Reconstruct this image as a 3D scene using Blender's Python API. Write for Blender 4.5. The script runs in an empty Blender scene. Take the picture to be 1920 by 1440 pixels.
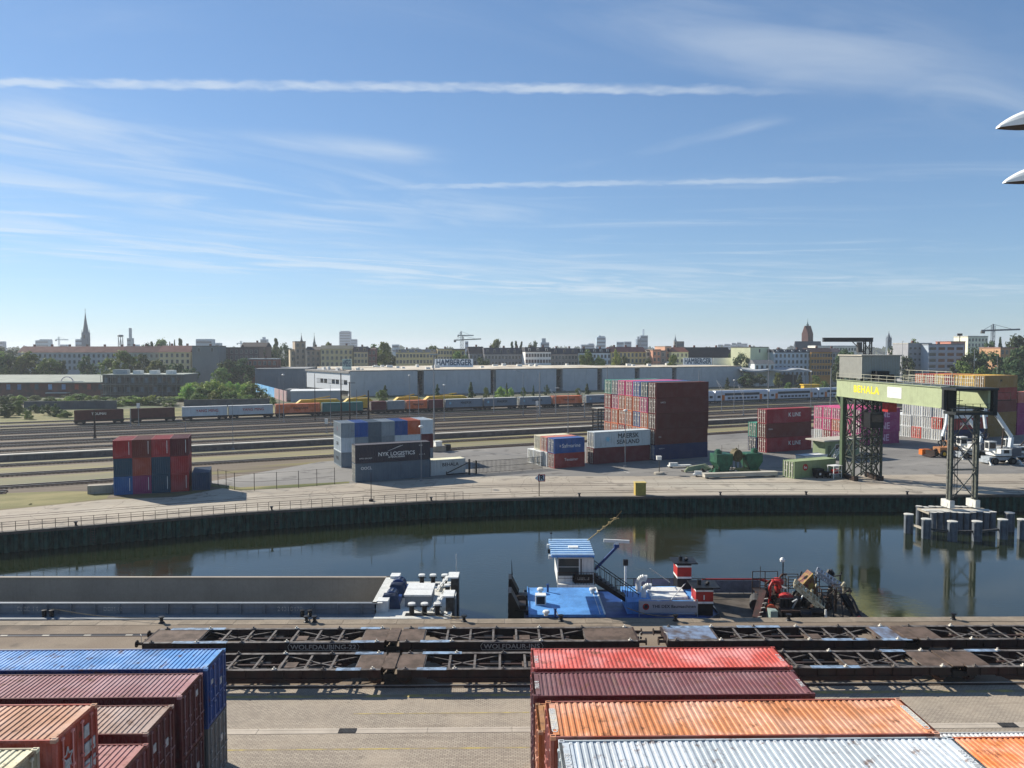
import bpy, math, random
from mathutils import Vector, Matrix
random.seed(7)
SC = bpy.context.scene
COL = SC.collection
R = math.radians
# ------------------------------------------------------------------ camera, sky, sun, exposure
CAMZ = 20.7
FPX = 1430.0                     # focal length in pixels of a 1920 wide frame
PITCH = math.atan(65 / FPX)
cam_d = bpy.data.cameras.new('camera'); cam = bpy.data.objects.new('camera', cam_d); COL.objects.link(cam)
cam.location = (0, 0, CAMZ); cam.rotation_euler = (math.pi / 2 - PITCH, 0, 0)
cam_d.sensor_width = 36; cam_d.lens = 36 * FPX / 1920; cam_d.clip_end = 60000; cam_d.clip_start = .3
SC.camera = cam
SUN_DIR = Vector((-1.39, 0.9, 1.0)).normalized()      # towards the sun
SUN_EL = math.asin(SUN_DIR.z); SUN_AZ = math.atan2(SUN_DIR.x, SUN_DIR.y)   # clockwise from +Y
sun_d = bpy.data.lights.new('sun', 'SUN'); sun = bpy.data.objects.new('sun', sun_d); COL.objects.link(sun)
sun.location = (-300, 200, 200); sun.rotation_euler = (-SUN_DIR).to_track_quat('-Z', 'Y').to_euler()
sun_d.energy = 4.8; sun_d.angle = R(.53); sun_d.color = (1, .93, .82)
SC.view_settings.view_transform = 'Standard'; SC.view_settings.look = 'None'
SC.view_settings.exposure = 0.75; SC.view_settings.gamma = 1
SC.view_settings.use_curve_mapping = False
SC.cycles.max_bounces = 6; SC.cycles.transparent_max_bounces = 8; SC.cycles.volume_bounces = 0

def ray(px, py):
    a = (px - 960) / FPX; b = -(py - 720) / FPX
    c, s = math.cos(PITCH), math.sin(PITCH)
    return (a, c + b * s, -s + b * c)
def G(px, py, z=0.0):                     # the place on the level z that the photo shows at px, py
    r = ray(px, py); t = (z - CAMZ) / r[2]
    return (r[0] * t, r[1] * t)
def AT(px, py, Y):                        # the place at depth Y
    r = ray(px, py); t = Y / r[1]
    return (r[0] * t, Y, CAMZ + r[2] * t)

def lin(h):
    h = h.lstrip('#'); o = []
    for i in (0, 2, 4):
        c = int(h[i:i + 2], 16) / 255
        o.append(c / 12.92 if c <= .04045 else ((c + .055) / 1.055) ** 2.4)
    return (o[0], o[1], o[2], 1)

class NT:
    def __init__(s, tree): s.t = tree
    def n(s, typ, **kw):
        x = s.t.nodes.new(typ)
        for k, v in kw.items():
            if k.startswith('i_'):
                key = k[2:]; key = int(key) if key.isdigit() else key.replace('_', ' ')
                x.inputs[key].default_value = v
            else: setattr(x, k, v)
        return x
    def l(s, a, b): s.t.links.new(a, b)
    def math(s, op, a, b=None, c=None, clamp=False):
        x = s.t.nodes.new('ShaderNodeMath'); x.operation = op; x.use_clamp = clamp
        for i, v in enumerate((a, b, c)):
            if v is None: continue
            if isinstance(v, (int, float)): x.inputs[i].default_value = v
            else: s.l(v, x.inputs[i])
        return x.outputs[0]
    def ss(s, v, lo, hi):                 # smooth step
        x = s.t.nodes.new('ShaderNodeMapRange'); x.interpolation_type = 'SMOOTHSTEP'
        s.l(v, x.inputs[0]); x.inputs[1].default_value = lo; x.inputs[2].default_value = hi
        return x.outputs[0]
    def mix(s, f, a, b, typ='MIX'):
        x = s.t.nodes.new('ShaderNodeMix'); x.data_type = 'RGBA'; x.blend_type = typ
        for i, v in ((0, f), (6, a), (7, b)):
            if isinstance(v, (int, float, tuple)): x.inputs[i].default_value = v
            else: s.l(v, x.inputs[i])
        return x.outputs[2]

W = bpy.data.worlds.new('World'); SC.world = W; W.use_nodes = True
W.cycles.sampling_method = 'MANUAL'; W.cycles.sample_map_resolution = 256
wt = NT(W.node_tree); W.node_tree.nodes.clear()
sky = wt.n('ShaderNodeTexSky', sky_type='NISHITA', sun_disc=False, sun_elevation=SUN_EL, sun_rotation=SUN_AZ,
           altitude=50, air_density=.95, dust_density=.1, ozone_density=4.0)
bg = wt.n('ShaderNodeBackground'); bg.inputs[1].default_value = 0.096
geo = wt.n('ShaderNodeTexCoord')
sep = wt.n('ShaderNodeSeparateXYZ'); wt.l(geo.outputs['Generated'], sep.inputs[0])
zc = wt.math('MAXIMUM', sep.outputs[2], .015)
qx = wt.math('DIVIDE', sep.outputs[0], zc); qy = wt.math('DIVIDE', sep.outputs[1], zc)
pl = wt.n('ShaderNodeCombineXYZ'); wt.l(qx, pl.inputs[0]); wt.l(qy, pl.inputs[1])
def noise(sx, sy, rot, sc, det=6, rough=.55, dist=0, off=(0, 0, 0)):
    mp = wt.n('ShaderNodeMapping'); mp.inputs['Rotation'].default_value = (0, 0, rot)
    mp.inputs['Scale'].default_value = (sx, sy, 1); mp.inputs['Location'].default_value = off
    wt.l(pl.outputs[0], mp.inputs[0])
    nz = wt.n('ShaderNodeTexNoise'); nz.inputs['Scale'].default_value = sc; nz.inputs['Detail'].default_value = det
    nz.inputs['Roughness'].default_value = rough; nz.inputs['Distortion'].default_value = dist
    wt.l(mp.outputs[0], nz.inputs['Vector']); return nz.outputs[0]
# wispy cirrus: long fibres, gathered in loose fields
fib = noise(.32, 1.5, R(-18), 1.25, 9, .62, .7)
fld = noise(1, 1, 0, .30, 4, .5, .3, (3.1, 1.7, 0))
cir = wt.math('MULTIPLY', wt.ss(fib, .47, .78), wt.ss(fld, .40, .62))
cir = wt.math('MULTIPLY', cir, .35)
# condensation trails: straight lines on the cloud level, with frayed edges
def plane_pt(px, py):
    r = ray(px, py); return (r[0] / r[2], r[1] / r[2])
fray = noise(1, 1, 0, 9, 4, .6)
puff = noise(1, 1, 0, 3.0, 4, .6, 0, (5, 2, 0))
def trail(p, q, w, dens):
    a = plane_pt(*p); b = plane_pt(*q); dx, dy = b[0] - a[0], b[1] - a[1]; L = math.hypot(dx, dy); dx /= L; dy /= L
    u = wt.math('ADD', wt.math('MULTIPLY', wt.math('SUBTRACT', qx, a[0]), dx), wt.math('MULTIPLY', wt.math('SUBTRACT', qy, a[1]), dy))
    v = wt.math('ADD', wt.math('MULTIPLY', wt.math('SUBTRACT', qx, a[0]), -dy), wt.math('MULTIPLY', wt.math('SUBTRACT', qy, a[1]), dx))
    v = wt.math('ADD', v, wt.math('MULTIPLY', wt.math('SUBTRACT', fray, .5), w * 1.6))
    m = wt.math('SUBTRACT', 1, wt.ss(wt.math('ABSOLUTE', v), w * .15, w))
    m = wt.math('MULTIPLY', m, wt.math('MULTIPLY', wt.ss(u, -.5, .2), wt.math('SUBTRACT', 1, wt.ss(u, L * .72, L))))
    return wt.math('MULTIPLY', wt.math('MULTIPLY', m, wt.ss(puff, .18, .62)), dens)
tr = [trail((-300, 152), (1640, 172), .075, .55), trail((190, 462), (980, 503), .085, .45), trail((780, 350), (1720, 334), .11, .36),
      trail((-300, 385), (260, 410), .16, .4)]
def band(p, q, w, dens, L0=0):
    a = plane_pt(*p); b = plane_pt(*q); dx, dy = b[0] - a[0], b[1] - a[1]; L = math.hypot(dx, dy); dx /= L; dy /= L
    u = wt.math('ADD', wt.math('MULTIPLY', wt.math('SUBTRACT', qx, a[0]), dx), wt.math('MULTIPLY', wt.math('SUBTRACT', qy, a[1]), dy))
    v = wt.math('ADD', wt.math('MULTIPLY', wt.math('SUBTRACT', qx, a[0]), -dy), wt.math('MULTIPLY', wt.math('SUBTRACT', qy, a[1]), dx))
    v = wt.math('ADD', v, wt.math('MULTIPLY', wt.math('SUBTRACT', puff2, .5), w * 1.2))
    m = wt.math('SUBTRACT', 1, wt.ss(wt.math('ABSOLUTE', v), 0, w))
    m = wt.math('MULTIPLY', m, wt.math('MULTIPLY', wt.ss(u, -1.2, .5), wt.math('SUBTRACT', 1, wt.ss(u, L * .55, L))))
    mp = wt.n('ShaderNodeMapping'); mp.inputs['Rotation'].default_value = (0, 0, -math.atan2(dy, dx)); mp.inputs['Scale'].default_value = (1, 1, 1); wt.l(pl.outputs[0], mp.inputs[0])
    m3 = wt.n('ShaderNodeMapping'); m3.inputs['Scale'].default_value = (.55, 1.35, 1); wt.l(mp.outputs[0], m3.inputs[0])
    nz = wt.n('ShaderNodeTexNoise', i_Scale=1.15, i_Detail=8.0, i_Roughness=.56, i_Distortion=.9); wt.l(m3.outputs[0], nz.inputs['Vector'])
    return wt.math('MULTIPLY', wt.math('MULTIPLY', m, wt.ss(nz.outputs[0], .36, .74)), dens)
puff2 = noise(1, 1, 0, .9, 3, .5, 0, (2, 7, 0))
tr += [band((-300, 190), (1080, 440), 1.0, .55), band((-250, 300), (900, 450), 1.1, .5), band((520, 262), (880, 305), .34, .45), band((860, -50), (1980, 180), .55, .35), band((1640, 60), (1960, 260), .4, .3), band((-500, 400), (1500, 575), 3.0, .6), band((700, 480), (2300, 560), 2.2, .35), band((1300, 262), (1500, 215), .13, .4)]
cl = cir
for t in tr: cl = wt.math('MAXIMUM', cl, t)
cl = wt.math('MULTIPLY', cl, wt.ss(sep.outputs[2], .012, .07), clamp=True)
hsv = wt.n('ShaderNodeGamma', i_Gamma=.71); wt.l(sky.outputs[0], hsv.inputs['Color'])
tint = wt.mix(1.0, hsv.outputs[0], (.84, 1.05, 1.27, 1), 'MULTIPLY')
mixc = wt.mix(cl, tint, (5.0, 5.4, 5.7, 1))
wt.l(mixc, bg.inputs[0])
wo = wt.n('ShaderNodeOutputWorld'); wt.l(bg.outputs[0], wo.inputs[0])

# ------------------------------------------------------------------ materials
MATS = {}
def base(name):
    m = bpy.data.materials.new(name); m.use_nodes = True; t = NT(m.node_tree)
    return m, t, m.node_tree.nodes['Principled BSDF']
def mat(name, col=None, rough=.7, metal=0., var=.25, sc=1.5, bump=0., bsc=None, col2=None, spec=.35, fine=.12, streak=0.):
    """one surface colour with blotches, fine grain and (optionally) weather streaks"""
    if name in MATS: return MATS[name]
    m, t, b = base(name)
    tc = t.n('ShaderNodeTexCoord'); oi = t.n('ShaderNodeObjectInfo')
    vec = t.n('ShaderNodeVectorMath', operation='ADD'); t.l(tc.outputs['Object'], vec.inputs[0])
    sh = t.n('ShaderNodeVectorMath', operation='SCALE'); sh.inputs[0].default_value = (37, 19, 53); t.l(oi.outputs['Random'], sh.inputs['Scale']); t.l(sh.outputs[0], vec.inputs[1])
    n1 = t.n('ShaderNodeTexNoise', i_Scale=sc, i_Detail=6.0, i_Roughness=.6); t.l(vec.outputs[0], n1.inputs['Vector'])
    n2 = t.n('ShaderNodeTexNoise', i_Scale=sc * 14, i_Detail=3.0); t.l(vec.outputs[0], n2.inputs['Vector'])
    c0 = col if isinstance(col, tuple) else lin(col)
    cc = (lin(col2) if isinstance(col2, str) else col2) if col2 else tuple(x * (1 - var) for x in c0[:3]) + (1,)
    c = t.mix(t.ss(n1.outputs[0], .35, .68), c0, cc)
    g = t.math('MULTIPLY_ADD', n2.outputs[0], 2 * fine, 1 - fine)
    cg = t.n('ShaderNodeCombineColor'); [t.l(g, cg.inputs[i]) for i in range(3)]
    c = t.mix(1.0, c, cg.outputs[0], 'MULTIPLY')
    if streak:
        mp = t.n('ShaderNodeMapping'); mp.inputs['Scale'].default_value = (3, 3, .18); t.l(vec.outputs[0], mp.inputs[0])
        n3 = t.n('ShaderNodeTexNoise', i_Scale=2.0, i_Detail=5.0); t.l(mp.outputs[0], n3.inputs['Vector'])
        c = t.mix(t.math('MULTIPLY', t.ss(n3.outputs[0], .5, .75), streak), c, (.05, .04, .03, 1))
    t.l(c, b.inputs['Base Color'])
    b.inputs['Metallic'].default_value = metal; b.inputs['Specular IOR Level'].default_value = spec
    r_ = t.math('MULTIPLY_ADD', n1.outputs[0], .3, rough - .15, clamp=True); t.l(r_, b.inputs['Roughness'])
    if bump:
        bn = t.n('ShaderNodeTexNoise', i_Scale=bsc or sc * 6, i_Detail=5.0); t.l(vec.outputs[0], bn.inputs['Vector'])
        bp = t.n('ShaderNodeBump', i_Strength=1.0, i_Distance=bump); t.l(bn.outputs[0], bp.inputs['Height']); t.l(bp.outputs[0], b.inputs['Normal'])
    MATS[name] = m; return m

def paint(name, rust=.5, rough=.5, fade=.25):
    """sheet-metal paint in the colour the object carries, with fading, streaks and rust"""
    m, t, b = base(name)
    tc = t.n('ShaderNodeTexCoord'); oi = t.n('ShaderNodeObjectInfo')
    vec = t.n('ShaderNodeVectorMath', operation='ADD'); t.l(tc.outputs['Object'], vec.inputs[0])
    sh = t.n('ShaderNodeVectorMath', operation='SCALE'); sh.inputs[0].default_value = (91, 47, 73); t.l(oi.outputs['Random'], sh.inputs['Scale']); t.l(sh.outputs[0], vec.inputs[1])
    n1 = t.n('ShaderNodeTexNoise', i_Scale=.55, i_Detail=7.0, i_Roughness=.62); t.l(vec.outputs[0], n1.inputs['Vector'])
    n2 = t.n('ShaderNodeTexNoise', i_Scale=1.7, i_Detail=9.0, i_Roughness=.7); t.l(vec.outputs[0], n2.inputs['Vector'])
    mp = t.n('ShaderNodeMapping'); mp.inputs['Scale'].default_value = (2.6, 2.6, .22); t.l(vec.outputs[0], mp.inputs[0])
    n3 = t.n('ShaderNodeTexNoise', i_Scale=1.6, i_Detail=6.0); t.l(mp.outputs[0], n3.inputs['Vector'])
    n4 = t.n('ShaderNodeTexNoise', i_Scale=22.0, i_Detail=4.0, i_Roughness=.7); t.l(vec.outputs[0], n4.inputs['Vector'])
    hs = t.n('ShaderNodeHueSaturation', i_Saturation=.72, i_Value=1.25); t.l(oi.outputs['Color'], hs.inputs['Color'])
    c = t.mix(t.math('MULTIPLY', t.ss(n1.outputs[0], .38, .68), fade * 2, clamp=True), oi.outputs['Color'], hs.outputs[0])
    c = t.mix(t.math('MULTIPLY', t.ss(n3.outputs[0], .5, .8), .35), c, (.06, .045, .035, 1))
    g = t.math('MULTIPLY_ADD', n4.outputs[0], .5, .75); cg = t.n('ShaderNodeCombineColor'); [t.l(g, cg.inputs[i]) for i in range(3)]
    c = t.mix(1.0, c, cg.outputs[0], 'MULTIPLY')
    lo_, hi_ = (.60, .69) if rust < .7 else (.555, .66)
    c = t.mix(t.math('MULTIPLY', t.ss(n2.outputs[0], lo_, hi_), rust, clamp=True), c, (.13, .055, .025, 1))
    if rust > .7:
        sx_ = t.n('ShaderNodeSeparateXYZ'); t.l(vec.outputs[0], sx_.inputs[0]); wn = t.n('ShaderNodeTexWhiteNoise', noise_dimensions='1D'); t.l(t.math('FLOOR', t.math('DIVIDE', sx_.outputs[0], 1.05)), wn.inputs['W'])
        tv_ = t.math('MULTIPLY_ADD', wn.outputs['Value'], .26, .86); ct_ = t.n('ShaderNodeCombineColor'); [t.l(tv_, ct_.inputs[i]) for i in range(3)]
        c = t.mix(1.0, c, ct_.outputs[0], 'MULTIPLY')
    if rust > .7:                                   # dirt blown over the roofs and dark specks
        mq = t.n('ShaderNodeMapping'); mq.inputs['Scale'].default_value = (.9, .18, .5); t.l(vec.outputs[0], mq.inputs[0])
        n5 = t.n('ShaderNodeTexNoise', i_Scale=1.1, i_Detail=5.0); t.l(mq.outputs[0], n5.inputs['Vector'])
        c = t.mix(t.math('MULTIPLY', t.ss(n5.outputs[0], .6, .75), .4), c, (.2, .15, .1, 1))
        n6 = t.n('ShaderNodeTexNoise', i_Scale=7.0, i_Detail=3.0); t.l(vec.outputs[0], n6.inputs['Vector'])
        c = t.mix(t.math('MULTIPLY', t.ss(n6.outputs[0], .70, .76), .7), c, (.03, .022, .018, 1))
    t.l(c, b.inputs['Base Color']); b.inputs['Specular IOR Level'].default_value = .3
    t.l(t.math('MULTIPLY_ADD', n2.outputs[0], .4, rough - .15, clamp=True), b.inputs['Roughness'])
    MATS[name] = m; return m
PAINT = paint('sheet_paint', .35, .55)
PAINT_OLD = paint('weathered_paint', .75, .65, .45)
PAINT_NEW = paint('clean_paint', .04, .45, .12)

def glass(name, col=(.02, .025, .03, 1), rough=.08):
    m, t, b = base(name); b.inputs['Base Color'].default_value = col; b.inputs['Roughness'].default_value = rough
    b.inputs['Specular IOR Level'].default_value = .6; MATS[name] = m; return m
GLASS = glass('window_glass'); 
STEEL_D = mat('dark_steel', '#2a2624', .6, .2, .4, 3, col2='#3c2a20')
STEEL_B = mat('black_steel', '#16171a', .5, .1, .3, 3)
STEEL_L = mat('galvanised_steel', '#a9adad', .45, .5, .2, 4)
STEEL_LAT = mat('lattice_steel', '#4a4a48', .6, .1, .4, 3, col2='#35302a')
WHITE = mat('white_paint', '#dcdcd6', .5, 0, .12, 2, streak=.25)
WHITE2 = mat('white_deck_paint', '#d2d1c8', .6, 0, .2, 1.2, streak=.2)
RUST = mat('rusty_steel', '#4f392d', .85, .1, .35, 1.2, col2='#2e221d')
RAILM = mat('rail_steel', '#6c5b50', .5, .5, .3, 2)
RAILTOP = mat('rail_head', '#c4c0b8', .4, .4, .2, 2)
CONC = mat('concrete', '#a39b8c', .85, 0, .25, .6, bump=.01, streak=.25)
CONC_L = mat('pale_concrete', '#b8b2a4', .85, 0, .2, .5)
RED = mat('red_paint', '#a92722', .5, 0, .3, 2)
BLUE_DECK = mat('blue_deck_paint', '#5c97d4', .55, 0, .14, .8, col2='#4a7db4', streak=.25, spec=.35, fine=.2)
BLUE_DK = mat('dark_blue_paint', '#1d3f78', .45, 0, .25, 1.5)
RUBBER = mat('rubber', '#141414', .9, 0, .2, 4)
YELLOW = mat('yellow_paint', '#c9a227', .6, 0, .25, 2)
ORANGE = mat('orange_paint', '#c66a1f', .6, 0, .25, 2)
LETTER_W = mat('white_lettering', '#d8d8d4', .6, 0, .1, 4)
LETTER_B = mat('dark_lettering', '#20262d', .6, 0, .1, 4)
LETTER_Y = mat('yellow_lettering', '#e6cf30', .6, 0, .1, 4)
CRANE_G = mat('crane_green', '#a0a984', .5, 0, .12, 1.2, streak=.2)
CRANE_GD = mat('dark_green_paint', '#4f5f45', .55, 0, .25, 1.5)

# ------------------------------------------------------------------ mesh helpers
class MB:
    def __init__(s): s.v = []; s.f = []; s.m = []
    def quad(s, a, b, c, d, m=0):
        i = len(s.v); s.v += [tuple(a), tuple(b), tuple(c), tuple(d)]; s.f.append((i, i + 1, i + 2, i + 3)); s.m.append(m); return s
    def poly(s, pts, m=0):
        i = len(s.v); s.v += [tuple(p) for p in pts]; s.f.append(tuple(range(i, i + len(pts)))); s.m.append(m); return s
    def hexa(s, p, m=0):
        i = len(s.v); s.v += [tuple(q) for q in p]
        for a in ((0, 3, 2, 1), (4, 5, 6, 7), (0, 1, 5, 4), (1, 2, 6, 5), (2, 3, 7, 6), (3, 0, 4, 7)):
            s.f.append(tuple(i + k for k in a)); s.m.append(m)
        return s
    def box(s, x0, y0, z0, x1, y1, z1, m=0):
        return s.hexa([(x0, y0, z0), (x1, y0, z0), (x1, y1, z0), (x0, y1, z0), (x0, y0, z1), (x1, y0, z1), (x1, y1, z1), (x0, y1, z1)], m)
    def bar(s, p, q, w, h=None, m=0):
        p, q = Vector(p), Vector(q); h = h or w; d = (q - p).normalized()
        up = Vector((0, 0, 1)) if abs(d.z) < .95 else Vector((0, 1, 0))
        a = d.cross(up).normalized() * (w / 2); b = a.cross(d).normalized() * (h / 2)
        return s.hexa([p - a - b, p + a - b, q + a - b, q - a - b, p - a + b, p + a + b, q + a + b, q - a + b], m)
    def cyl(s, p, q, r, n=10, r2=None, m=0, caps=True):
        p, q = Vector(p), Vector(q); r2 = r if r2 is None else r2; d = (q - p).normalized()
        up = Vector((0, 0, 1)) if abs(d.z) < .95 else Vector((1, 0, 0))
        a = d.cross(up).normalized(); b = d.cross(a).normalized(); i = len(s.v)
        for k in range(n):
            c, sn = math.cos(2 * math.pi * k / n), math.sin(2 * math.pi * k / n)
            s.v.append(tuple(p + (a * c + b * sn) * r)); s.v.append(tuple(q + (a * c + b * sn) * r2))
        for k in range(n):
            j = (k + 1) % n; s.f.append((i + 2 * k, i + 2 * j, i + 2 * j + 1, i + 2 * k + 1)); s.m.append(m)
        if caps:
            s.f.append(tuple(i + 2 * k for k in range(n))[::-1]); s.m.append(m); s.f.append(tuple(i + 2 * k + 1 for k in range(n))); s.m.append(m)
        return s
    def lathe(s, prof, c=(0, 0, 0), n=14, m=0):
        i = len(s.v)
        for r, z in prof:
            for k in range(n):
                a = 2 * math.pi * k / n; s.v.append((c[0] + r * math.cos(a), c[1] + r * math.sin(a), c[2] + z))
        for j in range(len(prof) - 1):
            for k in range(n):
                l = (k + 1) % n
                s.f.append((i + j * n + k, i + j * n + l, i + (j + 1) * n + l, i + (j + 1) * n + k)); s.m.append(m)
        return s
    def tube(s, pts, r, n=8, m=0):
        for a, b in zip(pts[:-1], pts[1:]): s.cyl(a, b, r, n, m=m)
        return s
    def prism(s, pts, z0, z1, m=0):                 # outline in x, y
        n = len(pts); i = len(s.v)
        s.v += [(x, y, z0) for x, y in pts] + [(x, y, z1) for x, y in pts]
        s.f.append(tuple(range(i, i + n))[::-1]); s.f.append(tuple(range(i + n, i + 2 * n))); s.m += [m, m]
        for k in range(n):
            j = (k + 1) % n; s.f.append((i + k, i + j, i + n + j, i + n + k)); s.m.append(m)
        return s
    def extr(s, pts, y0, y1, m=0):                  # outline in x, z pushed along y
        n = len(pts); i = len(s.v)
        s.v += [(x, y0, z) for x, z in pts] + [(x, y1, z) for x, z in pts]
        s.f.append(tuple(range(i, i + n))); s.f.append(tuple(range(i + n, i + 2 * n))[::-1]); s.m += [m, m]
        for k in range(n):
            j = (k + 1) % n; s.f.append((i + k, i + n + k, i + n + j, i + j)); s.m.append(m)
        return s
    def corr(s, o, ax, hx, nx, L, Hh, pitch, dep, m=0, flat=.34):   # corrugated sheet; the ribs run along hx
        o, ax, hx, nx = Vector(o), Vector(ax), Vector(hx), Vector(nx)
        n = max(1, round(L / pitch)); p = L / n; xs = []
        for k in range(n):
            xs += [(k * p, 0), (k * p + flat * p, 0), (k * p + .5 * p, -dep), (k * p + (.5 + flat) * p, -dep)]
        xs.append((L, 0)); i = len(s.v)
        for x, d in xs: s.v.append(tuple(o + ax * x + nx * d)); s.v.append(tuple(o + ax * x + nx * d + hx * Hh))
        for k in range(len(xs) - 1):
            s.f.append((i + 2 * k, i + 2 * k + 2, i + 2 * k + 3, i + 2 * k + 1)); s.m.append(m)
        return s
    def mesh(s, name, mats):
        me = bpy.data.meshes.new(name); me.from_pydata(s.v, [], s.f)
        for m in (mats if isinstance(mats, (list, tuple)) else [mats]): me.materials.append(m)
        if any(s.m): me.polygons.foreach_set('material_index', s.m)
        me.update(); return me
    def build(s, name, mats, parent=None, loc=None, rz=0, color=None):
        return put(name, s.mesh(name, mats), parent, loc, rz, color)
def put(name, me, parent=None, loc=None, rz=0, color=None):
    o = bpy.data.objects.new(name, me); COL.objects.link(o)
    if parent: o.parent = parent
    if loc: o.location = loc
    if rz: o.rotation_euler[2] = rz
    if color: o.color = color
    return o
def tag(o, label, cat, group=None):
    o['label'] = label; o['category'] = cat
    if group: o['group'] = group
    return o
def thing(name, label, cat, loc=(0, 0, 0), rz=0, group=None):
    o = bpy.data.objects.new(name, None); COL.objects.link(o); o.location = loc; o.rotation_euler[2] = rz
    o.empty_display_size = .5
    return tag(o, label, cat, group)
def struct(o, kind='structure'): o['kind'] = kind; return o
def copy_tree(o, parent=None):
    c = o.copy(); COL.objects.link(c)
    if parent: c.parent = parent
    for ch in list(o.children): copy_tree(ch, c)
    return c
def smooth(o):
    o.data.polygons.foreach_set('use_smooth', [True] * len(o.data.polygons)); return o
TXT = {}
def text_mesh(s, size, m, bold=0.0, spacing=1.0):
    k = (s, size, m.name, bold, spacing)
    if k not in TXT:
        cu = bpy.data.curves.new('lettering', 'FONT'); cu.body = s; cu.size = size; cu.align_x = 'CENTER'; cu.align_y = 'CENTER'
        cu.space_character = spacing; cu.resolution_u = 3
        o = bpy.data.objects.new('tmp', cu); COL.objects.link(o)
        me = bpy.data.meshes.new_from_object(o.evaluated_get(bpy.context.evaluated_depsgraph_get()))
        bpy.data.objects.remove(o); me.materials.clear()
        if bold:                                  # a heavier stroke: the same outline laid four times, slightly apart
            V = [v.co.copy() for v in me.vertices]; Fc = [tuple(p.vertices) for p in me.polygons]; n = len(V); d = max(bold, size * .012); me = bpy.data.meshes.new('lettering'); vv, ff = [], []
            for i, (dx, dy) in enumerate(((-d, -d), (d, -d), (-d, d), (d, d))):
                vv += [(q.x + dx, q.y + dy, q.z + .0015 * i) for q in V]; ff += [tuple(x + n * i for x in f) for f in Fc]
            me.from_pydata(vv, [], ff)
        me.materials.append(m); TXT[k] = me
    return TXT[k]
def lettering(s, size, m, parent, loc, rz=0, bold=0.0, sx=1.0, spacing=1.0, tilt=math.pi / 2, name='lettering'):   # upright, facing local -y
    o = put(name, text_mesh(s, size, m, bold, spacing), parent, loc)
    o.rotation_euler = (tilt, 0, rz); o.scale = (sx, 1, 1); return o
ORD = ['first', 'second', 'third', 'fourth', 'fifth', 'sixth', 'seventh', 'eighth', 'ninth', 'tenth', 'eleventh', 'twelfth', 'thirteenth',
       'fourteenth', 'fifteenth', 'sixteenth', 'seventeenth', 'eighteenth', 'nineteenth', 'twentieth']
ORD += ['twenty-' + w for w in ORD[:9]] + ['thirtieth'] + ['thirty-' + w for w in ORD[:9]] + ['fortieth']
A25 = R(25); UX, UY = math.cos(A25), math.sin(A25)
def UV(u, v): return (u * UX - v * UY, u * UY + v * UX)          # the rail yard's own axes
def uv(x, y): return (x * UX + y * UY, -x * UY + y * UX)
NR = R(1.0)                                                        # the near quay's turn
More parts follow.
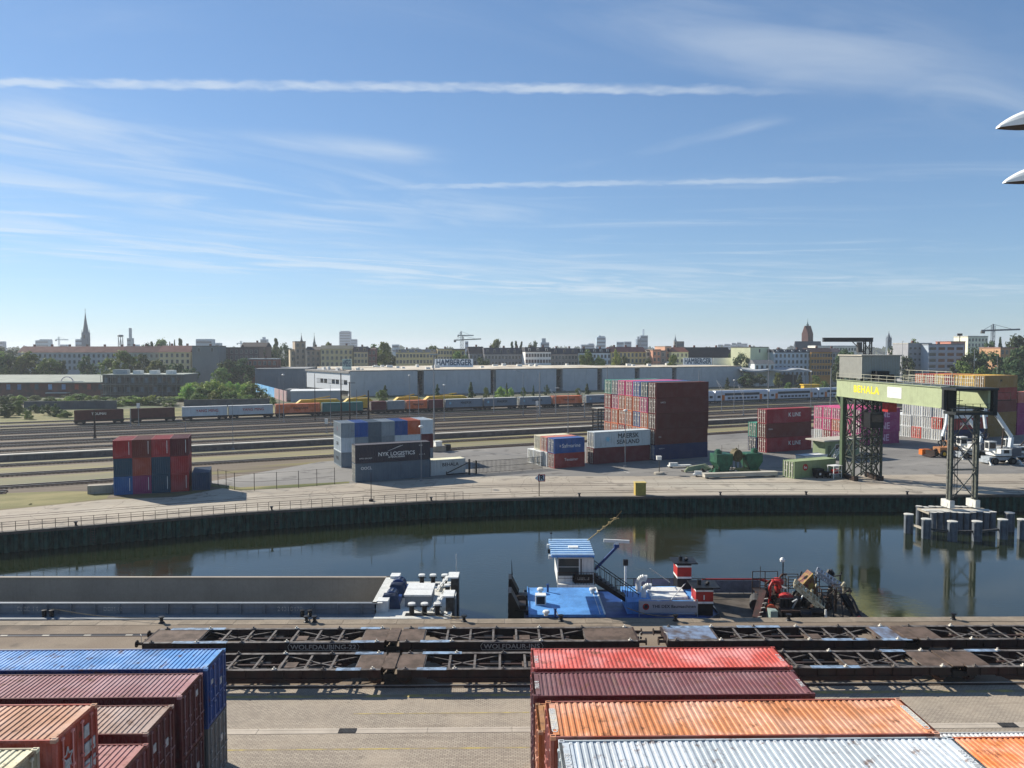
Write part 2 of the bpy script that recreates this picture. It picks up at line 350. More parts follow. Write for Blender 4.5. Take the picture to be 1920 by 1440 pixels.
# ------------------------------------------------------------------ ground, water, quays
def ground_mat(name, c1, c2, sc, c3=None, sc3=.05, lo=.45, hi=.62, stretch=(1, 1), rot=0., rough=.9, bump=.02, fine=.35, cracks=0., stain=.0):
    m, t, b = base(name); g = t.n('ShaderNodeNewGeometry')
    mp = t.n('ShaderNodeMapping'); mp.inputs['Rotation'].default_value = (0, 0, -rot); t.l(g.outputs['Position'], mp.inputs[0])
    m2 = t.n('ShaderNodeMapping'); m2.inputs['Scale'].default_value = (stretch[0], stretch[1], 1); t.l(mp.outputs[0], m2.inputs[0])
    n1 = t.n('ShaderNodeTexNoise', i_Scale=sc, i_Detail=8.0, i_Roughness=.62); t.l(m2.outputs[0], n1.inputs['Vector'])
    n2 = t.n('ShaderNodeTexNoise', i_Scale=9.0, i_Detail=5.0, i_Roughness=.7); t.l(g.outputs['Position'], n2.inputs['Vector'])
    c = t.mix(t.ss(n1.outputs[0], .36, .66), lin(c1), lin(c2))
    if c3:
        n3 = t.n('ShaderNodeTexNoise', i_Scale=sc3, i_Detail=7.0, i_Roughness=.62); t.l(m2.outputs[0], n3.inputs['Vector'])
        c = t.mix(t.ss(n3.outputs[0], lo, hi), c, lin(c3))
    if cracks:
        vo = t.n('ShaderNodeTexVoronoi', feature='DISTANCE_TO_EDGE', i_Scale=cracks)
        dn = t.n('ShaderNodeTexNoise', i_Scale=.8, i_Detail=3.0); t.l(g.outputs['Position'], dn.inputs['Vector'])
        ad = t.n('ShaderNodeMix', data_type='RGBA', blend_type='ADD'); ad.inputs[0].default_value = .9; t.l(mp.outputs[0], ad.inputs[6]); t.l(dn.outputs['Color'], ad.inputs[7])
        t.l(ad.outputs[2], vo.inputs['Vector'])
        c = t.mix(t.math('MULTIPLY', t.math('SUBTRACT', 1, t.ss(vo.outputs['Distance'], .001, .007)), .45), c, (.03, .028, .025, 1))
    if cracks:
        bk = t.n('ShaderNodeTexBrick', i_Scale=1.0, i_Mortar_Size=.03, i_Brick_Width=6.0, i_Row_Height=4.2, i_Mortar_Smooth=.2); t.l(mp.outputs[0], bk.inputs['Vector'])
        bk.inputs['Color1'].default_value = (1.04, 1.03, 1.02, 1); bk.inputs['Color2'].default_value = (.86, .87, .88, 1); bk.inputs['Mortar'].default_value = (.5, .48, .45, 1)
        c = t.mix(.8, c, bk.outputs[0], 'MULTIPLY')
    if stain:
        n4 = t.n('ShaderNodeTexNoise', i_Scale=.35, i_Detail=6.0); t.l(g.outputs['Position'], n4.inputs['Vector'])
        c = t.mix(t.math('MULTIPLY', t.ss(n4.outputs[0], .56, .7), stain), c, (.05, .045, .04, 1))
    gr = t.math('MULTIPLY_ADD', n2.outputs[0], 2 * fine, 1 - fine); cg = t.n('ShaderNodeCombineColor'); [t.l(gr, cg.inputs[i]) for i in range(3)]
    c = t.mix(1.0, c, cg.outputs[0], 'MULTIPLY'); t.l(c, b.inputs['Base Color'])
    b.inputs['Roughness'].default_value = rough; b.inputs['Specular IOR Level'].default_value = .2
    bp = t.n('ShaderNodeBump', i_Strength=.6, i_Distance=bump); t.l(n2.outputs[0], bp.inputs['Height']); t.l(bp.outputs[0], b.inputs['Normal'])
    MATS[name] = m; return m
M_TERR = ground_mat('city_ground', '#5c5a48', '#6a6656', .02, '#4c5636', .03)
M_BALL = ground_mat('yard_gravel', '#736757', '#5a5045', .25, '#756e44', .09, .50, .62, (.12, 1), A25, fine=.45)
M_BED = ground_mat('track_ballast', '#5c5046', '#453b34', .5, '#6a5f4c', .2, .55, .7, (.2, 1), A25, fine=.5)
M_ASPH = ground_mat('asphalt', '#827f79', '#6e6c68', .12, '#96928a', .06, .5, .7, (.5, 1), A25, fine=.18, stain=.5, bump=.008)
M_APRON = ground_mat('apron_concrete', '#a79d8d', '#968c7d', .15, '#b0a898', .05, .45, .65, (.35, 1), 0, fine=.15, cracks=.11, stain=.45, bump=.006)
M_GRASS = ground_mat('dry_grass', '#6f6c42', '#8a8156', .3, '#4d552c', .12, .5, .65, (.3, 1), A25, fine=.5, bump=.08)
M_GRASS2 = ground_mat('sparse_dry_grass', '#8a8258', '#7d7460', .35, '#77745a', .15, .45, .62, (.15, 1), A25, fine=.5, bump=.05)
M_QUAY = ground_mat('quay_setts', '#7e7060', '#6a5d4f', .4, '#8a7d6c', .1, fine=.4, stain=.6)

def paving():
    m, t, b = base('block_paving'); g = t.n('ShaderNodeNewGeometry')
    mp = t.n('ShaderNodeMapping'); mp.inputs['Rotation'].default_value = (0, 0, -NR); t.l(g.outputs['Position'], mp.inputs[0])
    br = t.n('ShaderNodeTexBrick', i_Scale=1.0, i_Mortar_Size=.012, i_Brick_Width=.24, i_Row_Height=.13, i_Mortar_Smooth=.3, i_Bias=-.1)
    br.inputs['Color1'].default_value = lin('#aba08f'); br.inputs['Color2'].default_value = lin('#978c7e'); br.inputs['Mortar'].default_value = lin('#5d5347')
    t.l(mp.outputs[0], br.inputs['Vector'])
    n1 = t.n('ShaderNodeTexNoise', i_Scale=.22, i_Detail=8.0, i_Roughness=.6); t.l(g.outputs['Position'], n1.inputs['Vector'])
    m2 = t.n('ShaderNodeMapping'); m2.inputs['Scale'].default_value = (.15, 1.3, 1); t.l(mp.outputs[0], m2.inputs[0])
    n2 = t.n('ShaderNodeTexNoise', i_Scale=.9, i_Detail=6.0, i_Roughness=.65); t.l(m2.outputs[0], n2.inputs['Vector'])
    n3 = t.n('ShaderNodeTexNoise', i_Scale=1.1, i_Detail=7.0, i_Roughness=.7); t.l(g.outputs['Position'], n3.inputs['Vector'])
    c = t.mix(t.math('MULTIPLY', t.ss(n1.outputs[0], .4, .7), .45), br.outputs[0], lin('#b5a793'))
    c = t.mix(t.math('MULTIPLY', t.ss(n2.outputs[0], .5, .72), .35), c, lin('#6c6155'))
    c = t.mix(t.math('MULTIPLY', t.ss(n3.outputs[0], .58, .72), .4), c, lin('#4d463e'))
    t.l(c, b.inputs['Base Color']); b.inputs['Roughness'].default_value = .85; b.inputs['Specular IOR Level'].default_value = .25
    bp = t.n('ShaderNodeBump', i_Strength=.7, i_Distance=.012); t.l(br.outputs['Fac'], bp.inputs['Height']); bp.invert = True
    t.l(bp.outputs[0], b.inputs['Normal']); return m
M_PAVE = paving()

QP = [(-400, 30), (-140, 62), (-85, 74.5), G(0, 998.7), G(220, 981), G(440, 962.5), G(680, 947.5), G(800, 940.5), G(920, 936), G(1050, 932.8), (16, G(1170, 932)[1]), (34.4, 107.1), (72, 107.6), (110, 108.2), (420, 112)]
def qy_at(x):
    for a, b in zip(QP[:-1], QP[1:]):
        if a[0] <= x <= b[0]: return a[1] + (b[1] - a[1]) * (x - a[0]) / (b[0] - a[0])
    return 112
NE0, NE1 = G(0, 1169), G(1920, 1161)
def ny_at(x): return NE0[1] + (NE1[1] - NE0[1]) * (x - NE0[0]) / (NE1[0] - NE0[0])
ZW = -2.4
mb = MB(); xs = [-6000, -400] + [p[0] for p in QP[1:-1]] + [420, 6000]
def qq(x): return qy_at(max(-400, min(420, x)))
for a, b in zip(xs[:-1], xs[1:]):
    mb.quad((a, qq(a) + .3, 0), (b, qq(b) + .3, 0), (b, 500, 0), (a, 500, 0)); mb.quad((a, 500, 0), (b, 500, 0), (b, 9000, 0), (a, 9000, 0))
struct(mb.build('ground', M_TERR))
mb = MB(); mb.quad((-400, -80, 0), (400, -80, 0), (400, ny_at(400) - .45, 0), (-400, ny_at(-400) - .45, 0))
struct(mb.build('container_yard_paving', M_PAVE))

def water():
    m, t, b = base('canal_water'); g = t.n('ShaderNodeNewGeometry')
    b.inputs['Base Color'].default_value = (.014, .020, .009, 1); b.inputs['Roughness'].default_value = .035; b.inputs['IOR'].default_value = 1.55
    b.inputs['Specular IOR Level'].default_value = .5
    mp = t.n('ShaderNodeMapping'); mp.inputs['Scale'].default_value = (.55, 1.6, 1); t.l(g.outputs['Position'], mp.inputs[0])
    n1 = t.n('ShaderNodeTexNoise', i_Scale=2.2, i_Detail=4.0, i_Roughness=.6); t.l(mp.outputs[0], n1.inputs['Vector'])
    n2 = t.n('ShaderNodeTexNoise', i_Scale=.09, i_Detail=3.0); t.l(g.outputs['Position'], n2.inputs['Vector'])
    st = t.math('MULTIPLY_ADD', t.ss(n2.outputs[0], .40, .64), .9, .1)
    bp = t.n('ShaderNodeBump', i_Distance=.02); t.l(st, bp.inputs['Strength']); t.l(n1.outputs[0], bp.inputs['Height']); t.l(bp.outputs[0], b.inputs['Normal'])
    return m
mb = MB(); mb.quad((-400, 30, ZW), (420, 30, ZW), (420, 116, ZW), (-400, 116, ZW))
struct(mb.build('canal_water', water()))

def sheet(name, pts, m, z):
    mb = MB(); mb.poly([(x, y, z) for x, y in pts], m=0); return struct(mb.build(name, m))
def strip(name, lo, hi, m, z):                      # two matching polylines
    mb = MB()
    for i in range(len(lo) - 1): mb.quad((*lo[i], z), (*lo[i + 1], z), (*hi[i + 1], z), (*hi[i], z))
    return struct(mb.build(name, m))
# rail yard gravel, terminal asphalt, quay apron, grass
gv = [UV(-260, 100), UV(460, 100), UV(460, 262), UV(-260, 262)]
# (the gravel starts behind the quay apron)
lo = [(x, qy_at(x) + 6) for x in (-140, -58, -35, -20, -4, 16, 34, 72, 110, 180)]
up = [UV(uv(*p)[0], 262) for p in lo]
strip('rail_yard_gravel', lo, up, M_BALL, .004)
ap_hi = [G(-250, 972), G(0, 957), G(200, 937), G(330, 932), G(420, 915), G(655, 907), G(900, 893), G(1100, 893), G(1400, 893), G(1920, 888)]
ap_hi = [(-140, 80)] + ap_hi + [(180, 128)]
ap_lo = [(p[0], qy_at(p[0]) + .5) for p in ap_hi]
strip('quay_apron', ap_lo, ap_hi, M_APRON, .012)
as_lo = [G(420, 915), G(655, 907), G(900, 893), G(1100, 893), G(1400, 893), G(1920, 888), (180, 128)]
as_hi = [G(380, 905), G(600, 866), G(850, 845), G(1010, 830), G(1340, 811), G(1920, 778), (270, 275)]
strip('terminal_asphalt', as_lo, as_hi, M_ASPH, .008)
strip('grass_verge', [G(-60, 958), G(0, 954), G(120, 943), G(200, 935)], [G(-60, 915), G(0, 925), G(120, 921), G(208, 922)], M_GRASS, .014)
strip('grass_bank', [UV(-220, 248), UV(-60, 247), UV(40, 250)], [UV(-220, 300), UV(-60, 300), UV(40, 290)], M_GRASS, .012)
strip('grass_strip', [G(390, 912), G(450, 920), G(560, 914), G(655, 906)], [G(386, 905), G(450, 914), G(560, 908), G(655, 903)], M_GRASS, .02)

# far quay wall of sheet piles under a coping beam
wall = thing('quay_wall', 'dark green sheet pile quay wall along the far side of the canal', 'quay wall', (0, 107, ZW))
inv = Vector(wall.location)
M_PILE = mat('pile_steel', '#2c5044', .75, .05, .5, .9, col2='#1d332b', streak=.4, spec=.15)
pile = MB()
pl = [(0, .34), (.18, .34), (.32, 0), (.68, 0), (.82, .34), (1.0, .34)]
for (x0, y0), (x1, y1) in zip(pl[:-1], pl[1:]): pile.quad((x0, y0, -.9), (x1, y1, -.9), (x1, y1, 2.12), (x0, y0, 2.12))
pile.bar((.0, .3, .9), (.0, .3, 2.1), .05)
pme = pile.mesh('sheet_pile', M_PILE)
def along(pts, step):
    out = []
    for a, b in zip(pts[:-1], pts[1:]):
        L = math.hypot(b[0] - a[0], b[1] - a[1]); n = max(1, round(L / step)); an = math.atan2(b[1] - a[1], b[0] - a[0])
        for k in range(n): out.append((a[0] + (b[0] - a[0]) * k / n, a[1] + (b[1] - a[1]) * k / n, an, L / n))
    return out
inner = [p for p in QP if -90 < p[0] < 115]
for x, y, an, L in along(inner, 1.0):
    o = put('sheet_pile', pme, wall, (x, y - 107 + .05, random.uniform(-.03, .02)), an); o.scale = (L, 1, 1)
mb = MB()
for a, b in zip(QP[:-1], QP[1:]):
    d = Vector((b[0] - a[0], b[1] - a[1], 0)).normalized(); n = Vector((-d.y, d.x, 0))
    A, B = Vector((a[0], a[1] - 107, 0)), Vector((b[0], b[1] - 107, 0)); up = Vector((0, 0, 1))
    mb.hexa([A - n * .04 + up * 2.1, B - n * .04 + up * 2.1, B + n * .75 + up * 2.1, A + n * .75 + up * 2.1, A - n * .04 + up * 2.43, B - n * .04 + up * 2.43, B + n * .75 + up * 2.43, A + n * .75 + up * 2.43])
mb.build('coping_beam', mat('coping', '#57524a', .8, 0, .3, 1, streak=.4), wall)
mb = MB()
for a, b in list(zip(QP[:-1], QP[1:])):
    mb.quad((a[0], a[1] - 107 + .6, -1), (b[0], b[1] - 107 + .6, -1), (b[0], b[1] - 107 + .6, 2.2), (a[0], a[1] - 107 + .6, 2.2))
mb.build('back_wall', M_PILE, wall)
for px, py in ((157, 1004), (512, 975), (760, 951), (1080, 944), (1535, 948)):       # ladders let into the wall
    x = G(px, py - 12)[0]; mb = MB()
    for s in (-.22, .22): mb.bar((s, 0, .3), (s, 0, 2.3), .05)
    for k in range(6): mb.bar((-.3, 0, .45 + .3 * k), (.3, 0, .45 + .3 * k), .05)
    mb.build('ladder', STEEL_LAT, wall, (x, qy_at(x) - 107 - .12, 0), 0)
# railing on the far quay edge
railing = thing('quay_railing', 'thin dark steel railing along the curved left part of the far quay', 'railing', (0, 100, 0))
rp = [p for p in QP if -90 < p[0] < -3] + [(G(885, 936)[0], qy_at(G(885, 936)[0]))]
post = MB().bar((0, 0, 0), (0, 0, 1.1), .055).box(-.08, -.08, 0, .08, .08, .03).mesh('post', STEEL_D)
prev = None; mbr = MB()
for x, y, an, L in along(rp, 1.35):
    put('post', post, railing, (x, y + .35 - 100, .02), an)
    if prev:
        for z in (1.1, .58): mbr.bar((*prev, z), (x, y + .35 - 100, z), .04)
    prev = (x, y + .35 - 100)
mbr.build('handrail', STEEL_D, railing)
# rails let into the apron
for nm, lab, offs in (('crane_track', 'pair of flush rails in the apron nearest the canal edge', (3.3, 4.75)), ('crane_track', 'pair of flush rails further in on the far quay apron', (9.2, 10.65))):
    tk = thing(nm, lab, 'railway track', (0, 100, 0), group='tracks of the far quay')
    for off in offs:
        mb = MB(); pts = [(x, qy_at(x) + off - 100) for x in [-140, -85, -58, -46, -35, -27, -20, -12, -4, 6, 16, 34, 72, 110, 170]]
        for a, b in zip(pts[:-1], pts[1:]):
            mb.bar((*a, .018), (*b, .018), .16, .016); mb.bar((*a, .03), (*b, .03), .07, .02)
        mb.build('rail', RAILM, tk)
# near quay: coping, setts, track
M_COPE = mat('near_coping', '#8f8270', .85, 0, .3, .5, bump=.01, streak=.3)
nq = thing('near_quay_wall', 'stone coping and wall along the near edge of the canal', 'quay wall', (0, 57, 0))
L = 2.05
e = Vector((math.cos(math.atan2(NE1[1] - NE0[1], NE1[0] - NE0[0])), math.sin(math.atan2(NE1[1] - NE0[1], NE1[0] - NE0[0])), 0)); nan = math.atan2(e.y, e.x)
cop = MB().box(.01, -.5, -.3, L - .01, .5, .03).mesh('coping_stone', M_COPE)
k = -60
while k < 62:
    put('coping_stone', cop, nq, (k, ny_at(k) - 57, random.uniform(-.01, .01)), nan); k += L
mb = MB().box(-250, -.45, -4, 250, .35, -.302); mb.build('wall_face', M_PILE, nq, (0, ny_at(0) - 57, 0), nan)
sheet('quay_setts', [(-300, ny_at(-300) - .5), (-300, ny_at(-300) - 10.9), (300, ny_at(300) - 10.9), (300, ny_at(300) - .5)], M_QUAY, .006)

# ------------------------------------------------------------------ tracks of the rail yard
def rail_mesh(L):
    mb = MB(); mb.box(0, -.07, 0, L, .07, .03).box(0, -.012, .03, L, .012, .12).box(0, -.036, .12, L, .036, .165, 1); return mb.mesh('rail', [RAILM, RAILTOP])
SLEEP = mat('sleeper', '#4a4038', .9, 0, .35, 2)
def sleepers(L, step=.65):
    mb = MB(); n = int(L / step)
    for k in range(n):
        x = k * step + random.uniform(-.03, .03); mb.box(x, -1.25, 0, x + .24, 1.25, .07)
    return mb
RM, SM = {}, {}
def track(label, loc, rz, L, bed=1.4, group='tracks of the rail yard', flush=False):
    t = thing('railway_track', label, 'railway track', loc, rz, group)
    if L not in RM: RM[L] = rail_mesh(L); SM[L] = sleepers(L).mesh('sleepers', SLEEP)
    z = .02
    if bed:
        mb = MB().hexa([(0, -bed, 0), (L, -bed, 0), (L, bed, 0), (0, bed, 0), (0, -bed + .25, .1), (L, -bed + .25, .1), (L, bed - .25, .1), (0, bed - .25, .1)])
        mb.build('ballast', M_BED, t); z = .09
        struct(put('sleepers', SM[L], t, (0, 0, z)), 'stuff'); z += .06
    for s in (-.7525, .7525): put('rail', RM[L], t, (0, s, z - (.1 if flush else 0)))
    return t
specs = [(121.5, -150, 104), (126, -150, 118), (130.2, -150, 130), (134.7, -150, 150), (147.5, -170, 480), (160, -170, 480)] + [(v, -200, 560) for v in (177, 183, 192, 197.5, 206.5, 212, 220, 225.5, 231.5, 240, 252)]
for i, (v, u0, L) in enumerate(specs):
    track(f'{ORD[i]} long track of the rail yard counted from the canal', (*UV(u0, v), .0), A25, L)
for v0, v1, u1 in ((137, 145, 5), (150.3, 157.5, 300), (112, 119.3, -25), (162.3, 165.5, 300), (127.8, 128.3, -20)):
    strip('grass_strip', [UV(-200, v0), UV(-60, v0 + .6), UV(u1, v0)], [UV(-200, v1), UV(-60, v1 - .5), UV(u1, v1)], M_GRASS2, .006)
# long low platform wall in the yard
pw = thing('platform_wall', 'long low grey concrete platform wall running through the rail yard', 'wall', (*UV(-170, 167), 0), A25)
M_PW = mat('platform_concrete', '#77706a', .9, 0, .35, .7, bump=.02, streak=.5)
seg = MB().box(.02, 0, 0, 4.98, 1.6, 1.0).box(0, -.08, 1.0, 5, 1.68, 1.18, 1).box(.3, -.04, 0, .6, 0, 1.0).box(2.6, -.04, 0, 2.9, 0, 1.0).mesh('wall_segment', [M_PW, CONC_L])
for k in range(96): put('wall_segment', seg, pw, (k * 5, 0, 0))
# signs of the near yard: drainage channel and faint yellow lines
def near_line(name, label, py, w, m, x0, x1, z, dashes=None):
    o = thing(name, label, 'road marking', (0, G(960, py)[1], 0), NR)
    MB().quad((x0, -w / 2, z), (x1, -w / 2, z), (x1, w / 2, z), (x0, w / 2, z)).build('painted_line', m, o)
M_YL = ground_mat('worn_yellow_line', '#b8a560', '#a2946a', 1.2, '#93866f', .8, .42, .6, fine=.3)
near_line('yellow_line', 'worn yellow line on the paving along the wagons', 1303, .34, M_YL, -60, 60, .006)
near_line('yellow_line', 'faint second yellow line further from the wagons', 1402, .12, M_YL, -60, 60, .006)
near_line('yellow_line', 'faded yellow dash by the foot of the right container block', 1336, .1, M_YL, -9, 1, .006)
ch = thing('drainage_channel', 'pale concrete drainage channel with dark grates across the yard paving', 'drain', (0, G(960, 1368)[1], 0), NR)
M_CH = mat('channel_concrete', '#b5aa9a', .85, 0, .15, 1)
sl = MB().box(.015, -.28, 0, 4.585, -.1, .012).box(.015, .1, 0, 4.585, .28, .012).box(.015, -.1, 0, 4.585, .1, .005).mesh('channel_slab', M_CH)
grt = MB().box(0, -.26, .002, .95, .26, .01)
for k in range(12): grt.box(.05 + k * .075, -.2, .01, .085 + k * .075, .2, .02, 1)
grt = grt.mesh('grate', [STEEL_B, STEEL_LAT])
for k in range(-12, 12):
    put('channel_slab', sl, ch, (k * 4.6, 0, .004))
for px in (650, 1898): put('grate', grt, ch, (G(px, 1368)[0] - .4, 0, .016))
def far_line(label, p, q, w, m=None):
    a, b = Vector((*G(*p), .016)), Vector((*G(*q), .016)); n = Vector((-(b - a).y, (b - a).x, 0)).normalized() * w / 2
    o = thing('white_line', label, 'road marking', tuple(a)); MB().quad((0, 0, 0) - n if False else tuple(-n), tuple(b - a - n), tuple(b - a + n), tuple(n)).build('painted_line', m or M_WL, o)
M_WL = ground_mat('worn_white_line', '#a9a7a0', '#8f8d88', .8, '#77756f', .5, .45, .62, fine=.25)
far_line('white line on the asphalt before the small stack', (895, 855), (1000, 850), .25); far_line('white line on the asphalt right of the tall stack', (1332, 834), (1416, 827), .25)
far_line('white line on the asphalt behind the left stack', (395, 893), (520, 886), .2); far_line('diagonal white line on the shaded ground before the tall stack', (1160, 880), (1180, 887), .35)
far_line('long white line across the right asphalt by the crane', (1640, 845), (1760, 838), .2)
# two tracks with the empty wagons
Y1, Y2 = G(960, 1189, 1.28)[1], G(960, 1238, 1.28)[1]
NT1 = track('near track beside the canal under the far row of flat wagons', (-80, Y1 - 80 * math.tan(nan) , 0), nan, 160, 0, 'tracks of the near quay', True)
NT2 = track('near track under the front row of flat wagons', (-80, Y2 - 80 * math.tan(nan), 0), nan, 160, 0, 'tracks of the near quay', True)
for t in (NT1, NT2):
    
    for s_ in (-.7525, .7525): MB().quad((0, s_ - .28, .012), (160, s_ - .28, .012), (160, s_ + .22, .012), (0, s_ + .22, .012)).build('groove', M_BED, t)
tr_ = thing('cable_trench', 'dark cable trench with pale cover joints along the near quay edge', 'trench', (0, G(960, 1188)[1], 0), nan)
MB().box(-60, -.16, .0, 60, .16, .02).build('slot', STEEL_B, tr_)
for s_ in (-.24, .2): MB().box(-60, s_, .0, 60, s_ + .07, .035).build('edge_rail', RAILM, tr_)
cvj = MB().box(0, -.1, .02, .5, .1, .028).mesh('cover', CONC_L)
for k in range(40): put('cover', cvj, tr_, (-58 + k * 3.0, 0, 0))
# bollards on both quays
bol = MB().lathe([(.001, .0), (.24, 0), (.2, .06), (.13, .12), (.12, .34), (.22, .42), (.22, .48), (.001, .5)], n=10).mesh('bollard', STEEL_B)
for i, px in enumerate((145, 508, 808, 1090, 1366, 1535, 1734)):
    x = G(px, 940)[0]
    if px == 145: x = G(145, 985)[0]
    if px == 508: x = G(508, 958)[0]
    o = tag(put('mooring_bollard', bol, None, (x, qy_at(x) + .38, .02)), f'black mooring bollard on the far quay edge, {ORD[i]} from the left', 'bollard', 'bollards of the far quay')
for i, px in enumerate((305, 575, 590, 870, 1052, 1268, 1482, 1795)):
    x = G(px, 1167)[0]
    o = tag(put('mooring_bollard', bol, None, (x, ny_at(x) - .1, .03)), f'black mooring bollard on the near quay edge, {ORD[i]} from the left', 'bollard', 'bollards of the near quay')
# ------------------------------------------------------------------ containers
CW = 2.438
CM = {}
M_PLAC = mat('placard', '#b9bcb8', .6, 0, .3, 6)
DIRTW = mat('bar_steel', '#d6d2c6', .5, .2, .3, 6)
def cmeshes(L, H, old, hi):
    k = (L, H, old, hi)
    if k in CM: return CM[k]
    P = PAINT_OLD if old else PAINT
    d = {}
    sp = .278
    mb = MB().corr((.13, .03, .16), (1, 0, 0), (0, 0, 1), (0, -1, 0), L - .26, H - .27, sp, .036); d['side'] = mb.mesh('side_panel', P)
    mb = MB().corr((.12, .02, H - .03), (1, 0, 0), (0, 1, 0), (0, 0, 1), L - .24, CW - .04, .21 if old else .3, .03 if old else .02, flat=.40)
    if hi:                                       # end plates and edge rails of the roof, seen from above
        mb.box(.0, .16, H - .028, .30, CW - .16, H - .014).box(L - .30, .16, H - .028, L, CW - .16, H - .014)
    d['roof'] = mb.mesh('roof_panel', P)
    mb = MB().corr((.05, CW - .12, .2), (0, -1, 0), (0, 0, 1), (-1, 0, 0), CW - .24, H - .3, .278, .04); d['end'] = mb.mesh('end_panel', P)
    mb = MB(); c = .12
    for x in (0, L - c):
        for y in (0, CW - c): mb.box(x, y, .1, x + c, y + c, H - .1)
    for y in (0, CW - .1): mb.box(c, y, 0.02, L - c, y + .1, .165).box(c, y + (0 if y == 0 else .03), H - .1, L - c, y + (.07 if y == 0 else .1), H - .012)
    for x in (0, L - .1): mb.box(x, c, 0.02, x + .1, CW - c, .2).box(x, c, H - .12, x + .1, CW - c, H - .014)
    mb.box(.1, .1, .08, L - .1, CW - .1, .14)
    if not hi:
        for x in (-.004, L - .174):
            for y in (-.004, CW - .158):
                for z in (0, H - .118): mb.box(x, y, z, x + .178, y + .162, z + .118)
    d['frame'] = mb.mesh('frame', P)
    cc = MB()
    a, b_, h = .178, .162, .118
    cc.box(-a / 2, -b_ / 2, 0, a / 2, b_ / 2, h).box(-.06, -.03, h, .06, .03, h + .004, 1)
    d['cast'] = cc.mesh('corner_casting', [P, STEEL_B])
    mb = MB()
    mb.corr((.03, 0, .22), (0, -1, 0), (0, 0, 1), (-1, 0, 0), CW / 2 - .13, H - .36, .27, .03)
    mb.box(.032, -(CW / 2 - .13), .19, .06, 0, .24).box(.032, -(CW / 2 - .13), H - .16, .06, 0, H - .13)
    d['door'] = mb.mesh('door', P)
    w = .022 if hi else .045
    mb = MB()
    if hi:
        mb.cyl((-.02, 0, .1), (-.02, 0, H - .1), w, 6)
        for z in (.18, .9, 1.6, H - .2): mb.box(-.05, -.06, z, .02, .06, z + .08)
        mb.box(-.05, -.35, 1.15, -.03, .02, 1.2)
        d['bar'] = mb.mesh('locking_bar', P)
    else:
        for y in (-.25, -.78):
            mb.bar((-.02, y, .12), (-.02, y, H - .12), w * 2)
            for z in (.2, .85, 1.5, 2.1, H - .25): mb.box(-.05, y - .1, z, .02, y + .1, z + .1)
        mb.box(-.05, -.75, 1.1, -.03, -.3, 1.19).box(-.045, -.95, H - .75, -.0, -.6, H - .5)
        d['bar'] = mb.mesh('locking_bars', DIRTW)
    CM[k] = d; return d
def vary(c, a=.12):
    f = 1 + random.uniform(-a, a); return tuple(min(1, x * f) for x in c[:3]) + (1,)
def container(label, col, loc, rz, L=12.192, H=2.896, doors='left', old=False, hi=False, roof=None, group=None, bars=True, name='shipping_container', sides='both', doorcol=None):
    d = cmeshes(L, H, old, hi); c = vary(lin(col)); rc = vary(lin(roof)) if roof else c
    t = thing(name, label, 'container', loc, rz, group)
    put('side_panel', d['side'], t, None, 0, c)
    o = put('side_panel', d['side'], t, (L, CW, 0), math.pi, c)
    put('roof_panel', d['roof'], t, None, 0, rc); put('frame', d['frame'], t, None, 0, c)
    dl, dr = (0, 0, 0, 0), (L, CW, 0, math.pi)
    de, ee = (dl, dr) if doors == 'left' else (dr, dl)
    put('end_panel', d['end'], t, ee[:3], ee[3], c)
    dc = lin(doorcol) if doorcol else c
    for s in (0, 1):
        y = CW - .12 if s else CW / 2 - .01
        a = de[3]; x0, y0 = de[0], de[1]
        loc2 = (x0 + (-1 if a else 1) * 0, y0 + (-y if a else y), 0)
        dr_ = put('door', d['door'], t, loc2, a, dc)
        if hi:
            bc = tuple(min(1, x * 1.3 + .10) for x in dc[:3]) + (1,)
            for yy in (-.25, -.8): put('locking_bar', d['bar'], dr_, (0, yy, 0), 0, bc)
            if s == 0 or random.random() < .6:
                zq = random.uniform(1.4, 2.2); put('door_placard', MB().box(-.004, -.62, zq, .026, -.36, zq + random.uniform(.15, .5)).mesh('door_placard', M_PLAC), dr_)
        elif bars: put('locking_bars', d['bar'], dr_)
    if hi:
        for x in (.085, L - .085):
            for y in (.077, CW - .077):
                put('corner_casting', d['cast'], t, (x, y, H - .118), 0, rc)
                put('corner_casting', d['cast'], t, (x, y, 0.0), 0, c)
    return t
CN = {'red': '#8e2f2b', 'brown': '#6a3029', 'maroon': '#5c2328', 'orange': '#b4552b', 'blue': '#1f4a86', 'navy': '#1c2c50', 'grey': '#7b858a', 'pale grey': '#b3bbbd',
      'white': '#c9ccca', 'pink': '#b8406f', 'green': '#2f7d6a', 'teal': '#1d4550', 'yellow': '#c9a13a', 'charcoal': '#2e2d36', 'slate': '#55646d', 'cream': '#cfc7a8', 'salmon': '#b96a58', 'mustard': '#8a6b34', 'tan': '#8f5a45', 'magenta': '#8f2a62'}
def stack(o, rz, cols, L, H, place, grp, doors="left", step=2.56, extra=None, bars=True):
    """cols: for each column the colours from the ground up; columns run along the local y axis of the containers"""
    for ci, tiers in enumerate(cols):
        for ti, cn in enumerate(tiers):
            off = Vector((random.uniform(-.13, .13), ci * step + random.uniform(-.03, .03), 0)); off.rotate(Matrix.Rotation(rz, 3, 'Z'))
            side = f', {ORD[ci]} column from near corner' if len(cols) > 1 else ''
            t = container(f'{cn} container, tier {["one", "two", "three", "four", "five"][ti]}{side} {place}', CN[cn], (o[0] + off.x, o[1] + off.y, .02 + ti * (H + .005)), rz, L, H, doors, group=grp, bars=bars)
            if extra and (ci, ti) in extra: extra[(ci, ti)](t, L, H)
F20, F40, HS, HC = 6.058, 12.192, 2.591, 2.896
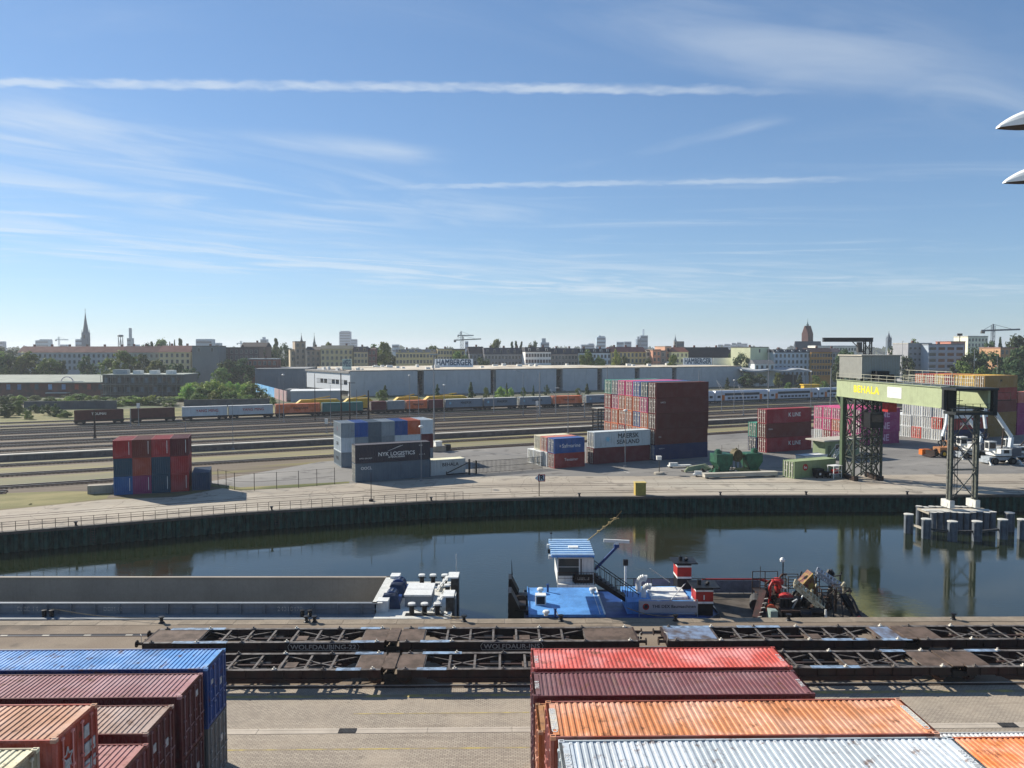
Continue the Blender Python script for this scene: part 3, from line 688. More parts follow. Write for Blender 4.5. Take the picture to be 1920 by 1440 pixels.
def txt(s, size, m, bold=0, x=.5, z=.5, sx=1.):
    return lambda t, L, H: lettering(s, size, m, t, (L * x, .012, H * z), 0, bold, sx)
def both(*fs): return lambda t, L, H: [f(t, L, H) for f in fs]
def star(parent, loc, s, m):                     # seven-pointed star emblem on a square
    mb = MB(); pts = []
    for k in range(14):
        a = math.pi / 2 + k * math.pi / 7; r = s * (.5 if k % 2 == 0 else .19); pts.append((r * math.cos(a), 0, r * math.sin(a)))
    mb.poly(pts[::-1]); mb.build('star_emblem', m, parent, loc)
STARB = mat('emblem_blue', '#7fb4c9', .6, 0, .1, 3)

# --- left stack, ends to the camera
a20 = R(19)
ga = 'containers of the red and blue stack by the quay road'
o = G(213, 929); cols = ['red', 'blue'], []
colA = [['blue', 'teal', 'red'], ['magenta', 'tan', 'brown'], ['teal', 'teal', 'red'], ['red', 'red', 'maroon']]
for ci, tiers in enumerate(colA):
    p = Vector((o[0], o[1], 0)) + Vector((math.cos(a20), math.sin(a20), 0)) * (ci + 1) * 2.47
    for ti, cn in enumerate(tiers):
        t = container(f'{cn} twenty-foot container, {ORD[ci]} from left on tier {["one", "two", "three"][ti]} of left stack', {'teal': '#1a3f52', 'red': '#96262a', 'magenta': '#7d2c5c', 'blue': '#1d5488', 'tan': '#8b3d2c'}.get(cn, CN[cn]),
                  (p.x + random.uniform(-.05, .05), p.y + random.uniform(-.08, .08), .02 + ti * 2.596), a20 + math.pi / 2, F20, HS, 'right', group=ga)
        dxy = .35
        MB().box(-.03, dxy, .25, 0, dxy + .07, HS - .5).build('placard_strip', LETTER_W, t, (.06, 0, .25)) if ti != 1 else None
p = Vector((o[0], o[1], 0)) + Vector((math.cos(a20), math.sin(a20), 0)) * (5 * 2.47 + .25)
container('dark blue twenty-foot container standing alone at the right of the left stack', '#1f3a52', (p.x, p.y + .3, .02), a20 + math.pi / 2, F20, HS, 'right', group=ga)
p2 = G(164, 927)
blk = MB().box(0, 0, 0, 3.2, 1.2, 1.15).box(-.02, -.02, 1.15, 3.22, 1.22, 1.2).build('concrete_block', CONC, None, (*p2, .0), a20)
tag(blk, 'low grey concrete block left of the red and blue stack', 'block')

# --- grey stack of seven columns behind the dark logistics container
o = G(640, 877)
rowsB = [['grey', 'slate', 'grey', 'slate', 'grey', 'slate', 'grey'], ['pale grey', 'grey', 'slate', 'grey', 'pale grey', 'pale grey', 'maroon'], ['grey', 'blue', 'slate', 'grey', 'blue', 'orange', 'pale grey']]
for ci in range(7):
    for ti in range(3):
        cn = rowsB[ti][ci]; q = Vector((o[0], o[1], 0)) + Vector((UX, UY, 0)) * (ci + 1) * 2.42
        t = container(f'{cn} container end, {ORD[ci]} from the left on tier {["one", "two", "three"][ti]} of the grey stack', CN[cn], (q.x, q.y, .02 + ti * 2.596), A25 + math.pi / 2, F20, HS, 'right', group='containers of the grey stack')
        if ci == 0:
            tx = lettering(['HANJIN', 'OOCL', 'UES'][ti] if ti == 9 else ['MATU', 'CAR', 'S'][ti], [.8, .9, 1.0][ti], RED if ti == 2 else LETTER_B, t, (F20 * .5, CW - .012, 1.35), math.pi, .01)
# --- dark logistics container on a slate one, by the fence
o = G(667, 905)
gC = 'pair of long containers by the fence'
container('slate grey forty-foot container under the dark logistics container', '#4c5b66', (*o, .02), A25, F40, HC, group=gC)['x'] = 0
t = container('dark charcoal forty-foot container with white logistics lettering', '#2c2a34', (o[0], o[1], .02 + HC + .005), A25, F40, HC, group=gC)
lettering('NYK LOGISTICS', .85, LETTER_W, t, (6.6, .01, 1.25), 0, .004, 1.0); lettering('& MEGACARRIER', .36, LETTER_W, t, (6.6, .01, .75), 0, .005)
mbl = MB()
for k in range(3): mbl.bar((5.2 + k * .35, .008, 1.75 + k * .12), (7.6 - k * .25, .008, 2.55 - k * .05), .02, .05)
mbl.build('bird_emblem', LETTER_W, t); lettering('NYKU 824 5537', .3, LETTER_W, t, (1.6, .01, .75)); lettering('22 G1  45', .25, LETTER_W, t, (10.8, .01, .9)); lettering('NYK', .3, LETTER_W, t, (10.6, .01, 2.35))
lb = [c for c in bpy.data.objects if c.get('label') == 'slate grey forty-foot container under the dark logistics container'][0]; del lb['x']
lettering('OOCL', .62, LETTER_W, lb, (1.7, .01, 2.1), 0, .004)
q = Vector((o[0], o[1], 0)) + Vector((UX, UY, 0)) * 12.55 + Vector((-UY, UX, 0)) * .8
t = container('white site container with black lettering beside the fence gate', '#b9bab5', (q.x, q.y, .02), A25, F20, HS, roof='#d8d3b0'); lettering('BEHALA', .8, LETTER_B, t, (3.4, .01, 1.7), 0, .003)
# --- small stack with the blue shipping-line box
o = G(1039, 879)
stack(o, A25, [['red', 'blue'], ['white', 'salmon'], ['white', 'cream']], F20, HS, 'of the small stack by the fence', 'containers of the small stack', extra={
    (0, 1): both(txt('Safmarine', .95, LETTER_W, .0, .56, .48), txt('iz', .6, LETTER_W, .0, .2, .5)), (0, 0): txt('Textainer', .7, LETTER_W, 0, .55, .55)})
stack(G(1013, 874), A25, [['white'], ['white']], F20, HS, 'behind the small stack', 'containers of the small stack')
# --- two-high stack with the grey line container
o = G(1113, 871)
sl_ = lambda t, L, H: (lettering('MAERSK', 1.25, LETTER_B, t, (7.3, .01, 1.95), 0, .004), lettering('SEALAND', 1.1, LETTER_B, t, (7.3, .01, .85), 0, .004, 1.05), star(t, (2.9, .008, 1.5), 1.5, STARB))
stack(o, A25, [['maroon', 'pale grey']], F40, HC, 'of the low stack left of the tall stack', 'containers of the low stack', extra={(0, 1): sl_})
# --- the tall stack, seven columns of five
o = G(1229, 864)
CN['rust red'] = '#562420'
colsG = [['navy', 'rust red', 'rust red', 'rust red', 'rust red'], ['grey', 'orange', 'orange', 'pink', 'teal'], ['orange', 'orange', 'blue', 'orange', 'blue'], ['red', 'orange', 'orange', 'orange', 'pink'],
         ['red', 'red', 'orange', 'orange', 'pink'], ['grey', 'orange', 'orange', 'pink', 'slate'], ['white', 'orange', 'red', 'red', 'green']]
colsG[0][0] = 'blue'
CNB = dict(CN)
CN['orange'] = '#b0603a'
stack(o, A25, colsG, F40, HC, 'of the tall seven-wide stack', 'containers of the tall stack', extra={
    (0, 3): txt('UACU', .42, LETTER_W, 0, .13, .72), (0, 1): txt('CAI', .35, LETTER_W, 0, .09, .5), (0, 0): txt('HLXU 4', .35, LETTER_W, 0, .12, .75)})
for c in [x for x in bpy.data.objects if str(x.get('label', '')).startswith('blue container, tier one, first column from near corner of the tall')]:
    for ch in c.children:
        if ch.type == 'MESH' and ch.name.split('.')[0] in ('side_panel', 'frame'): ch.color = lin('#1b2a52')
CN['orange'] = CNB['orange']
# --- the three-high stack with the white line letters
o = G(1436, 849)
CN['red'] = '#8b2530'; kl = both(txt('K LINE', 1.15, LETTER_W, .006, .62, .55))
stack(o, A25, [['red', 'brown', 'red'], ['navy', 'green']], F40, HC, 'of the three-high red stack', 'containers of the red stack', extra={(0, 2): kl, (0, 0): kl, (0, 1): txt('CRXU', .4, LETTER_W, 0, .1, .6)})
CN['red'] = CNB['red']
# --- pink stack
o = G(1612, 836)
one = txt('ONE', 2.0, mat('pale_pink_lettering', '#caa3b8', .6, 0, .1, 3), .05, .55, .5, 1.1)
CN['pink'] = '#b53f6e'
stack(o, A25, [['magenta', 'magenta', 'magenta'], ['pink', 'pink', 'pink'], ['pink', 'orange', 'pink'], ['red', 'pink', 'pink'], ['white', 'pink', 'pink']], F40, HS, 'of the pink stack', 'containers of the pink stack', extra={(0, 0): one, (0, 1): one, (0, 2): one})
CN['pink'] = CNB['pink']
# --- white refrigerated boxes
o = G(1785, 829)
CN['vermilion'] = '#c8402a'
stack(o, A25, [['navy', 'red', 'white'], ['white', 'vermilion', 'white'], ['white', 'white', 'white'], ['vermilion', 'white', 'white'], ['white', 'white', 'white'], ['white', 'white'], ['white', 'white']], F40, HS, 'of white stack behind crane', 'containers of the white stack', extra={
    (0, 1): txt('HAMBURG SÜD', 1.0, LETTER_W, .004, .5, .5), (0, 0): txt('MAERSK', 1.3, LETTER_B, .004, .5, .5)})
# --- yellow stack on the right
o = G(1843, 821)
msc = lambda t, L, H: lettering('M', .95, STEEL_B, t, (L * .5, .01, H * .55), 0, .04)
stack(o, A25, [['mustard', 'mustard', 'brown', 'red', 'mustard'], ['yellow', 'red', 'yellow', 'yellow', 'yellow'], ['red', 'yellow', 'yellow', 'orange', 'yellow'], ['yellow', 'red', 'red', 'yellow', 'red'], ['yellow', 'yellow', 'yellow', 'yellow', 'yellow'], ['yellow', 'yellow', 'yellow', 'yellow', 'red'], ['orange', 'yellow', 'red', 'orange', 'orange']],
      F40, HC, 'of the yellow stack on the right', 'containers of the yellow stack', extra={(0, 4): msc})
q = Vector((o[0], o[1], 0)) + Vector((UX, UY, 0)) * 12.7
stack((q.x, q.y), A25, [['magenta', 'magenta', 'magenta', 'salmon']], F40, HS, 'of the magenta stack at the right edge', 'containers of the magenta stack')

# --- foreground blocks (near-left or near-right top corners)
def near_block(corner, right, tiers, z, spec, place, L=F40, roof=None):  # roof colours lightened: sunlight painted into them, besides faded paint
    X, Y = G(*corner, z)
    d = Vector((math.cos(NR), math.sin(NR), 0)); p = Vector((X, Y, 0))
    if right: p = p - d * L
    H = HC
    for k in range(tiers):
        top = k == tiers - 1; nm, col, rf = spec[k]
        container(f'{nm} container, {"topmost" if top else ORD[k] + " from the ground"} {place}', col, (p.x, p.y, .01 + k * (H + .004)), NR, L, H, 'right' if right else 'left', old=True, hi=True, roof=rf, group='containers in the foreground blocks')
b_ = lambda c: ('brown', '#5a2f2a', None)
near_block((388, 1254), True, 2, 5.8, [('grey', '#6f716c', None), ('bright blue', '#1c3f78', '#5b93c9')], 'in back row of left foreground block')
near_block((339, 1307), True, 2, 5.8, [('maroon', '#4b2426', None), ('maroon with faded sunlit-tinted roof', '#5a2524', '#a07373')], 'in the second row of the left foreground block')
near_block((276, 1376), True, 2, 5.8, [('brown', '#4a2725', None), ('brown with sunlit-tinted roof', '#5e2b26', '#a38a7a')], 'in the third row of the left foreground block')
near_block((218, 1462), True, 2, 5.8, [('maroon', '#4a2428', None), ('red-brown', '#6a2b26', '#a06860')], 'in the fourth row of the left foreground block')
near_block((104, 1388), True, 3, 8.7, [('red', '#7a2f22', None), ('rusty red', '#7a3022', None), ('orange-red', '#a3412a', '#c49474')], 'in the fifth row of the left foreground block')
for c in [o for o in bpy.data.objects if str(o.get('label', '')).startswith('orange-red container, topmost')]:
    pts = [(F40 + .012, .62 + .3 * (1 if k % 2 == 0 else .42) * math.cos(math.pi / 2 + k * math.pi / 5), 2.0 + .36 * (1 if k % 2 == 0 else .42) * math.sin(math.pi / 2 + k * math.pi / 5)) for k in range(10)]
    mb = MB()
    for p_, q_ in zip(pts, pts[1:] + pts[:1]): mb.bar(p_, q_, .012, .045)
    mb.build('star_emblem', M_PLAC, c)
    for k, (y_, z_) in enumerate(((1.75, 2.3), (1.75, 1.7), (1.75, 1.1), (2.1, 1.7), (2.1, 1.1))): MB().box(F40 - .02, y_ - .14, z_ - .2, F40 + .012, y_ + .14, z_ + .2).build('door_placard', M_PLAC, c)
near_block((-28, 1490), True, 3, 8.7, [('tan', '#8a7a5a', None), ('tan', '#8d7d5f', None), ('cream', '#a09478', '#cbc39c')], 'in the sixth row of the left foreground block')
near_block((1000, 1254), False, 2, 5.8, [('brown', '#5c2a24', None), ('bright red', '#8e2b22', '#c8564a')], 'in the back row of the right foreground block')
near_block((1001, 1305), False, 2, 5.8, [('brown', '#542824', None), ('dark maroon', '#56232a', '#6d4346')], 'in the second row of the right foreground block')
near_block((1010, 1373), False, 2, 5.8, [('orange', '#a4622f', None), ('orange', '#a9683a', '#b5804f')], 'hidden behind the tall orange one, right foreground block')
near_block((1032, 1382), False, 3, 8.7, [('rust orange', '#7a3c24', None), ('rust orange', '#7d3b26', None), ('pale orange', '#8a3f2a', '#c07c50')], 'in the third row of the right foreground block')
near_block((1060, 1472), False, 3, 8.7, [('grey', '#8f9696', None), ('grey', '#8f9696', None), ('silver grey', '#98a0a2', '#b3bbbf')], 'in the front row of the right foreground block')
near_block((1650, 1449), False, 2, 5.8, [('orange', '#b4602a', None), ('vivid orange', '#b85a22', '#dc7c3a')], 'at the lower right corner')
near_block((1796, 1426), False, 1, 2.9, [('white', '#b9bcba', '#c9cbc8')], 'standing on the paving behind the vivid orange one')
for lab, s, x in (('pale orange', 'CMAU 431908', .18), ('silver grey', 'NIDU 538', .2), ('bright red', 'CAIU 2', .2), ('dark maroon', 'TRIU 8', .2)):
    for c in [o for o in bpy.data.objects if str(o.get('label', '')).startswith(lab + ' container, topmost')]:
        for xx in (x, F40 - x):
            o = lettering(s, .26, LETTER_W, c, (xx, CW * .45, HC - .008), math.pi / 2, .004, 1, 1, 0, 'roof_number')
            MB().quad((xx - .11, CW * .2, HC - .011), (xx + .11, CW * .2, HC - .011), (xx + .11, CW * .75, HC - .011), (xx - .11, CW * .75, HC - .011)).build('roof_plate', mat('plate_' + lab.replace(' ', '_'), {'pale orange': '#d8cdb8', 'silver grey': '#c3c8c8'}.get(lab, '#8b4a44'), .6, 0, .2, 3), c) if lab == 'pale orange' else None
# ------------------------------------------------------------------ flat wagons on the near quay
def XAT(px, Y, z): return (px - 960) / FPX * (Y * math.cos(PITCH) + (CAMZ - z) * math.sin(PITCH))
M_WAG = mat('wagon_brown', '#6a594d', .8, .1, .4, 1.1, col2='#4a3d33', streak=.3)
M_SILL = mat('wagon_sill', '#2b2320', .75, .1, .4, .8, col2='#3d2620', streak=.4)
M_WORN = mat('worn_flange', '#7a736c', .6, .2, .5, 2.5, col2='#4a423c')
M_PALEB = mat('pale_blue_patch', '#8fa6bd', .6, .1, .4, 2.2, col2='#5b6470')
M_CHALK = mat('dull_chalk', '#b4aea2', .8, 0, .3, 6)
M_GRAF = mat('chalk_white', '#d6d0c2', .8, 0, .3, 6)
def bogie(parent, x):
    mb = MB()
    for s in (-1, 1):
        mb.box(-1.25, s * 1.0 - .06, .38, 1.25, s * 1.0 + .06, .62).box(-.3, s * 1.0 - .1, .3, .3, s * 1.0 + .1, .72)
        for a in (-.9, .9): mb.box(a - .18, s * 1.02 - .1, .3, a + .18, s * 1.02 + .1, .66)
    mb.box(-.2, -1, .4, .2, 1, .75)
    b = mb.build('bogie', STEEL_B, parent, (x, 0, .1))
    for a in (-.9, .9):
        w = MB().cyl((a, -1, .46), (a, 1, .46), .07, 8)
        for s in (-.75, .75): w.cyl((a, s - .06, .46), (a, s + .06, .46), .46, 18).cyl((a, s + (.06 if s < 0 else -.06), .46), (a, s + (.09 if s < 0 else -.09), .46), .5, 18)
        w.build('wheelset', RUST, b, (0, 0, -.02))
def wagon(label, X0, Y, rz, patches, graf, flip=False):
    """articulated container wagon of two open frames on three bogies; x runs along it"""
    t = thing('flat_wagon', label, 'railway wagon', (X0, Y, .12), rz, 'empty flat wagons')
    Lw, half = 34.2, 17.1; zt = 1.16
    for a, b in ((.7, 16.6), (17.6, 33.5)):
        for s in (-1, 1):
            mb = MB(); y = s * 1.22
            mb.box(a, y - .012, .62, b, y + .012, zt - .03).box(a, y - .13, zt - .03, b, y + .13, zt, 1).box(a + 1.8, y - .1, .56, b - 1.8, y + .1, .62)
            mb.hexa([(a + 2.6, y - .012, .3), (b - 2.6, y - .012, .3), (b - 2.6, y + .012, .3), (a + 2.6, y + .012, .3), (a + 1.9, y - .012, .62), (b - 1.9, y - .012, .62), (b - 1.9, y + .012, .62), (a + 1.9, y + .012, .62)])
            k = a + .8
            while k < b - .4: mb.box(k, y - .1, .62, k + .02, y + .1, zt - .03); k += 1.15
            mb.build('side_sill', [M_SILL, M_WORN], t)
            for k in range(6):                                  # container spigots and lashing rings on the sill
                x = a + .5 + (b - a - 1) * k / 5; MB().box(x - .12, y - .1, zt, x + .12, y + .1, zt + .05).box(x - .04, y - .05, zt + .05, x + .04, y + .05, zt + .16).build('spigot', M_GRAF if k % 2 else M_WORN, t)
        pa, pb = (a, a + 3.4), (b - 1.55, b)
        if a > 10: pa, pb = (a, a + 1.55), (b - 3.4, b)
        for (p, q) in (pa, pb):
            MB().box(p, -1.2, zt - .06, q, 1.2, zt - .012).box(p, -.3, .7, q, .3, zt - .06).build('deck_plate', M_WAG, t)
        i0, i1 = pa[1], pb[0]
        n = 7
        for k in range(n + 1):
            x = i0 + (i1 - i0) * k / n; MB().box(x - .05, -1.2, zt - .3, x + .05, 1.2, zt - .28).box(x - .012, -1.2, .75, x + .012, 1.2, zt - .28).box(x - .07, -1.2, zt - .07, x + .07, 1.2, zt - .045).build('cross_beam', M_WORN, t)
        MB().box(i0 + .1 * (i1 - i0), -.09, zt - .26, i1 - .1 * (i1 - i0), .09, zt - .2).build('centre_sill', M_SILL, t)
        for xa, xb in ((i0, i0 + (i1 - i0) * 3 / n), (i1 - (i1 - i0) * 3 / n, i1)):
            for s in (-1, 1): MB().bar((xa, -1.15 * s, zt - .16), (xb, 1.15 * s, zt - .16), .09, .05).build('diagonal_brace', M_WORN, t)
        xm = (i0 + i1) / 2; MB().box(xm + .6, -.6, zt - .18, xm + 1.7, .2, zt - .14).build('valve_plate', M_WAG, t)
        for s in (-1, 1): MB().cyl((xm - 1.4, s * .45, .75), (xm - .1, s * .45, .75), .18, 10).build('air_tank', STEEL_B, t)
    MB().box(16.6, -.9, zt - .1, 17.6, .9, zt - .02).box(16.75, -1.2, zt - .05, 17.45, 1.2, zt + .03).build('joint_bridge', M_WAG, t)
    for x in (2.3, 17.1, 31.9): bogie(t, x)
    for x, d in ((.7, -1), (33.5, 1)):
        MB().box(min(x, x + d * .12), -1.25, .7, max(x, x + d * .12), 1.25, zt).build('headstock', M_SILL, t)
        for s in (-.875, .875): MB().cyl((x + d * .1, s, .95), (x + d * .6, s, .95), .1, 10).cyl((x + d * .6, s, .95), (x + d * .66, s, .95), .24, 14).build('buffer', STEEL_D, t)
        MB().bar((x + d * .1, 0, .9), (x + d * .5, 0, .85), .1, .14).build('coupling_hook', STEEL_D, t)
        MB().tube([(x + d * .1, -1.1, .9), (x + d * .12, -1.3, 1.3), (x + d * .12, -1.3, 1.65), (x + d * .3, -1.0, 1.65)], .02, 5).build('hand_grip', M_GRAF, t)
    for (x0, x1, s) in patches: MB().box(x0, s * 1.22 - .2, zt + .002, x1, s * 1.22 + .2, zt + .012).build('worn_blue_plate', M_PALEB, t)
    for s, x in graf: 
        lettering(s, .44, M_CHALK, t, (x, -1.36, .84), 0, .006, 1.15)
        w = .14 * len(s) + .3; mb = MB()
        pts = [(-w, -.22), (-w - .1, .05), (-w + .05, .27), (w - .05, .27), (w + .1, .05), (w, -.22), (-w, -.22)]
        for (x0, z0), (x1, z1) in zip(pts[:-1], pts[1:]): mb.bar((x + x0, -1.36, .84 + z0), (x + x1, -1.36, .84 + z1), .01, .035)
        mb.build('chalk_outline', M_CHALK, t)
    return t
tn = math.tan(nan)
def wy(Y, x): return Y + x * tn
xa = XAT(270, Y1, 1.2) ; wagon('empty brown flat wagon of the far row, with chalk words on its sill', xa, wy(Y1, xa), nan, [(1.5, 5.2, 1), (2.6, 6.2, -1), (14.4, 16.0, -1), (18.6, 20.5, 1), (19, 21, -1), (14.6, 16, 1)], [('WOLFDAUBING-22', 12.6), ('WOLFDAUR-INS', 25.1)])
xb = xa + 34.9; tB = wagon('empty flat wagon of the far row with pale blue worn deck plates', xb, wy(Y1, xb), nan, [(.8, 4.1, 1), (6, 9, 1), (15, 17, -1), (11, 14, -1)], [])
for x0_, x1_ in ((.75, 4.0), (15.2, 16.5)): MB().box(x0_, -1.0, 1.155, x1_, 1.05, 1.165).build('worn_blue_plate', mat('worn_blue_deck', '#7c8ca3', .6, .1, .6, 1.3, col2='#544b48'), tB)
xd = XAT(735, Y2, 1.2) - 17.1; wagon('empty flat wagon of the front row beside the blue container', xd, wy(Y2, xd), nan, [(13.9, 15.4, -1), (18.8, 20.6, -1), (14.6, 16.4, 1), (18.9, 21.4, 1)], [])
xe = xd + 34.9; wagon('empty flat wagon of the front row right of the red container', xe, wy(Y2, xe), nan, [(19, 21, 1), (8, 11, -1), (13.5, 15, 1), (22, 24, -1)], [])
xc = xd - 34.9

# ------------------------------------------------------------------ barge
def wb(mb, name, mats, parent): return mb.build(name, mats, parent, tuple(-Vector(parent.location)))
M_BARGE = mat('barge_grey', '#7f858a', .6, .05, .2, .5, streak=.2)
M_HOLD = mat('hold_grey', '#9d9182', .75, .05, .12, .35, streak=.12)
M_TARP = mat('blue_tarpaulin', '#2a3a54', .6, 0, .4, 1.5, bump=.06, bsc=2.5)
YB = ny_at(-10) + .75
xr = XAT(852, YB + 4, 0); xh = XAT(716, YB + 4, .5); xl = -85.; WB = 9.4
bg_ = thing('cargo_barge', 'long grey cargo barge with empty hold and white foredeck', 'barge', (xr - 20, YB, ZW))
mb = MB()
mb.box(xl, YB, -3.4, xr, YB + .12, -.12).box(xl, YB + WB - .12, -3.4, xr, YB + WB, -.12).box(xr - .12, YB + .12, -3.4, xr, YB + WB - .12, -.12).box(xl, YB, -3.4, xl + .1, YB + WB, -.1)
mb.box(xl, YB - .03, -.3, xr + .02, YB, -.12).box(xl, YB - .04, -1.2, xr, YB, -1.1)
wb(mb, 'hull', M_BARGE, bg_)
wb(MB().box(xl, YB, -.12, xh, YB + 1.25, -.06).box(xl, YB + WB - 1.25, -.12, xh, YB + WB, -.06), 'side_deck', M_BARGE, bg_)
wb(MB().box(xl, YB + 1.25, -2.9, xh, YB + WB - 1.25, -2.8), 'hold_floor', M_HOLD, bg_)
for y0 in (YB + 1.25, YB + WB - 1.35):
    mb = MB().box(xl, y0, -2.8, xh, y0 + .1, .72).box(xl, y0 - .12, .72, xh + .1, y0 + .22, .8)
    s = -1 if y0 < YB + 3 else 1; x = xl + 1
    while x < xh:
        yy = y0 if s < 0 else y0 + .1; mb.box(x, min(yy, yy + s * .22), -.06, x + .04, max(yy, yy + s * .22), .72); x += 1.9
    mb.box(xl, min(y0 + (0 if s < 0 else .1), y0 + (0 if s < 0 else .1) + s * .1), .3, xh, max(y0 + (0 if s < 0 else .1), y0 + (0 if s < 0 else .1) + s * .1), .36)
    wb(mb, 'coaming', M_HOLD if s > 0 else M_BARGE, bg_)
wb(MB().box(xh - .1, YB + 1.25, -2.8, xh, YB + WB - 1.25, .72).hexa([(xh - .3, YB + 1.2, .72), (xh + .5, YB + 1.2, .72), (xh + .5, YB + WB - 1.2, .72), (xh - .3, YB + WB - 1.2, .72), (xh - .3, YB + 1.2, .8), (xh + .5, YB + 1.2, .8), (xh + .5, YB + WB - 1.2, .8), (xh - .3, YB + WB - 1.2, .8)]), 'hold_bulkhead', WHITE2, bg_)
wb(MB().box(xh, YB + .02, -.12, xr, YB + WB - .02, -.02), 'foredeck', WHITE2, bg_)
x0, x1 = XAT(763, YB + 4, .6), XAT(811, YB + 4, .6)
wb(MB().box(x0, YB + 2.7, -.02, x1, YB + 5.7, .85), 'hatch_trunk', M_BARGE, bg_)
h = wb(MB().box(x0 - .06, YB + 2.62, .85, x1 + .06, YB + 5.78, .98).box(x0, YB + 4.1, .98, x1, YB + 4.16, 1.0), 'hatch_cover', WHITE, bg_)
bme = MB().lathe([(.2, 0), (.2, .78), (.27, .78)], n=12).lathe([(.27, .78), (.29, .8), (.29, .92), (.001, .95)], n=12, m=1).cyl((-.36, 0, .62), (.36, 0, .62), .04, 6).box(-.5, -.3, 0, .5, .3, .03).mesh('bollard', [STEEL_B, WHITE])
for px, dy in ((791, 8.5), (812, 8.5), (834, 8.5), (772, .9), (796, .9), (820, .9), (839, 5.6)):
    put('bollard', bme, bg_, tuple(Vector((XAT(px, YB + dy, .4), YB + dy, -.02)) - Vector(bg_.location)))
for px, dy, r in ((748, 6.4, .62), (735, 3.6, .5)):                       # anchor winches under tarpaulins
    x = XAT(px, YB + dy, .8); mb = MB().cyl((x, YB + dy - .4, .62), (x, YB + dy + .4, .62), r * .85, 16).cyl((x, YB + dy - .48, .62), (x, YB + dy - .4, .62), r, 16).cyl((x, YB + dy + .4, .62), (x, YB + dy + .48, .62), r, 16).box(x - .7, YB + dy - 1, -.02, x + .7, YB + dy + 1, .4)
    w = wb(mb, 'anchor_winch', BLUE_DK, bg_)
    m2 = MB()
    for k in range(12):
        a0, a1 = math.pi * k / 11 * 1.0, math.pi * (k + 1) / 11
        if k == 11: break
        rr = r * .9 + .06 * (k % 2); r2 = r * .9 + .06 * ((k + 1) % 2)
        m2.quad((x + rr * math.cos(a0), YB + dy - .45, .62 + rr * math.sin(a0)), (x + r2 * math.cos(a1), YB + dy - .45, .62 + r2 * math.sin(a1)), (x + r2 * math.cos(a1), YB + dy + .4, .62 + r2 * math.sin(a1)), (x + rr * math.cos(a0), YB + dy + .4, .62 + rr * math.sin(a0)))
    m2.hexa([(x - 1.2, YB + dy - 1.5, -.0), (x + .9, YB + dy - 1.5, .0), (x + .8, YB + dy - .8, .0), (x - 1, YB + dy - .8, .0), (x - .5, YB + dy - 1.1, 1.0), (x + .4, YB + dy - 1.1, .9), (x + .5, YB + dy - .8, 1.1), (x - .5, YB + dy - .8, 1.1)])
    wb(m2, 'tarpaulin', M_TARP, bg_)
wb(MB().box(xh + .1, YB + 7.6, -.02, xh + .9, YB + 8.6, 1.0), 'deck_locker', WHITE, bg_)
wb(MB().box(xh + .0, YB + 1.5, -.02, xh + .9, YB + 2.5, .85), 'deck_locker', WHITE, bg_)
for dy in (1.6, 6.6):                                                   # push knees at the square bow
    mb = MB().box(xr - .5, YB + dy, -3, xr + .12, YB + dy + 1.5, 1.1).box(xr - .75, YB + dy - .05, 1.1, xr + .14, YB + dy + 1.55, 1.22, 1)
    for s in (0, 1.4): mb.bar((xr - .75, YB + dy + s, 1.2), (xr - 1.8, YB + dy + s, 0), .05, .05, 1)
    for k in range(4): mb.box(xr - 1.05 - .22 * k, YB + dy, .9 - .26 * k, xr - .8 - .22 * k, YB + dy + 1.4, .94 - .26 * k, 1)
    wb(mb, 'push_knee', [STEEL_LAT, WHITE], bg_)
wb(MB().cyl((xr - .2, YB + 8.9, 0), (xr - .2, YB + 8.9, 2.6), .035, 6), 'flag_pole', WHITE, bg_)
wb(MB().tube([(xr - 1.3, YB + 1.1, 0), (xr - 1.3, YB + 1.1, .9), (xr - 1.05, YB + 1.1, 1.1), (xr - .8, YB + 1.1, .9), (xr - .8, YB + 1.1, 0)], .035, 6), 'grab_rail', WHITE, bg_)
for k in range(5): pass
lettering('24310470', .5, M_GRAF, bg_, (XAT(535, YB, .3) - bg_.location.x, 1.22 - .0, .3 - ZW)); lettering('ELBE 14', .5, M_GRAF, bg_, (XAT(33, YB, .3) - bg_.location.x, 1.22, .3 - ZW)); lettering('DDM 42', .42, M_GRAF, bg_, (XAT(196, YB, .3) - bg_.location.x, 1.22, .3 - ZW))
for px in (83, 97, 567, 581):
    put('side_bollard', MB().lathe([(.16, 0), (.16, .45), (.2, .5), (.001, .52)], n=10).mesh('side_bollard', STEEL_B), bg_, tuple(Vector((XAT(px, YB + .6, 0), YB + .6, -.06)) - Vector(bg_.location)))

# ------------------------------------------------------------------ blue push boat
YP = ny_at(10) + .7; xs0, xs1 = XAT(953, YP, .3), XAT(1356, YP, .2); WP = 7.2
pb = thing('push_boat', 'blue push boat with raised wheelhouse, moored at the near quay', 'boat', ((xs0 + xs1) / 2, YP + 3.5, ZW))
xk = XAT(990, YP + 3, .2)
hull = [(xk - .3, YP + .2), (xs1 - 1.0, YP), (xs1, YP + 1.2), (xs1, YP + WP - 1.2), (xs1 - 1.0, YP + WP), (xk - .3, YP + WP - .2)]
wb(MB().prism(hull, -3.3, -.25), 'hull', BLUE_DK, pb)
mb = MB()
for a, b in zip(hull, hull[1:] + hull[:1]): mb.bar((*a, -.2), (*b, -.2), .1, .3)
wb(mb, 'bulwark', mat('rubbing_strake', '#3f4750', .6, 0, .3, 2), pb)
xm = XAT(1128, YP + 3, .2); wb(MB().box(xk, YP + .25, -.25, xm, YP + WP - .25, .15).box(xk + .0, YP + .25, .15, xk + .06, YP + WP - .25, .25), 'raised_foredeck', BLUE_DECK, pb)
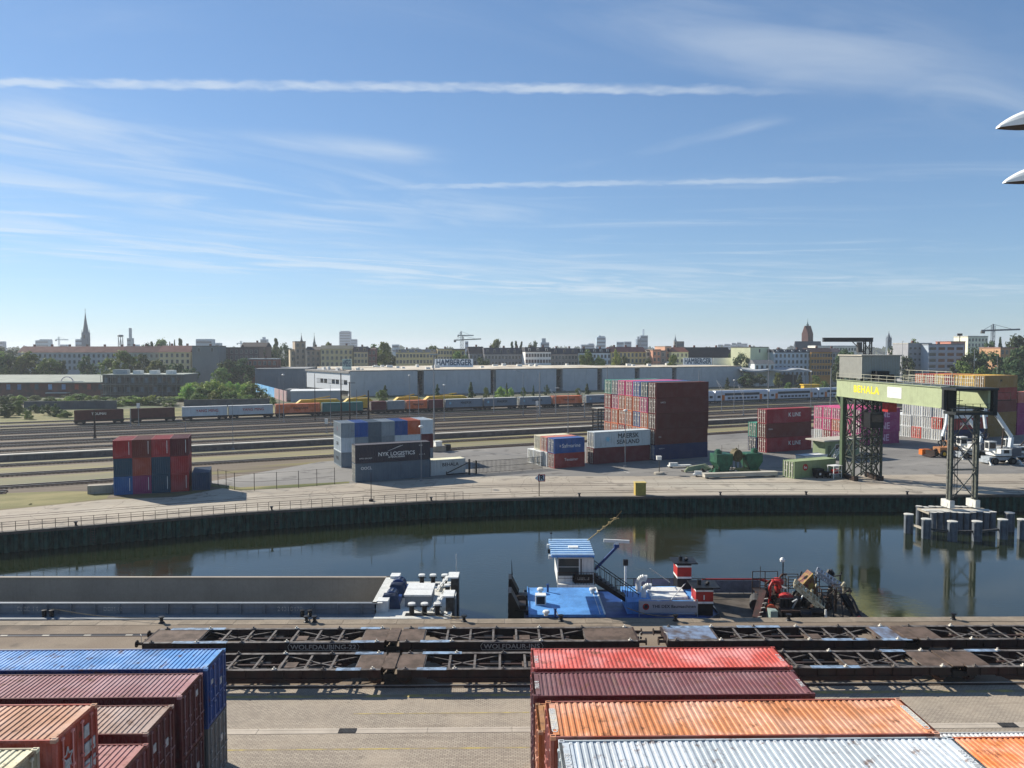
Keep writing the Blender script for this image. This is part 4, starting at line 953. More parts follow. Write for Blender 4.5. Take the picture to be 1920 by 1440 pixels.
wb(MB().box(xm - .45, YP + .25, .154, xm - .4, YP + WP - .25, .16).box(xm - .12, YP + .25, .154, xm, YP + WP - .25, .2), 'deck_seam', WHITE, pb)
wb(MB().box(xm, YP + .15, -.25, xs1 - 1.1, YP + WP - .15, -.2), 'main_deck', BLUE_DK, pb)
for y0 in (YP + 1.0, YP + 4.6):                                              # push shoulders
    mb = MB().box(xs0, y0, -3, xs0 + .5, y0 + 1.5, .3).hexa([(xs0, y0, .3), (xs0 + .9, y0, .3), (xs0 + .9, y0 + 1.5, .3), (xs0, y0 + 1.5, .3), (xs0, y0, 1.6), (xs0 + .25, y0, 1.6), (xs0 + .25, y0 + 1.5, 1.6), (xs0, y0 + 1.5, 1.6)]).box(xs0 + .5, y0 + .3, -1, xk, y0 + 1.2, .1)
    for k in range(5): mb.box(xs0 - .03, y0, -1.5 + .5 * k, xs0, y0 + 1.5, -1.2 + .5 * k)
    wb(mb, 'push_shoulder', [STEEL_B], pb)
wb(MB().cyl((xs0 + .3, YP + 5.8, 1.6), (xs0 + .25, YP + 5.8, 2.9), .06, 6, .01), 'staff', STEEL_B, pb)
wb(MB().cyl((xs0 + 1.0, YP + 3.6, .0), (xs0 + 1.0, YP + 4.6, .0), .45, 14).cyl((xs0 + 1.0, YP + 3.5, 0), (xs0 + 1.0, YP + 3.6, 0), .6, 14).box(xs0 + .6, YP + 1.6, -.5, xs0 + 1.4, YP + 2.8, .4), 'coupling_winch', STEEL_D, pb)
def dome(px, py, r, h, m): 
    X, Y = G(px, py, .15); wb(MB().lathe([(r * .6, 0), (r * .6, h * .5), (r, h * .5), (r, h * .8), (r * .75, h), (.001, h * 1.05)], (X, Y, .15), 12), 'mushroom_vent', m, pb)
dome(1013, 1112, .28, .45, WHITE); dome(1111, 1112, .28, .45, WHITE); dome(1024, 1154, .27, .4, WHITE)
for px, py in ((1027, 1110), (1041, 1157)):
    X, Y = G(px, py, .15); wb(MB().cyl((X, Y, .15), (X, Y, .75), .09, 8).cyl((X, Y, .75), (X, Y, .82), .13, 8), 'bitt', BLUE_DK, pb)
X, Y = G(1004, 1135, .15); wb(MB().box(X, Y, .15, X + .85, Y + .7, .95).box(X + .1, Y - .02, .25, X + .75, Y, .85, 1), 'vent_box', [WHITE, STEEL_B], pb)
# wheelhouse on its lifting arm
yw0, yw1 = YP + 2.2, YP + 6.2; zf, zr = 2.05, 4.15
xw0, xw1 = XAT(1045, yw0, 2), XAT(1113, yw0, 2)
wh = wb(MB().box(xw0, yw0 - .5, zf - .12, xw1, yw1, zf).box(xw0 - .02, yw0 - .55, zf - .22, xw1 + .02, yw0 - .45, zf), 'wheelhouse_floor', WHITE, pb)
off = -Vector(pb.location)
def sub(mb, name, mats, par): return mb.build(name, mats, par)     # parents share the world offset
mb = MB()
for x in (xw0, xw1 - .08):
    for y in (yw0, yw1 - .08): mb.box(x, y, zf, x + .08, y + .08, zr)
mb.box(xw0, yw0, zr - .16, xw1, yw0 + .06, zr).box(xw0 + 1.72, yw0, zf, xw0 + 1.84, yw0 + .06, zr - .16).box(xw1 - .95, yw0 + .0, zf, xw1 - .08, yw0 + .05, zr - .16).box(xw0 + .08, yw0, zf, xw0 + 1.2, yw0 + .05, zf + .55).box(xw0 + .08, yw0 + .01, zf + 1.25, xw0 + 1.72, yw0 + .05, zf + 1.29)
mb.box(xw1 - .06, yw0 + .08, zf, xw1, yw1 - .08, zf + .95).box(xw0, yw0 + .08, zf, xw0 + .06, yw1 - .08, zf + .95).box(xw0 + .08, yw1 - .06, zf, xw1 - .08, yw1, zf + .95)
wsh = wb(mb, 'wheelhouse_frame', WHITE, pb)
GL2 = glass('boat_glass', (.05, .06, .06, 1), .05)
for nm, bx in (('side_window', (xw0, yw0 + .1, zf + .95, xw0 + .03, yw1 - .1, zr)), ('side_window', (xw1 - .03, yw0 + .1, zf + .95, xw1, yw1 - .1, zr)), ('rear_window', (xw0 + .1, yw1 - .04, zf + .95, xw1 - .1, yw1 - .01, zr)), ('front_window', (xw0 + .08, yw0 + .02, zf + .55, xw0 + 1.72, yw0 + .03, zf + 1.25)), ('front_window', (xw0 + .08, yw0 + .02, zf + 1.29, xw0 + 1.72, yw0 + .03, zr - .16))):
    wb(MB().box(*bx), nm, GL2, pb)
wb(MB().box(xw0 + 1.84, yw0 + .08, zf, xw1 - .95, yw0 + .1, zr - .16), 'door', STEEL_B, pb)
wb(MB().box(xw0 + .5, yw0 + .9, zf, xw0 + 1.5, yw0 + 1.6, zf + .9).box(xw0 + .3, yw0 + 1.9, zf, xw0 + 2.4, yw0 + 2.5, zf + 1.0), 'steering_console', mat('beige', '#a3967c', .7), pb)
mb = MB()
for k in range(9): mb.bar((xw0 + 1.4 + k * .22, yw0 - .48, zf), (xw0 + 1.4 + k * .22, yw0 - .48, zf + .95), .03)
mb.bar((xw0, yw0 - .48, zf + .95), (xw1, yw0 - .48, zf + .95), .04); mb.bar((xw0, yw0 - .48, zf + .5), (xw1, yw0 - .48, zf + .5), .03)
for x in (xw0, xw1): mb.bar((x, yw0 - .48, zf), (x, yw0 - .48, zf + .95), .04)
wb(mb, 'balcony_rail', STEEL_D, pb)
wb(MB().box(xw1 - 1.6, yw0 - .46, zf + .1, xw1 - .1, yw0 - .44, zf + .8), 'balcony_board', STEEL_B, pb); lettering('LIBELLE', .3, M_GRAF, pb, (xw1 - .85 + off.x, yw0 - .465 + off.y, zf + .45 + off.z))
rf = wb(MB().hexa([(xw0 - .5, yw0 - .25, zr), (xw1 + .05, yw0 - .25, zr), (xw1 + .05, yw1 + .3, zr + .12), (xw0 - .5, yw1 + .3, zr + .12), (xw0 - .5, yw0 - .25, zr + .1), (xw1 + .05, yw0 - .25, zr + .1), (xw1 + .05, yw1 + .3, zr + .22), (xw0 - .5, yw1 + .3, zr + .22)]), 'wheelhouse_roof', BLUE_DECK, pb)
n = 8
for k in range(n):
    y = yw0 - .12 + (yw1 - yw0 + .25) * k / (n - 1); z = zr + .11 + .12 * k / (n - 1); wb(MB().box(xw0 - .5, y, z, xw1 + .05, y + .2, z + .12), 'roof_slat', mat('pale_blue_slat', '#bcd8ec', .5, 0, .15, 2), pb)
wb(MB().box(xw0 + 1.0, yw0 + 1.5, zr + .25, xw0 + 1.8, yw0 + 2.1, zr + .36), 'roof_hatch', WHITE, pb)
for k, (dy, dz) in enumerate(((0, 0), (1.4, .1), (2.8, .15))): wb(MB().box(xw0 - .7, yw0 + dy, zr - .2 + dz, xw0 - .4, yw0 + dy + .25, zr + .1 + dz).cyl((xw0 - .4, yw0 + dy + .1, zr + dz), (xw0 - .2, yw0 + dy + .1, zr + dz), .04, 6), 'search_light', WHITE if k != 1 else STEEL_B, pb)
wb(MB().tube([(xw0 - .3, yw1, zr + .2), (xw0 - .3, yw1, zr + .9)], .025, 5).box(xw0 - .4, yw1 - .1, zr + .9, xw0 - .2, yw1 + .1, zr + 1.0), 'roof_aerial', STEEL_B, pb)
# lifting arm and stair
pa = Vector((XAT(1192, YP + 3.2, .0), YP + 3.2, -.1)); pt = Vector((xw1 + .1, YP + 3.2, 2.4))
mb = MB()
for y in (-.55, .55):
    mb.bar(pa + Vector((0, y, 0)), pt + Vector((0, y, -.2)), .14, .3); mb.bar(pa + Vector((.2, y, 1.0)), pt + Vector((.1, y, 1.0)), .06, .06)
    for k in range(9):
        f = k / 8; a = pa.lerp(pt, f) + Vector((.1, y, 0)); mb.bar(a, a + Vector((0, 0, 1.05)), .04)
for k in range(11):
    a = pa.lerp(pt, (k + .3) / 11); mb.box(a.x - .14, a.y - .5, a.z + .12, a.x + .14, a.y + .5, a.z + .16)
wb(mb, 'lifting_stair', STEEL_B, pb)
wb(MB().bar(pa + Vector((.1, 0, -.1)), pt + Vector((.2, 0, -.5)), .5, .35).box(pa.x - .5, pa.y - .8, -.2, pa.x + .7, pa.y + .8, .7).cyl((pa.x, pa.y - .9, .5), (pa.x, pa.y + .9, .5), .25, 12), 'lifting_arm', STEEL_B, pb)
q0 = pt + Vector((.15, .4, .3)); q1 = Vector((XAT(1156, YP + 3.6, 5), YP + 3.6, 4.55))
wb(MB().bar(q0, q1, .16, .2).box(q1.x - .2, q1.y - .2, q1.z, q1.x + .2, q1.y + .2, q1.z + .25), 'radar_arm', BLUE_DK, pb)
wb(MB().lathe([(.2, 0), (.16, .18), (.05, .2)], tuple(q1 + Vector((0, 0, .25))), 10).bar(q1 + Vector((-1.05, 0, .55)), q1 + Vector((1.05, 0, .45)), .16, .24), 'radar_scanner', WHITE, pb)
r0 = Vector((xw1 - .1, yw1, zr + .3)); r1 = Vector((XAT(1153, yw1, 6.2), yw1, 6.3)); r2 = Vector((XAT(1166, yw1, 7), yw1, 7.0))
mb = MB().bar(r0, r1, .07).bar(r1, r2, .02).bar(r1 + Vector((-.4, 0, 0)), r1 + Vector((.35, 0, .05)), .05)
for k in range(4): a = r0.lerp(r1, .4 + .2 * k); mb.box(a.x - .1, a.y - .1, a.z - .05, a.x + .1, a.y + .1, a.z + .12)
wb(mb, 'folding_mast', mat('mast_tan', '#a08a5c', .6), pb)
# engine casing, banner, vents, funnels
xe0, xe1 = XAT(1196, YP + 1.2, .5), XAT(1306, YP + 1.2, .5)
wb(MB().box(xe0 - .8, YP + 1.4, -.2, xe1 + .6, YP + 5.4, .75), 'engine_casing', BLUE_DECK, pb)
wb(MB().box(xe0 + 1.2, YP + 2.0, .75, xe1 - .5, YP + 3.1, .95).box(xe0 + 1.2, YP + 3.5, .75, xe1 - .5, YP + 4.6, .95), 'skylight', WHITE, pb)
wb(MB().box(xe0, YP + .75, -.2, xe0 + .06, YP + .8, 1.15).box(xe1 - .06, YP + .75, -.2, xe1, YP + .8, 1.15).box(xe0, YP + .74, 1.1, xe1, YP + .8, 1.15).box(xe0, YP + .74, -.0, xe1, YP + .8, .03), 'rail_frame', STEEL_L, pb)
wb(MB().box(xe0 + .06, YP + .72, .12, xe1 - .06, YP + .735, 1.05), 'banner', mat('banner_grey', '#a9a5a8', .8, 0, .1, 1), pb)
lettering('THE DEX Baumaschinen', .34, LETTER_B, pb, (xe0 + 2.75 + off.x, YP + .712 + off.y, .62 + off.z), 0, .004, 1.0)
wb(MB().cyl((xe0 + .55, YP + .716, .6), (xe0 + .55, YP + .719, .6), .26, 14).cyl((xe0 + .55, YP + .712, .6), (xe0 + .55, YP + .7155, .6), .16, 14, m=1), 'banner_emblem', [RED, LETTER_B], pb)
for px, dy, sc_ in ((1197, 4.0, 1.15), (1207, 2.6, 1.0)):
    x = XAT(px, YP + dy, 1); y = YP + dy
    pts = [(x, y, .1)] + [(x + .35 * sc_ - .35 * sc_ * math.cos(a), y, 1.25 * sc_ + .4 * sc_ * math.sin(a)) for a in [math.pi * .5 * k / 6 for k in range(7)]] + [(x + .55 * sc_, y, 1.6 * sc_)]
    mb = MB()
    for i in range(len(pts) - 1): mb.cyl(pts[i], pts[i + 1], .2 * sc_, 12, .2 * sc_ + .01 * i)
    wb(mb, 'cowl_vent', WHITE, pb)
    wb(MB().cyl((x, y, -.2), (x, y, .55), .3, 12), 'vent_base', BLUE_DK, pb)
for (px0, px1, dy, z0, z1, nm) in ((1270, 1296, 4.6, -.2, 2.9, 'funnel'), (1305, 1337, 1.0, -.2, 2.0, 'funnel')):
    x0, x1 = XAT(px0, YP + dy, 1), XAT(px1, YP + dy, 1); y0, y1 = YP + dy, YP + dy + 1.5
    zb = z1 - 1.25
    mb = MB().box(x0, y0, z0, x1, y1, zb, 0).box(x0 - .02, y0 - .02, zb, x1 + .02, y1 + .02, zb + .16, 1).box(x0 - .01, y0 - .01, zb + .16, x1 + .01, y1 + .01, z1 - .3, 2).box(x0 - .02, y0 - .02, z1 - .3, x1 + .02, y1 + .02, z1 - .16, 1).box(x0, y0, z1 - .16, x1, y1, z1, 0)
    f = wb(mb, nm, [STEEL_B, WHITE, RED], pb)
    wb(MB().box(x0 - .3, y0 - .2, z1, x1 + .5, y1 + .3, z1 + .08).cyl((x0 + .4, y0 + .7, z1 + .08), (x0 + .4, y0 + .7, z1 + .45), .16, 10).cyl((x1 - .4, y0 + .6, z1 + .08), (x1 - .2, y0 + .6, z1 + .3), .14, 10), 'funnel_top', STEEL_B, pb)
lettering('1', .5, LETTER_W, pb, (XAT(1320, YP + 1, 1.2) + off.x, YP + .975 + off.y, 1.23 + off.z), 0, .02)
mb = MB()
for x in [xe0 - 1 + k * 1.55 for k in range(6)]: mb.bar((x, YP + WP - .3, -.2), (x, YP + WP - .3, .95), .05)
mb.bar((xe0 - 1, YP + WP - .3, .95), (xe0 + 6.75, YP + WP - .3, .95), .05); mb.bar((xe0 - 1, YP + WP - .3, .35), (xe0 + 6.75, YP + WP - .3, .35), .04)
wb(mb, 'deck_rail', STEEL_D, pb)
for k in range(3): wb(MB().box(xe0 + .6 + k * 1.55, YP + WP - .32, .38, xe0 + 2.05 + k * 1.55, YP + WP - .31, .92), 'rail_panel', mat('rail_panel_grey', '#8a8390', .8), pb)
wb(MB().box(xe0 - .2, YP + 5.5, -.2, xe0 + 5, YP + 6.4, -.1), 'wooden_deck', mat('deck_planks', '#9b8a68', .8, 0, .3, 3), pb)
wb(MB().bar((xe1 - 1.3, YP + 5, 1.2), (xe1 - 3, YP + 5, 2.4), .06).bar((xe1 - 2.2, YP + 1.5, .6), (xe1 - .6, YP + 2.5, 1.9), .05), 'stay', STEEL_L, pb)
wb(MB().cyl((xe1 - 4.8, YP + 6.6, -.2), (xe1 - 4.8, YP + 6.6, 2.2), .1, 8).box(xe1 - 5, YP + 6.45, 2.2, xe1 - 4.6, YP + 6.75, 2.7, 1), 'signal_mast', [WHITE, STEEL_B], pb)

# tyres and ropes
for px in (1000, 1040, 1080, 1120, 1170, 1230, 1290, 1340):
    x = XAT(px, YP, -.3); mb = MB(); n = 12
    for k in range(n):
        a0, a1 = 2 * math.pi * k / n, 2 * math.pi * (k + 1) / n; mb.cyl((x + .34 * math.cos(a0), YP - .12, -.55 + .34 * math.sin(a0)), (x + .34 * math.cos(a1), YP - .12, -.55 + .34 * math.sin(a1)), .12, 6)
    wb(mb, 'tyre_fender', RUBBER, pb)
def rope(label, p, q, sag=.25):
    p, q = Vector(p), Vector(q); o = thing('mooring_rope', label, 'rope', tuple(p)); mb = MB(); pr = None
    for k in range(9):
        f = k / 8; a = p.lerp(q, f) - p + Vector((0, 0, -sag * math.sin(math.pi * f)))
        if pr is not None: mb.cyl(pr, a, .035, 5)
        pr = a
    mb.build('strand', mat('rope', '#8a7f68', .9, 0, .3, 6), o)
for i, (px0, px1) in enumerate(((772, 870), (820, 870), (581, 575), (97, 305))):
    X1 = XAT(px1, ny_at(0), .3); rope(f'pale mooring rope of the barge, {ORD[i]} from the right', (XAT(px0, YB + .9, .4), YB + .9, .45), (X1, ny_at(X1) - .1, .4))
for i, (px0, px1) in enumerate(((1041, 1052), (1175, 1268))):
    X1 = XAT(px1, ny_at(0), .3); rope(f'pale mooring rope of the push boat, {ORD[i]} from the left', (XAT(px0, YP + .5, .5), YP + .5, .6), (X1, ny_at(X1) - .1, .4))
# ------------------------------------------------------------------ work pontoon with dredging gear
xq0, xq1 = xs1 + .15, XAT(1612, YP + 3, 0); WQ = 7.4
wp = thing('work_pontoon', 'rusty work pontoon crowded with red and black dredging gear', 'pontoon', ((xq0 + xq1) / 2, YP + 3.5, ZW))
wb(MB().box(xq0, YP, -3.2, xq1, YP + WQ, -.45), 'hull', mat('pontoon_steel', '#5d564d', .85, .05, .35, .8, col2='#403a33', streak=.4), wp)
wb(MB().box(xq0 - .05, YP - .05, -.62, xq1 + .05, YP + WQ + .05, -.48), 'rubbing_strake', RUST, wp)
mb = MB(); x = xq0
while x < xq0 + 5.2: mb.bar((x, YP + WQ - .2, -.45), (x, YP + WQ - .2, .75), .05); x += 1.2
for z in (.2,): mb.bar((xq0, YP + WQ - .2, z), (xq0 + 5, YP + WQ - .2, z), .04)
wb(mb, 'deck_rail', STEEL_D, wp)
wb(MB().box(xq0, YP + WQ - .24, -.35, xq0 + 5, YP + WQ - .22, .7), 'rail_board', mat('rail_board', '#74787f', .7, 0, .3, 2), wp)
wb(MB().cyl((xq0, YP + WQ - .2, .8), (xq0 + 5.3, YP + WQ - .2, .8), .08, 8).cyl((xq0 + 5.1, YP + WQ - .2, .8), (xq0 + 6.2, YP + WQ - .6, .45), .14, 8), 'red_pipe', RED, wp)
def QX(px, dy=3.5, z=.5): return XAT(px, YP + dy, z)
# railed platform, tanks, hoses
mb = MB(); xa_, xb_ = QX(1420, 4.5, 1), QX(1468, 4.5, 1)
for y in (YP + 3.8, YP + 5.8):
    for x in (xa_, (xa_ + xb_) / 2, xb_): mb.bar((x, y, -.45), (x, y, 1.9), .06)
    for z in (1.9, 1.3, .5): mb.bar((xa_, y, z), (xb_, y, z), .05)
mb.box(xa_, YP + 3.8, .42, xb_, YP + 5.8, .48).bar((xa_, YP + 3.8, 1.9), (xa_, YP + 3.8, 2.9), .04)
wb(mb, 'railed_platform', STEEL_D, wp)
for px, dy, z, r in ((1458, 4.5, 1.5, .5), (1474, 2.4, .9, .55)):
    wb(MB().lathe([(r * .5, -1.6), (r * .5, -.3), (r, -.2), (r, .05), (r * .6, .2), (.001, .26)], (QX(px, dy, z), YP + dy, z), 14), 'red_pump_head', RED, wp)
wb(MB().bar((QX(1418, 1.2, 0), YP + 1.2, -.45), (QX(1432, 2.2, 1.4), YP + 2.2, 1.4), .55, .3), 'ladder_frame', mat('dark_red_steel', '#4a2522', .7, .1, .4, 2, col2='#2a2220'), wp)
lf = MB()
for k in range(5): lf.bar((QX(1420, 1.1, 0) + k * .12, YP + .95, -.3 + k * .36), (QX(1427, 1.1, 0) + k * .12, YP + .95, -.25 + k * .36), .05)
wb(lf, 'ladder_rungs', M_GRAF, wp)
wb(MB().tube([(QX(1440, 3, 0), YP + 2.6, -.4), (QX(1440, 3, 0), YP + 2.6, 1.6), (QX(1445, 3, 0), YP + 2.6, 2.0), (QX(1456, 3, 0), YP + 2.6, 2.0), (QX(1460, 3, 0), YP + 2.6, 1.5)], .13, 8), 'red_bent_pipe', RED, wp)
wb(MB().cyl((QX(1446, 1.2, 0), YP + 1.2, .2), (QX(1446, 1.4, 0), YP + 1.5, .2), .4, 16), 'lifebuoy', mat('lifebuoy_orange', '#c7502c', .6), wp)
wb(MB().box(QX(1443, .6, -.3), YP + .4, -.45, QX(1457, .6, 0), YP + 1.3, .35), 'pale_green_tank', mat('pale_green', '#8fa097', .7), wp)
wb(MB().cyl((QX(1415, 2.5, .2), YP + 2.2, .2), (QX(1424, 2.5, .2), YP + 3.4, .35), .5, 14), 'grey_drum', STEEL_LAT, wp)
wb(MB().box(QX(1462, 1.2, .3), YP + .8, .1, QX(1505, 1.2, .3), YP + 2.6, .25).box(QX(1466, 1.2, .3), YP + .9, -.45, QX(1500, 1.2, .3), YP + 2.4, .1, 1), 'engine_block', [RUST, STEEL_B], wp)
for k in range(5): wb(MB().cyl((QX(1466 + k * 8, 1.6, .5), YP + 1.7, .25), (QX(1466 + k * 8, 1.6, .5), YP + 1.7, .95), .18, 8), 'cylinder_head', STEEL_B, wp)
wb(MB().cyl((QX(1468, 5, 2), YP + 5, -.4), (QX(1468, 5, 2), YP + 5, 3.0), .05, 6).lathe([(.01, .0), (.2, .08), (.22, .25), (.1, .4), (.01, .44)], (QX(1467, 5, 3), YP + 5, 2.9), 10, 1), 'lamp_post', [STEEL_B, WHITE], wp)
def lattice(p, q, w, h, n, m, name, t=.1):
    p, q = Vector(p), Vector(q); mb = MB(); d = (q - p); up = Vector((0, 0, 1)); a = d.normalized().cross(up).normalized() * w / 2; b = Vector((0, 0, h))
    for s in (-1, 1):
        mb.bar(p + a * s, q + a * s, t); mb.bar(p + a * s + b, q + a * s + b, t)
        for k in range(n):
            c0, c1 = p.lerp(q, k / n) + a * s, p.lerp(q, (k + 1) / n) + a * s
            mb.bar(c0 + (b if k % 2 else b * 0), c1 + (b * 0 if k % 2 else b), t * .7); mb.bar(c0, c0 + b, t * .7)
    for k in range(n + 1): c0 = p.lerp(q, k / n); mb.bar(c0 - a, c0 + a, t * .7); mb.bar(c0 - a + b, c0 + a + b, t * .7)
    return wb(mb, name, m, wp)
M_CREAM = mat('cream_steel', '#d2c9aa', .7, .05, .3, 3, col2='#93866a')
lattice((QX(1490, 2.5, 2.2), YP + 2.5, 1.7), (QX(1546, 1.5, .2), YP + 1.5, .0), .9, .4, 10, M_CREAM, 'conveyor_frame')
lattice((QX(1492, 4.2, 1.6), YP + 4.2, 1.2), (QX(1548, 3.0, .2), YP + 3.0, -.2), .7, .35, 9, M_CREAM, 'conveyor_frame')
lattice((QX(1532, 5, 2.4), YP + 5, 1.9), (QX(1585, 4, 1), YP + 4.0, .6), 1.0, .45, 9, mat('grey_truss', '#b9bec4', .6, .2, .4, 3), 'dredge_ladder')
wb(MB().hexa([(QX(1508, 4, 1), YP + 3.6, .8), (QX(1530, 4, 0), YP + 3.6, .0), (QX(1530, 4, 0), YP + 4.6, .0), (QX(1508, 4, 1), YP + 4.6, .8), (QX(1501, 4, 1.6), YP + 3.5, 1.5), (QX(1520, 4, 2.2), YP + 3.5, 2.4), (QX(1520, 4, 2.2), YP + 4.7, 2.4), (QX(1501, 4, 1.6), YP + 4.7, 1.5)]), 'red_yellow_hopper', mat('hopper_red', '#5e2a2e', .7, 0, .5, 2.5, col2='#8f7a38'), wp)
wb(MB().cyl((QX(1500, .8, 0), YP + .9, -.1), (QX(1520, .8, 0), YP + .9, -.1), .42, 14).cyl((QX(1520, 1, 0), YP + 1.2, .1), (QX(1548, 1, 0), YP + 1.2, .0), .3, 12), 'black_drum', STEEL_B, wp)
wb(MB().cyl((QX(1556, 5.5, 1), YP + 5.5, -.4), (QX(1556, 5.5, 1), YP + 5.5, 1.9), .12, 8).tube([(QX(1550, 5.5, 2), YP + 5.5, 1.6), (QX(1556, 5.5, 2), YP + 5.5, 2.1), (QX(1562, 5.5, 2), YP + 5.5, 1.7)], .2, 8), 'exhaust', STEEL_B, wp)
for px in (1545, 1563, 1580): wb(MB().bar((QX(px, 1, 0), YP + .9, -.45), (QX(px - 3, 2, 1), YP + 2, 1.2), .1), 'strut', STEEL_B, wp)
wb(MB().hexa([(QX(1546, .7, 0), YP + .6, -.45), (QX(1551, .7, 0), YP + .6, -.45), (QX(1551, .7, 0), YP + .7, -.45), (QX(1546, .7, 0), YP + .7, -.45), (QX(1546, .7, 0), YP + .6, .4), (QX(1549, .7, 0), YP + .6, .4), (QX(1549, .7, 0), YP + .7, .4), (QX(1546, .7, 0), YP + .7, .4)]), 'white_tag', WHITE, wp)
wb(MB().bar((QX(1580, 3, .8), YP + 3, .8), (QX(1612, 1, -1), YP + 1.0, -.6), .5, .35).tube([(QX(1588, 3, .8), YP + 2.6, .9), (QX(1600, 2, .6), YP + 2, .6), (QX(1608, 1.5, 0), YP + 1.4, -.1)], .14, 8), 'suction_boom', STEEL_B, wp)
wb(MB().cyl((QX(1608, 1.1, -.5), YP + 1.1, -.4), (QX(1616, .9, -.6), YP + .8, -.6), .22, 10), 'cutter_head', RED, wp)
for px in (1500, 1530, 1575): wb(MB().tube([(QX(px, 5.8, 0), YP + 5.8, -.4), (QX(px, 5.8, 1), YP + 5.8, 1.5), (QX(px + 3, 5.8, 1), YP + 5.8, 1.9)], .06, 6), 'vent_pipe', STEEL_B, wp)
for k in range(22):
    x = QX(1418 + random.uniform(0, 160), 2, 0); y = YP + random.uniform(1.5, 6); wb(MB().box(x, y, -.45, x + random.uniform(.3, .9), y + random.uniform(.3, .8), random.uniform(-.1, .6)), 'machine_box', random.choice([STEEL_B, STEEL_LAT, RUST]), wp)
rq = random.Random(21)
for k in range(26):                                   # hoses, pipes and handles heaped on the deck
    x = QX(1425 + rq.uniform(0, 165), 3, .5); y = YP + rq.uniform(1.2, 6.2); pts = [(x, y, -.3)]
    for j in range(4): pts.append((pts[-1][0] + rq.uniform(-.5, .7), pts[-1][1] + rq.uniform(-.4, .4), max(-.3, min(1.9, pts[-1][2] + rq.uniform(-.3, .9)))))
    wb(MB().tube(pts, rq.uniform(.05, .12), 6), 'hose', rq.choice([STEEL_B, STEEL_LAT, RUST, M_CREAM, STEEL_L, STEEL_B]), wp)
for px, dy in ((1478, 5.6), (1512, 5.9), (1540, 2.2), (1568, 2.6)):
    xg = QX(px, dy, .8); mb = MB()
    for a in (0, 1.1):
        for b in (0, .8): mb.bar((xg + a, YP + dy + b, -.45), (xg + a, YP + dy + b, 1.5), .07)
    for z in (.5, 1.0, 1.5): mb.bar((xg, YP + dy, z), (xg + 1.1, YP + dy, z), .06); mb.bar((xg, YP + dy + .8, z), (xg + 1.1, YP + dy + .8, z), .06); mb.bar((xg, YP + dy, z), (xg, YP + dy + .8, z), .06)
    mb.bar((xg, YP + dy, .5), (xg + 1.1, YP + dy, 1.5), .05); wb(mb, 'steel_cage', rq.choice([STEEL_D, STEEL_LAT]), wp)
# duckweed against the pontoon
mb = MB(); rr = random.Random(5)
for k in range(900):
    x = xq1 + .2 + abs(rr.gauss(0, 1.1)); y = YP + rr.uniform(-.4, 3.2) * (1 - min(.8, (x - xq1) / 5)); a = rr.uniform(.03, .1)
    mb.quad((x, y, ZW + .02), (x + a, y + a * .3, ZW + .02), (x + a * .8, y + a, ZW + .02), (x - a * .2, y + a * .7, ZW + .02))
o = mb.build('duckweed', mat('duckweed', '#4c5a22', .8, 0, .4, 3)); o['kind'] = 'stuff'; tag(o, 'green duckweed floating beside the work pontoon', 'duckweed')
# ------------------------------------------------------------------ harbour crane
CA = math.atan2(-24.0, 2.3)
cr = thing('gantry_crane', 'pale green gantry crane with yellow lettering spanning the far quay edge', 'crane', (53.3, 124, 0), CA)
def lat_leg(par, name, x0, x1, y0, y1, z0, z1, n, t, m, side=True):
    mb = MB(); P = [(x0, y0), (x1, y0), (x1, y1), (x0, y1)]
    for x, y in P: mb.bar((x, y, z0), (x, y, z1), t, t)
    for k in range(n + 1):
        z = z0 + (z1 - z0) * k / n
        for i, (a, b) in enumerate(zip(P, P[1:] + P[:1])):
            if k > 0: mb.bar((*a, z), (*b, z), t * .55)
            if k < n:
                zz = z0 + (z1 - z0) * (k + 1) / n
                if side or i == 1: mb.bar((*a, z), (*b, zz), t * .5)
                if side or i == 1: mb.bar((*b, z), (*a, zz), t * .5)
    return mb.build(name, m, par)
for y, nm in ((0, 'left'), (4.6, 'right')):
    mb = MB().box(-.6, y - .14, 13.15, 25.6, y + .14, 15.75).box(-.6, y - .32, 15.75, 25.6, y + .32, 15.82).box(-.6, y - .32, 13.07, 25.6, y + .32, 13.15)
    for k in range(13): mb.box(.6 + 2 * k, y + .14, 13.15, .64 + 2 * k, y + .3, 15.75)
    if y > 1:
        mb.box(25.6, y - .14, 13.15, 28.0, y + .14, 15.75)
    g = mb.build('plate_girder', CRANE_G, cr)
    if y == 0:
        lettering('BEHALA', 1.48, LETTER_Y, g, (8.0, -.155, 14.5), 0, .05, 1.2, 1.12)
        sg = MB().box(13.6, -.17, 13.75, 17.0, -.145, 15.3).build('notice_board', WHITE, g)
        for k in range(5): MB().box(13.9, -.175, 14.0 + .26 * k, 16.7 - .3 * (k % 3), -.171, 14.03 + .26 * k).build('notice_line', mat('notice_print', '#8a8a90', .7), sg)
    mr = MB()
    for k in range(14):
        x = -.4 + 2 * k
        for s in (-.28,): mr.bar((x, y + s, 15.8), (x, y + s, 16.85), .05)
    for z in (16.85, 16.35): mr.bar((-.4, y - .28, z), (25.6, y - .28, z), .05)
    mr.build('handrail', mat('pale_rail', '#b5b3a0', .6, .1), cr)
MB().box(-.6, .35, 15.84, 25.6, 1.1, 15.88).box(-.6, 3.5, 15.84, 25.6, 4.25, 15.88).build('walkway', STEEL_L, cr)
MB().box(.4, -.3, 16.2, 7.0, 5.9, 19.7).box(.2, -.5, 19.7, 7.2, 6.1, 19.85, 1).build('machine_house', [mat('house_cladding', '#9a998f', .6, .1, .12, 1, streak=.2), CONC_L], cr)
for x in (.9, 6.5):
    for y in (0, 4.6): MB().cyl((x, y, 15.84), (x, y, 16.2), .25, 10).build('trolley_wheel', STEEL_B, cr)
mb = MB()
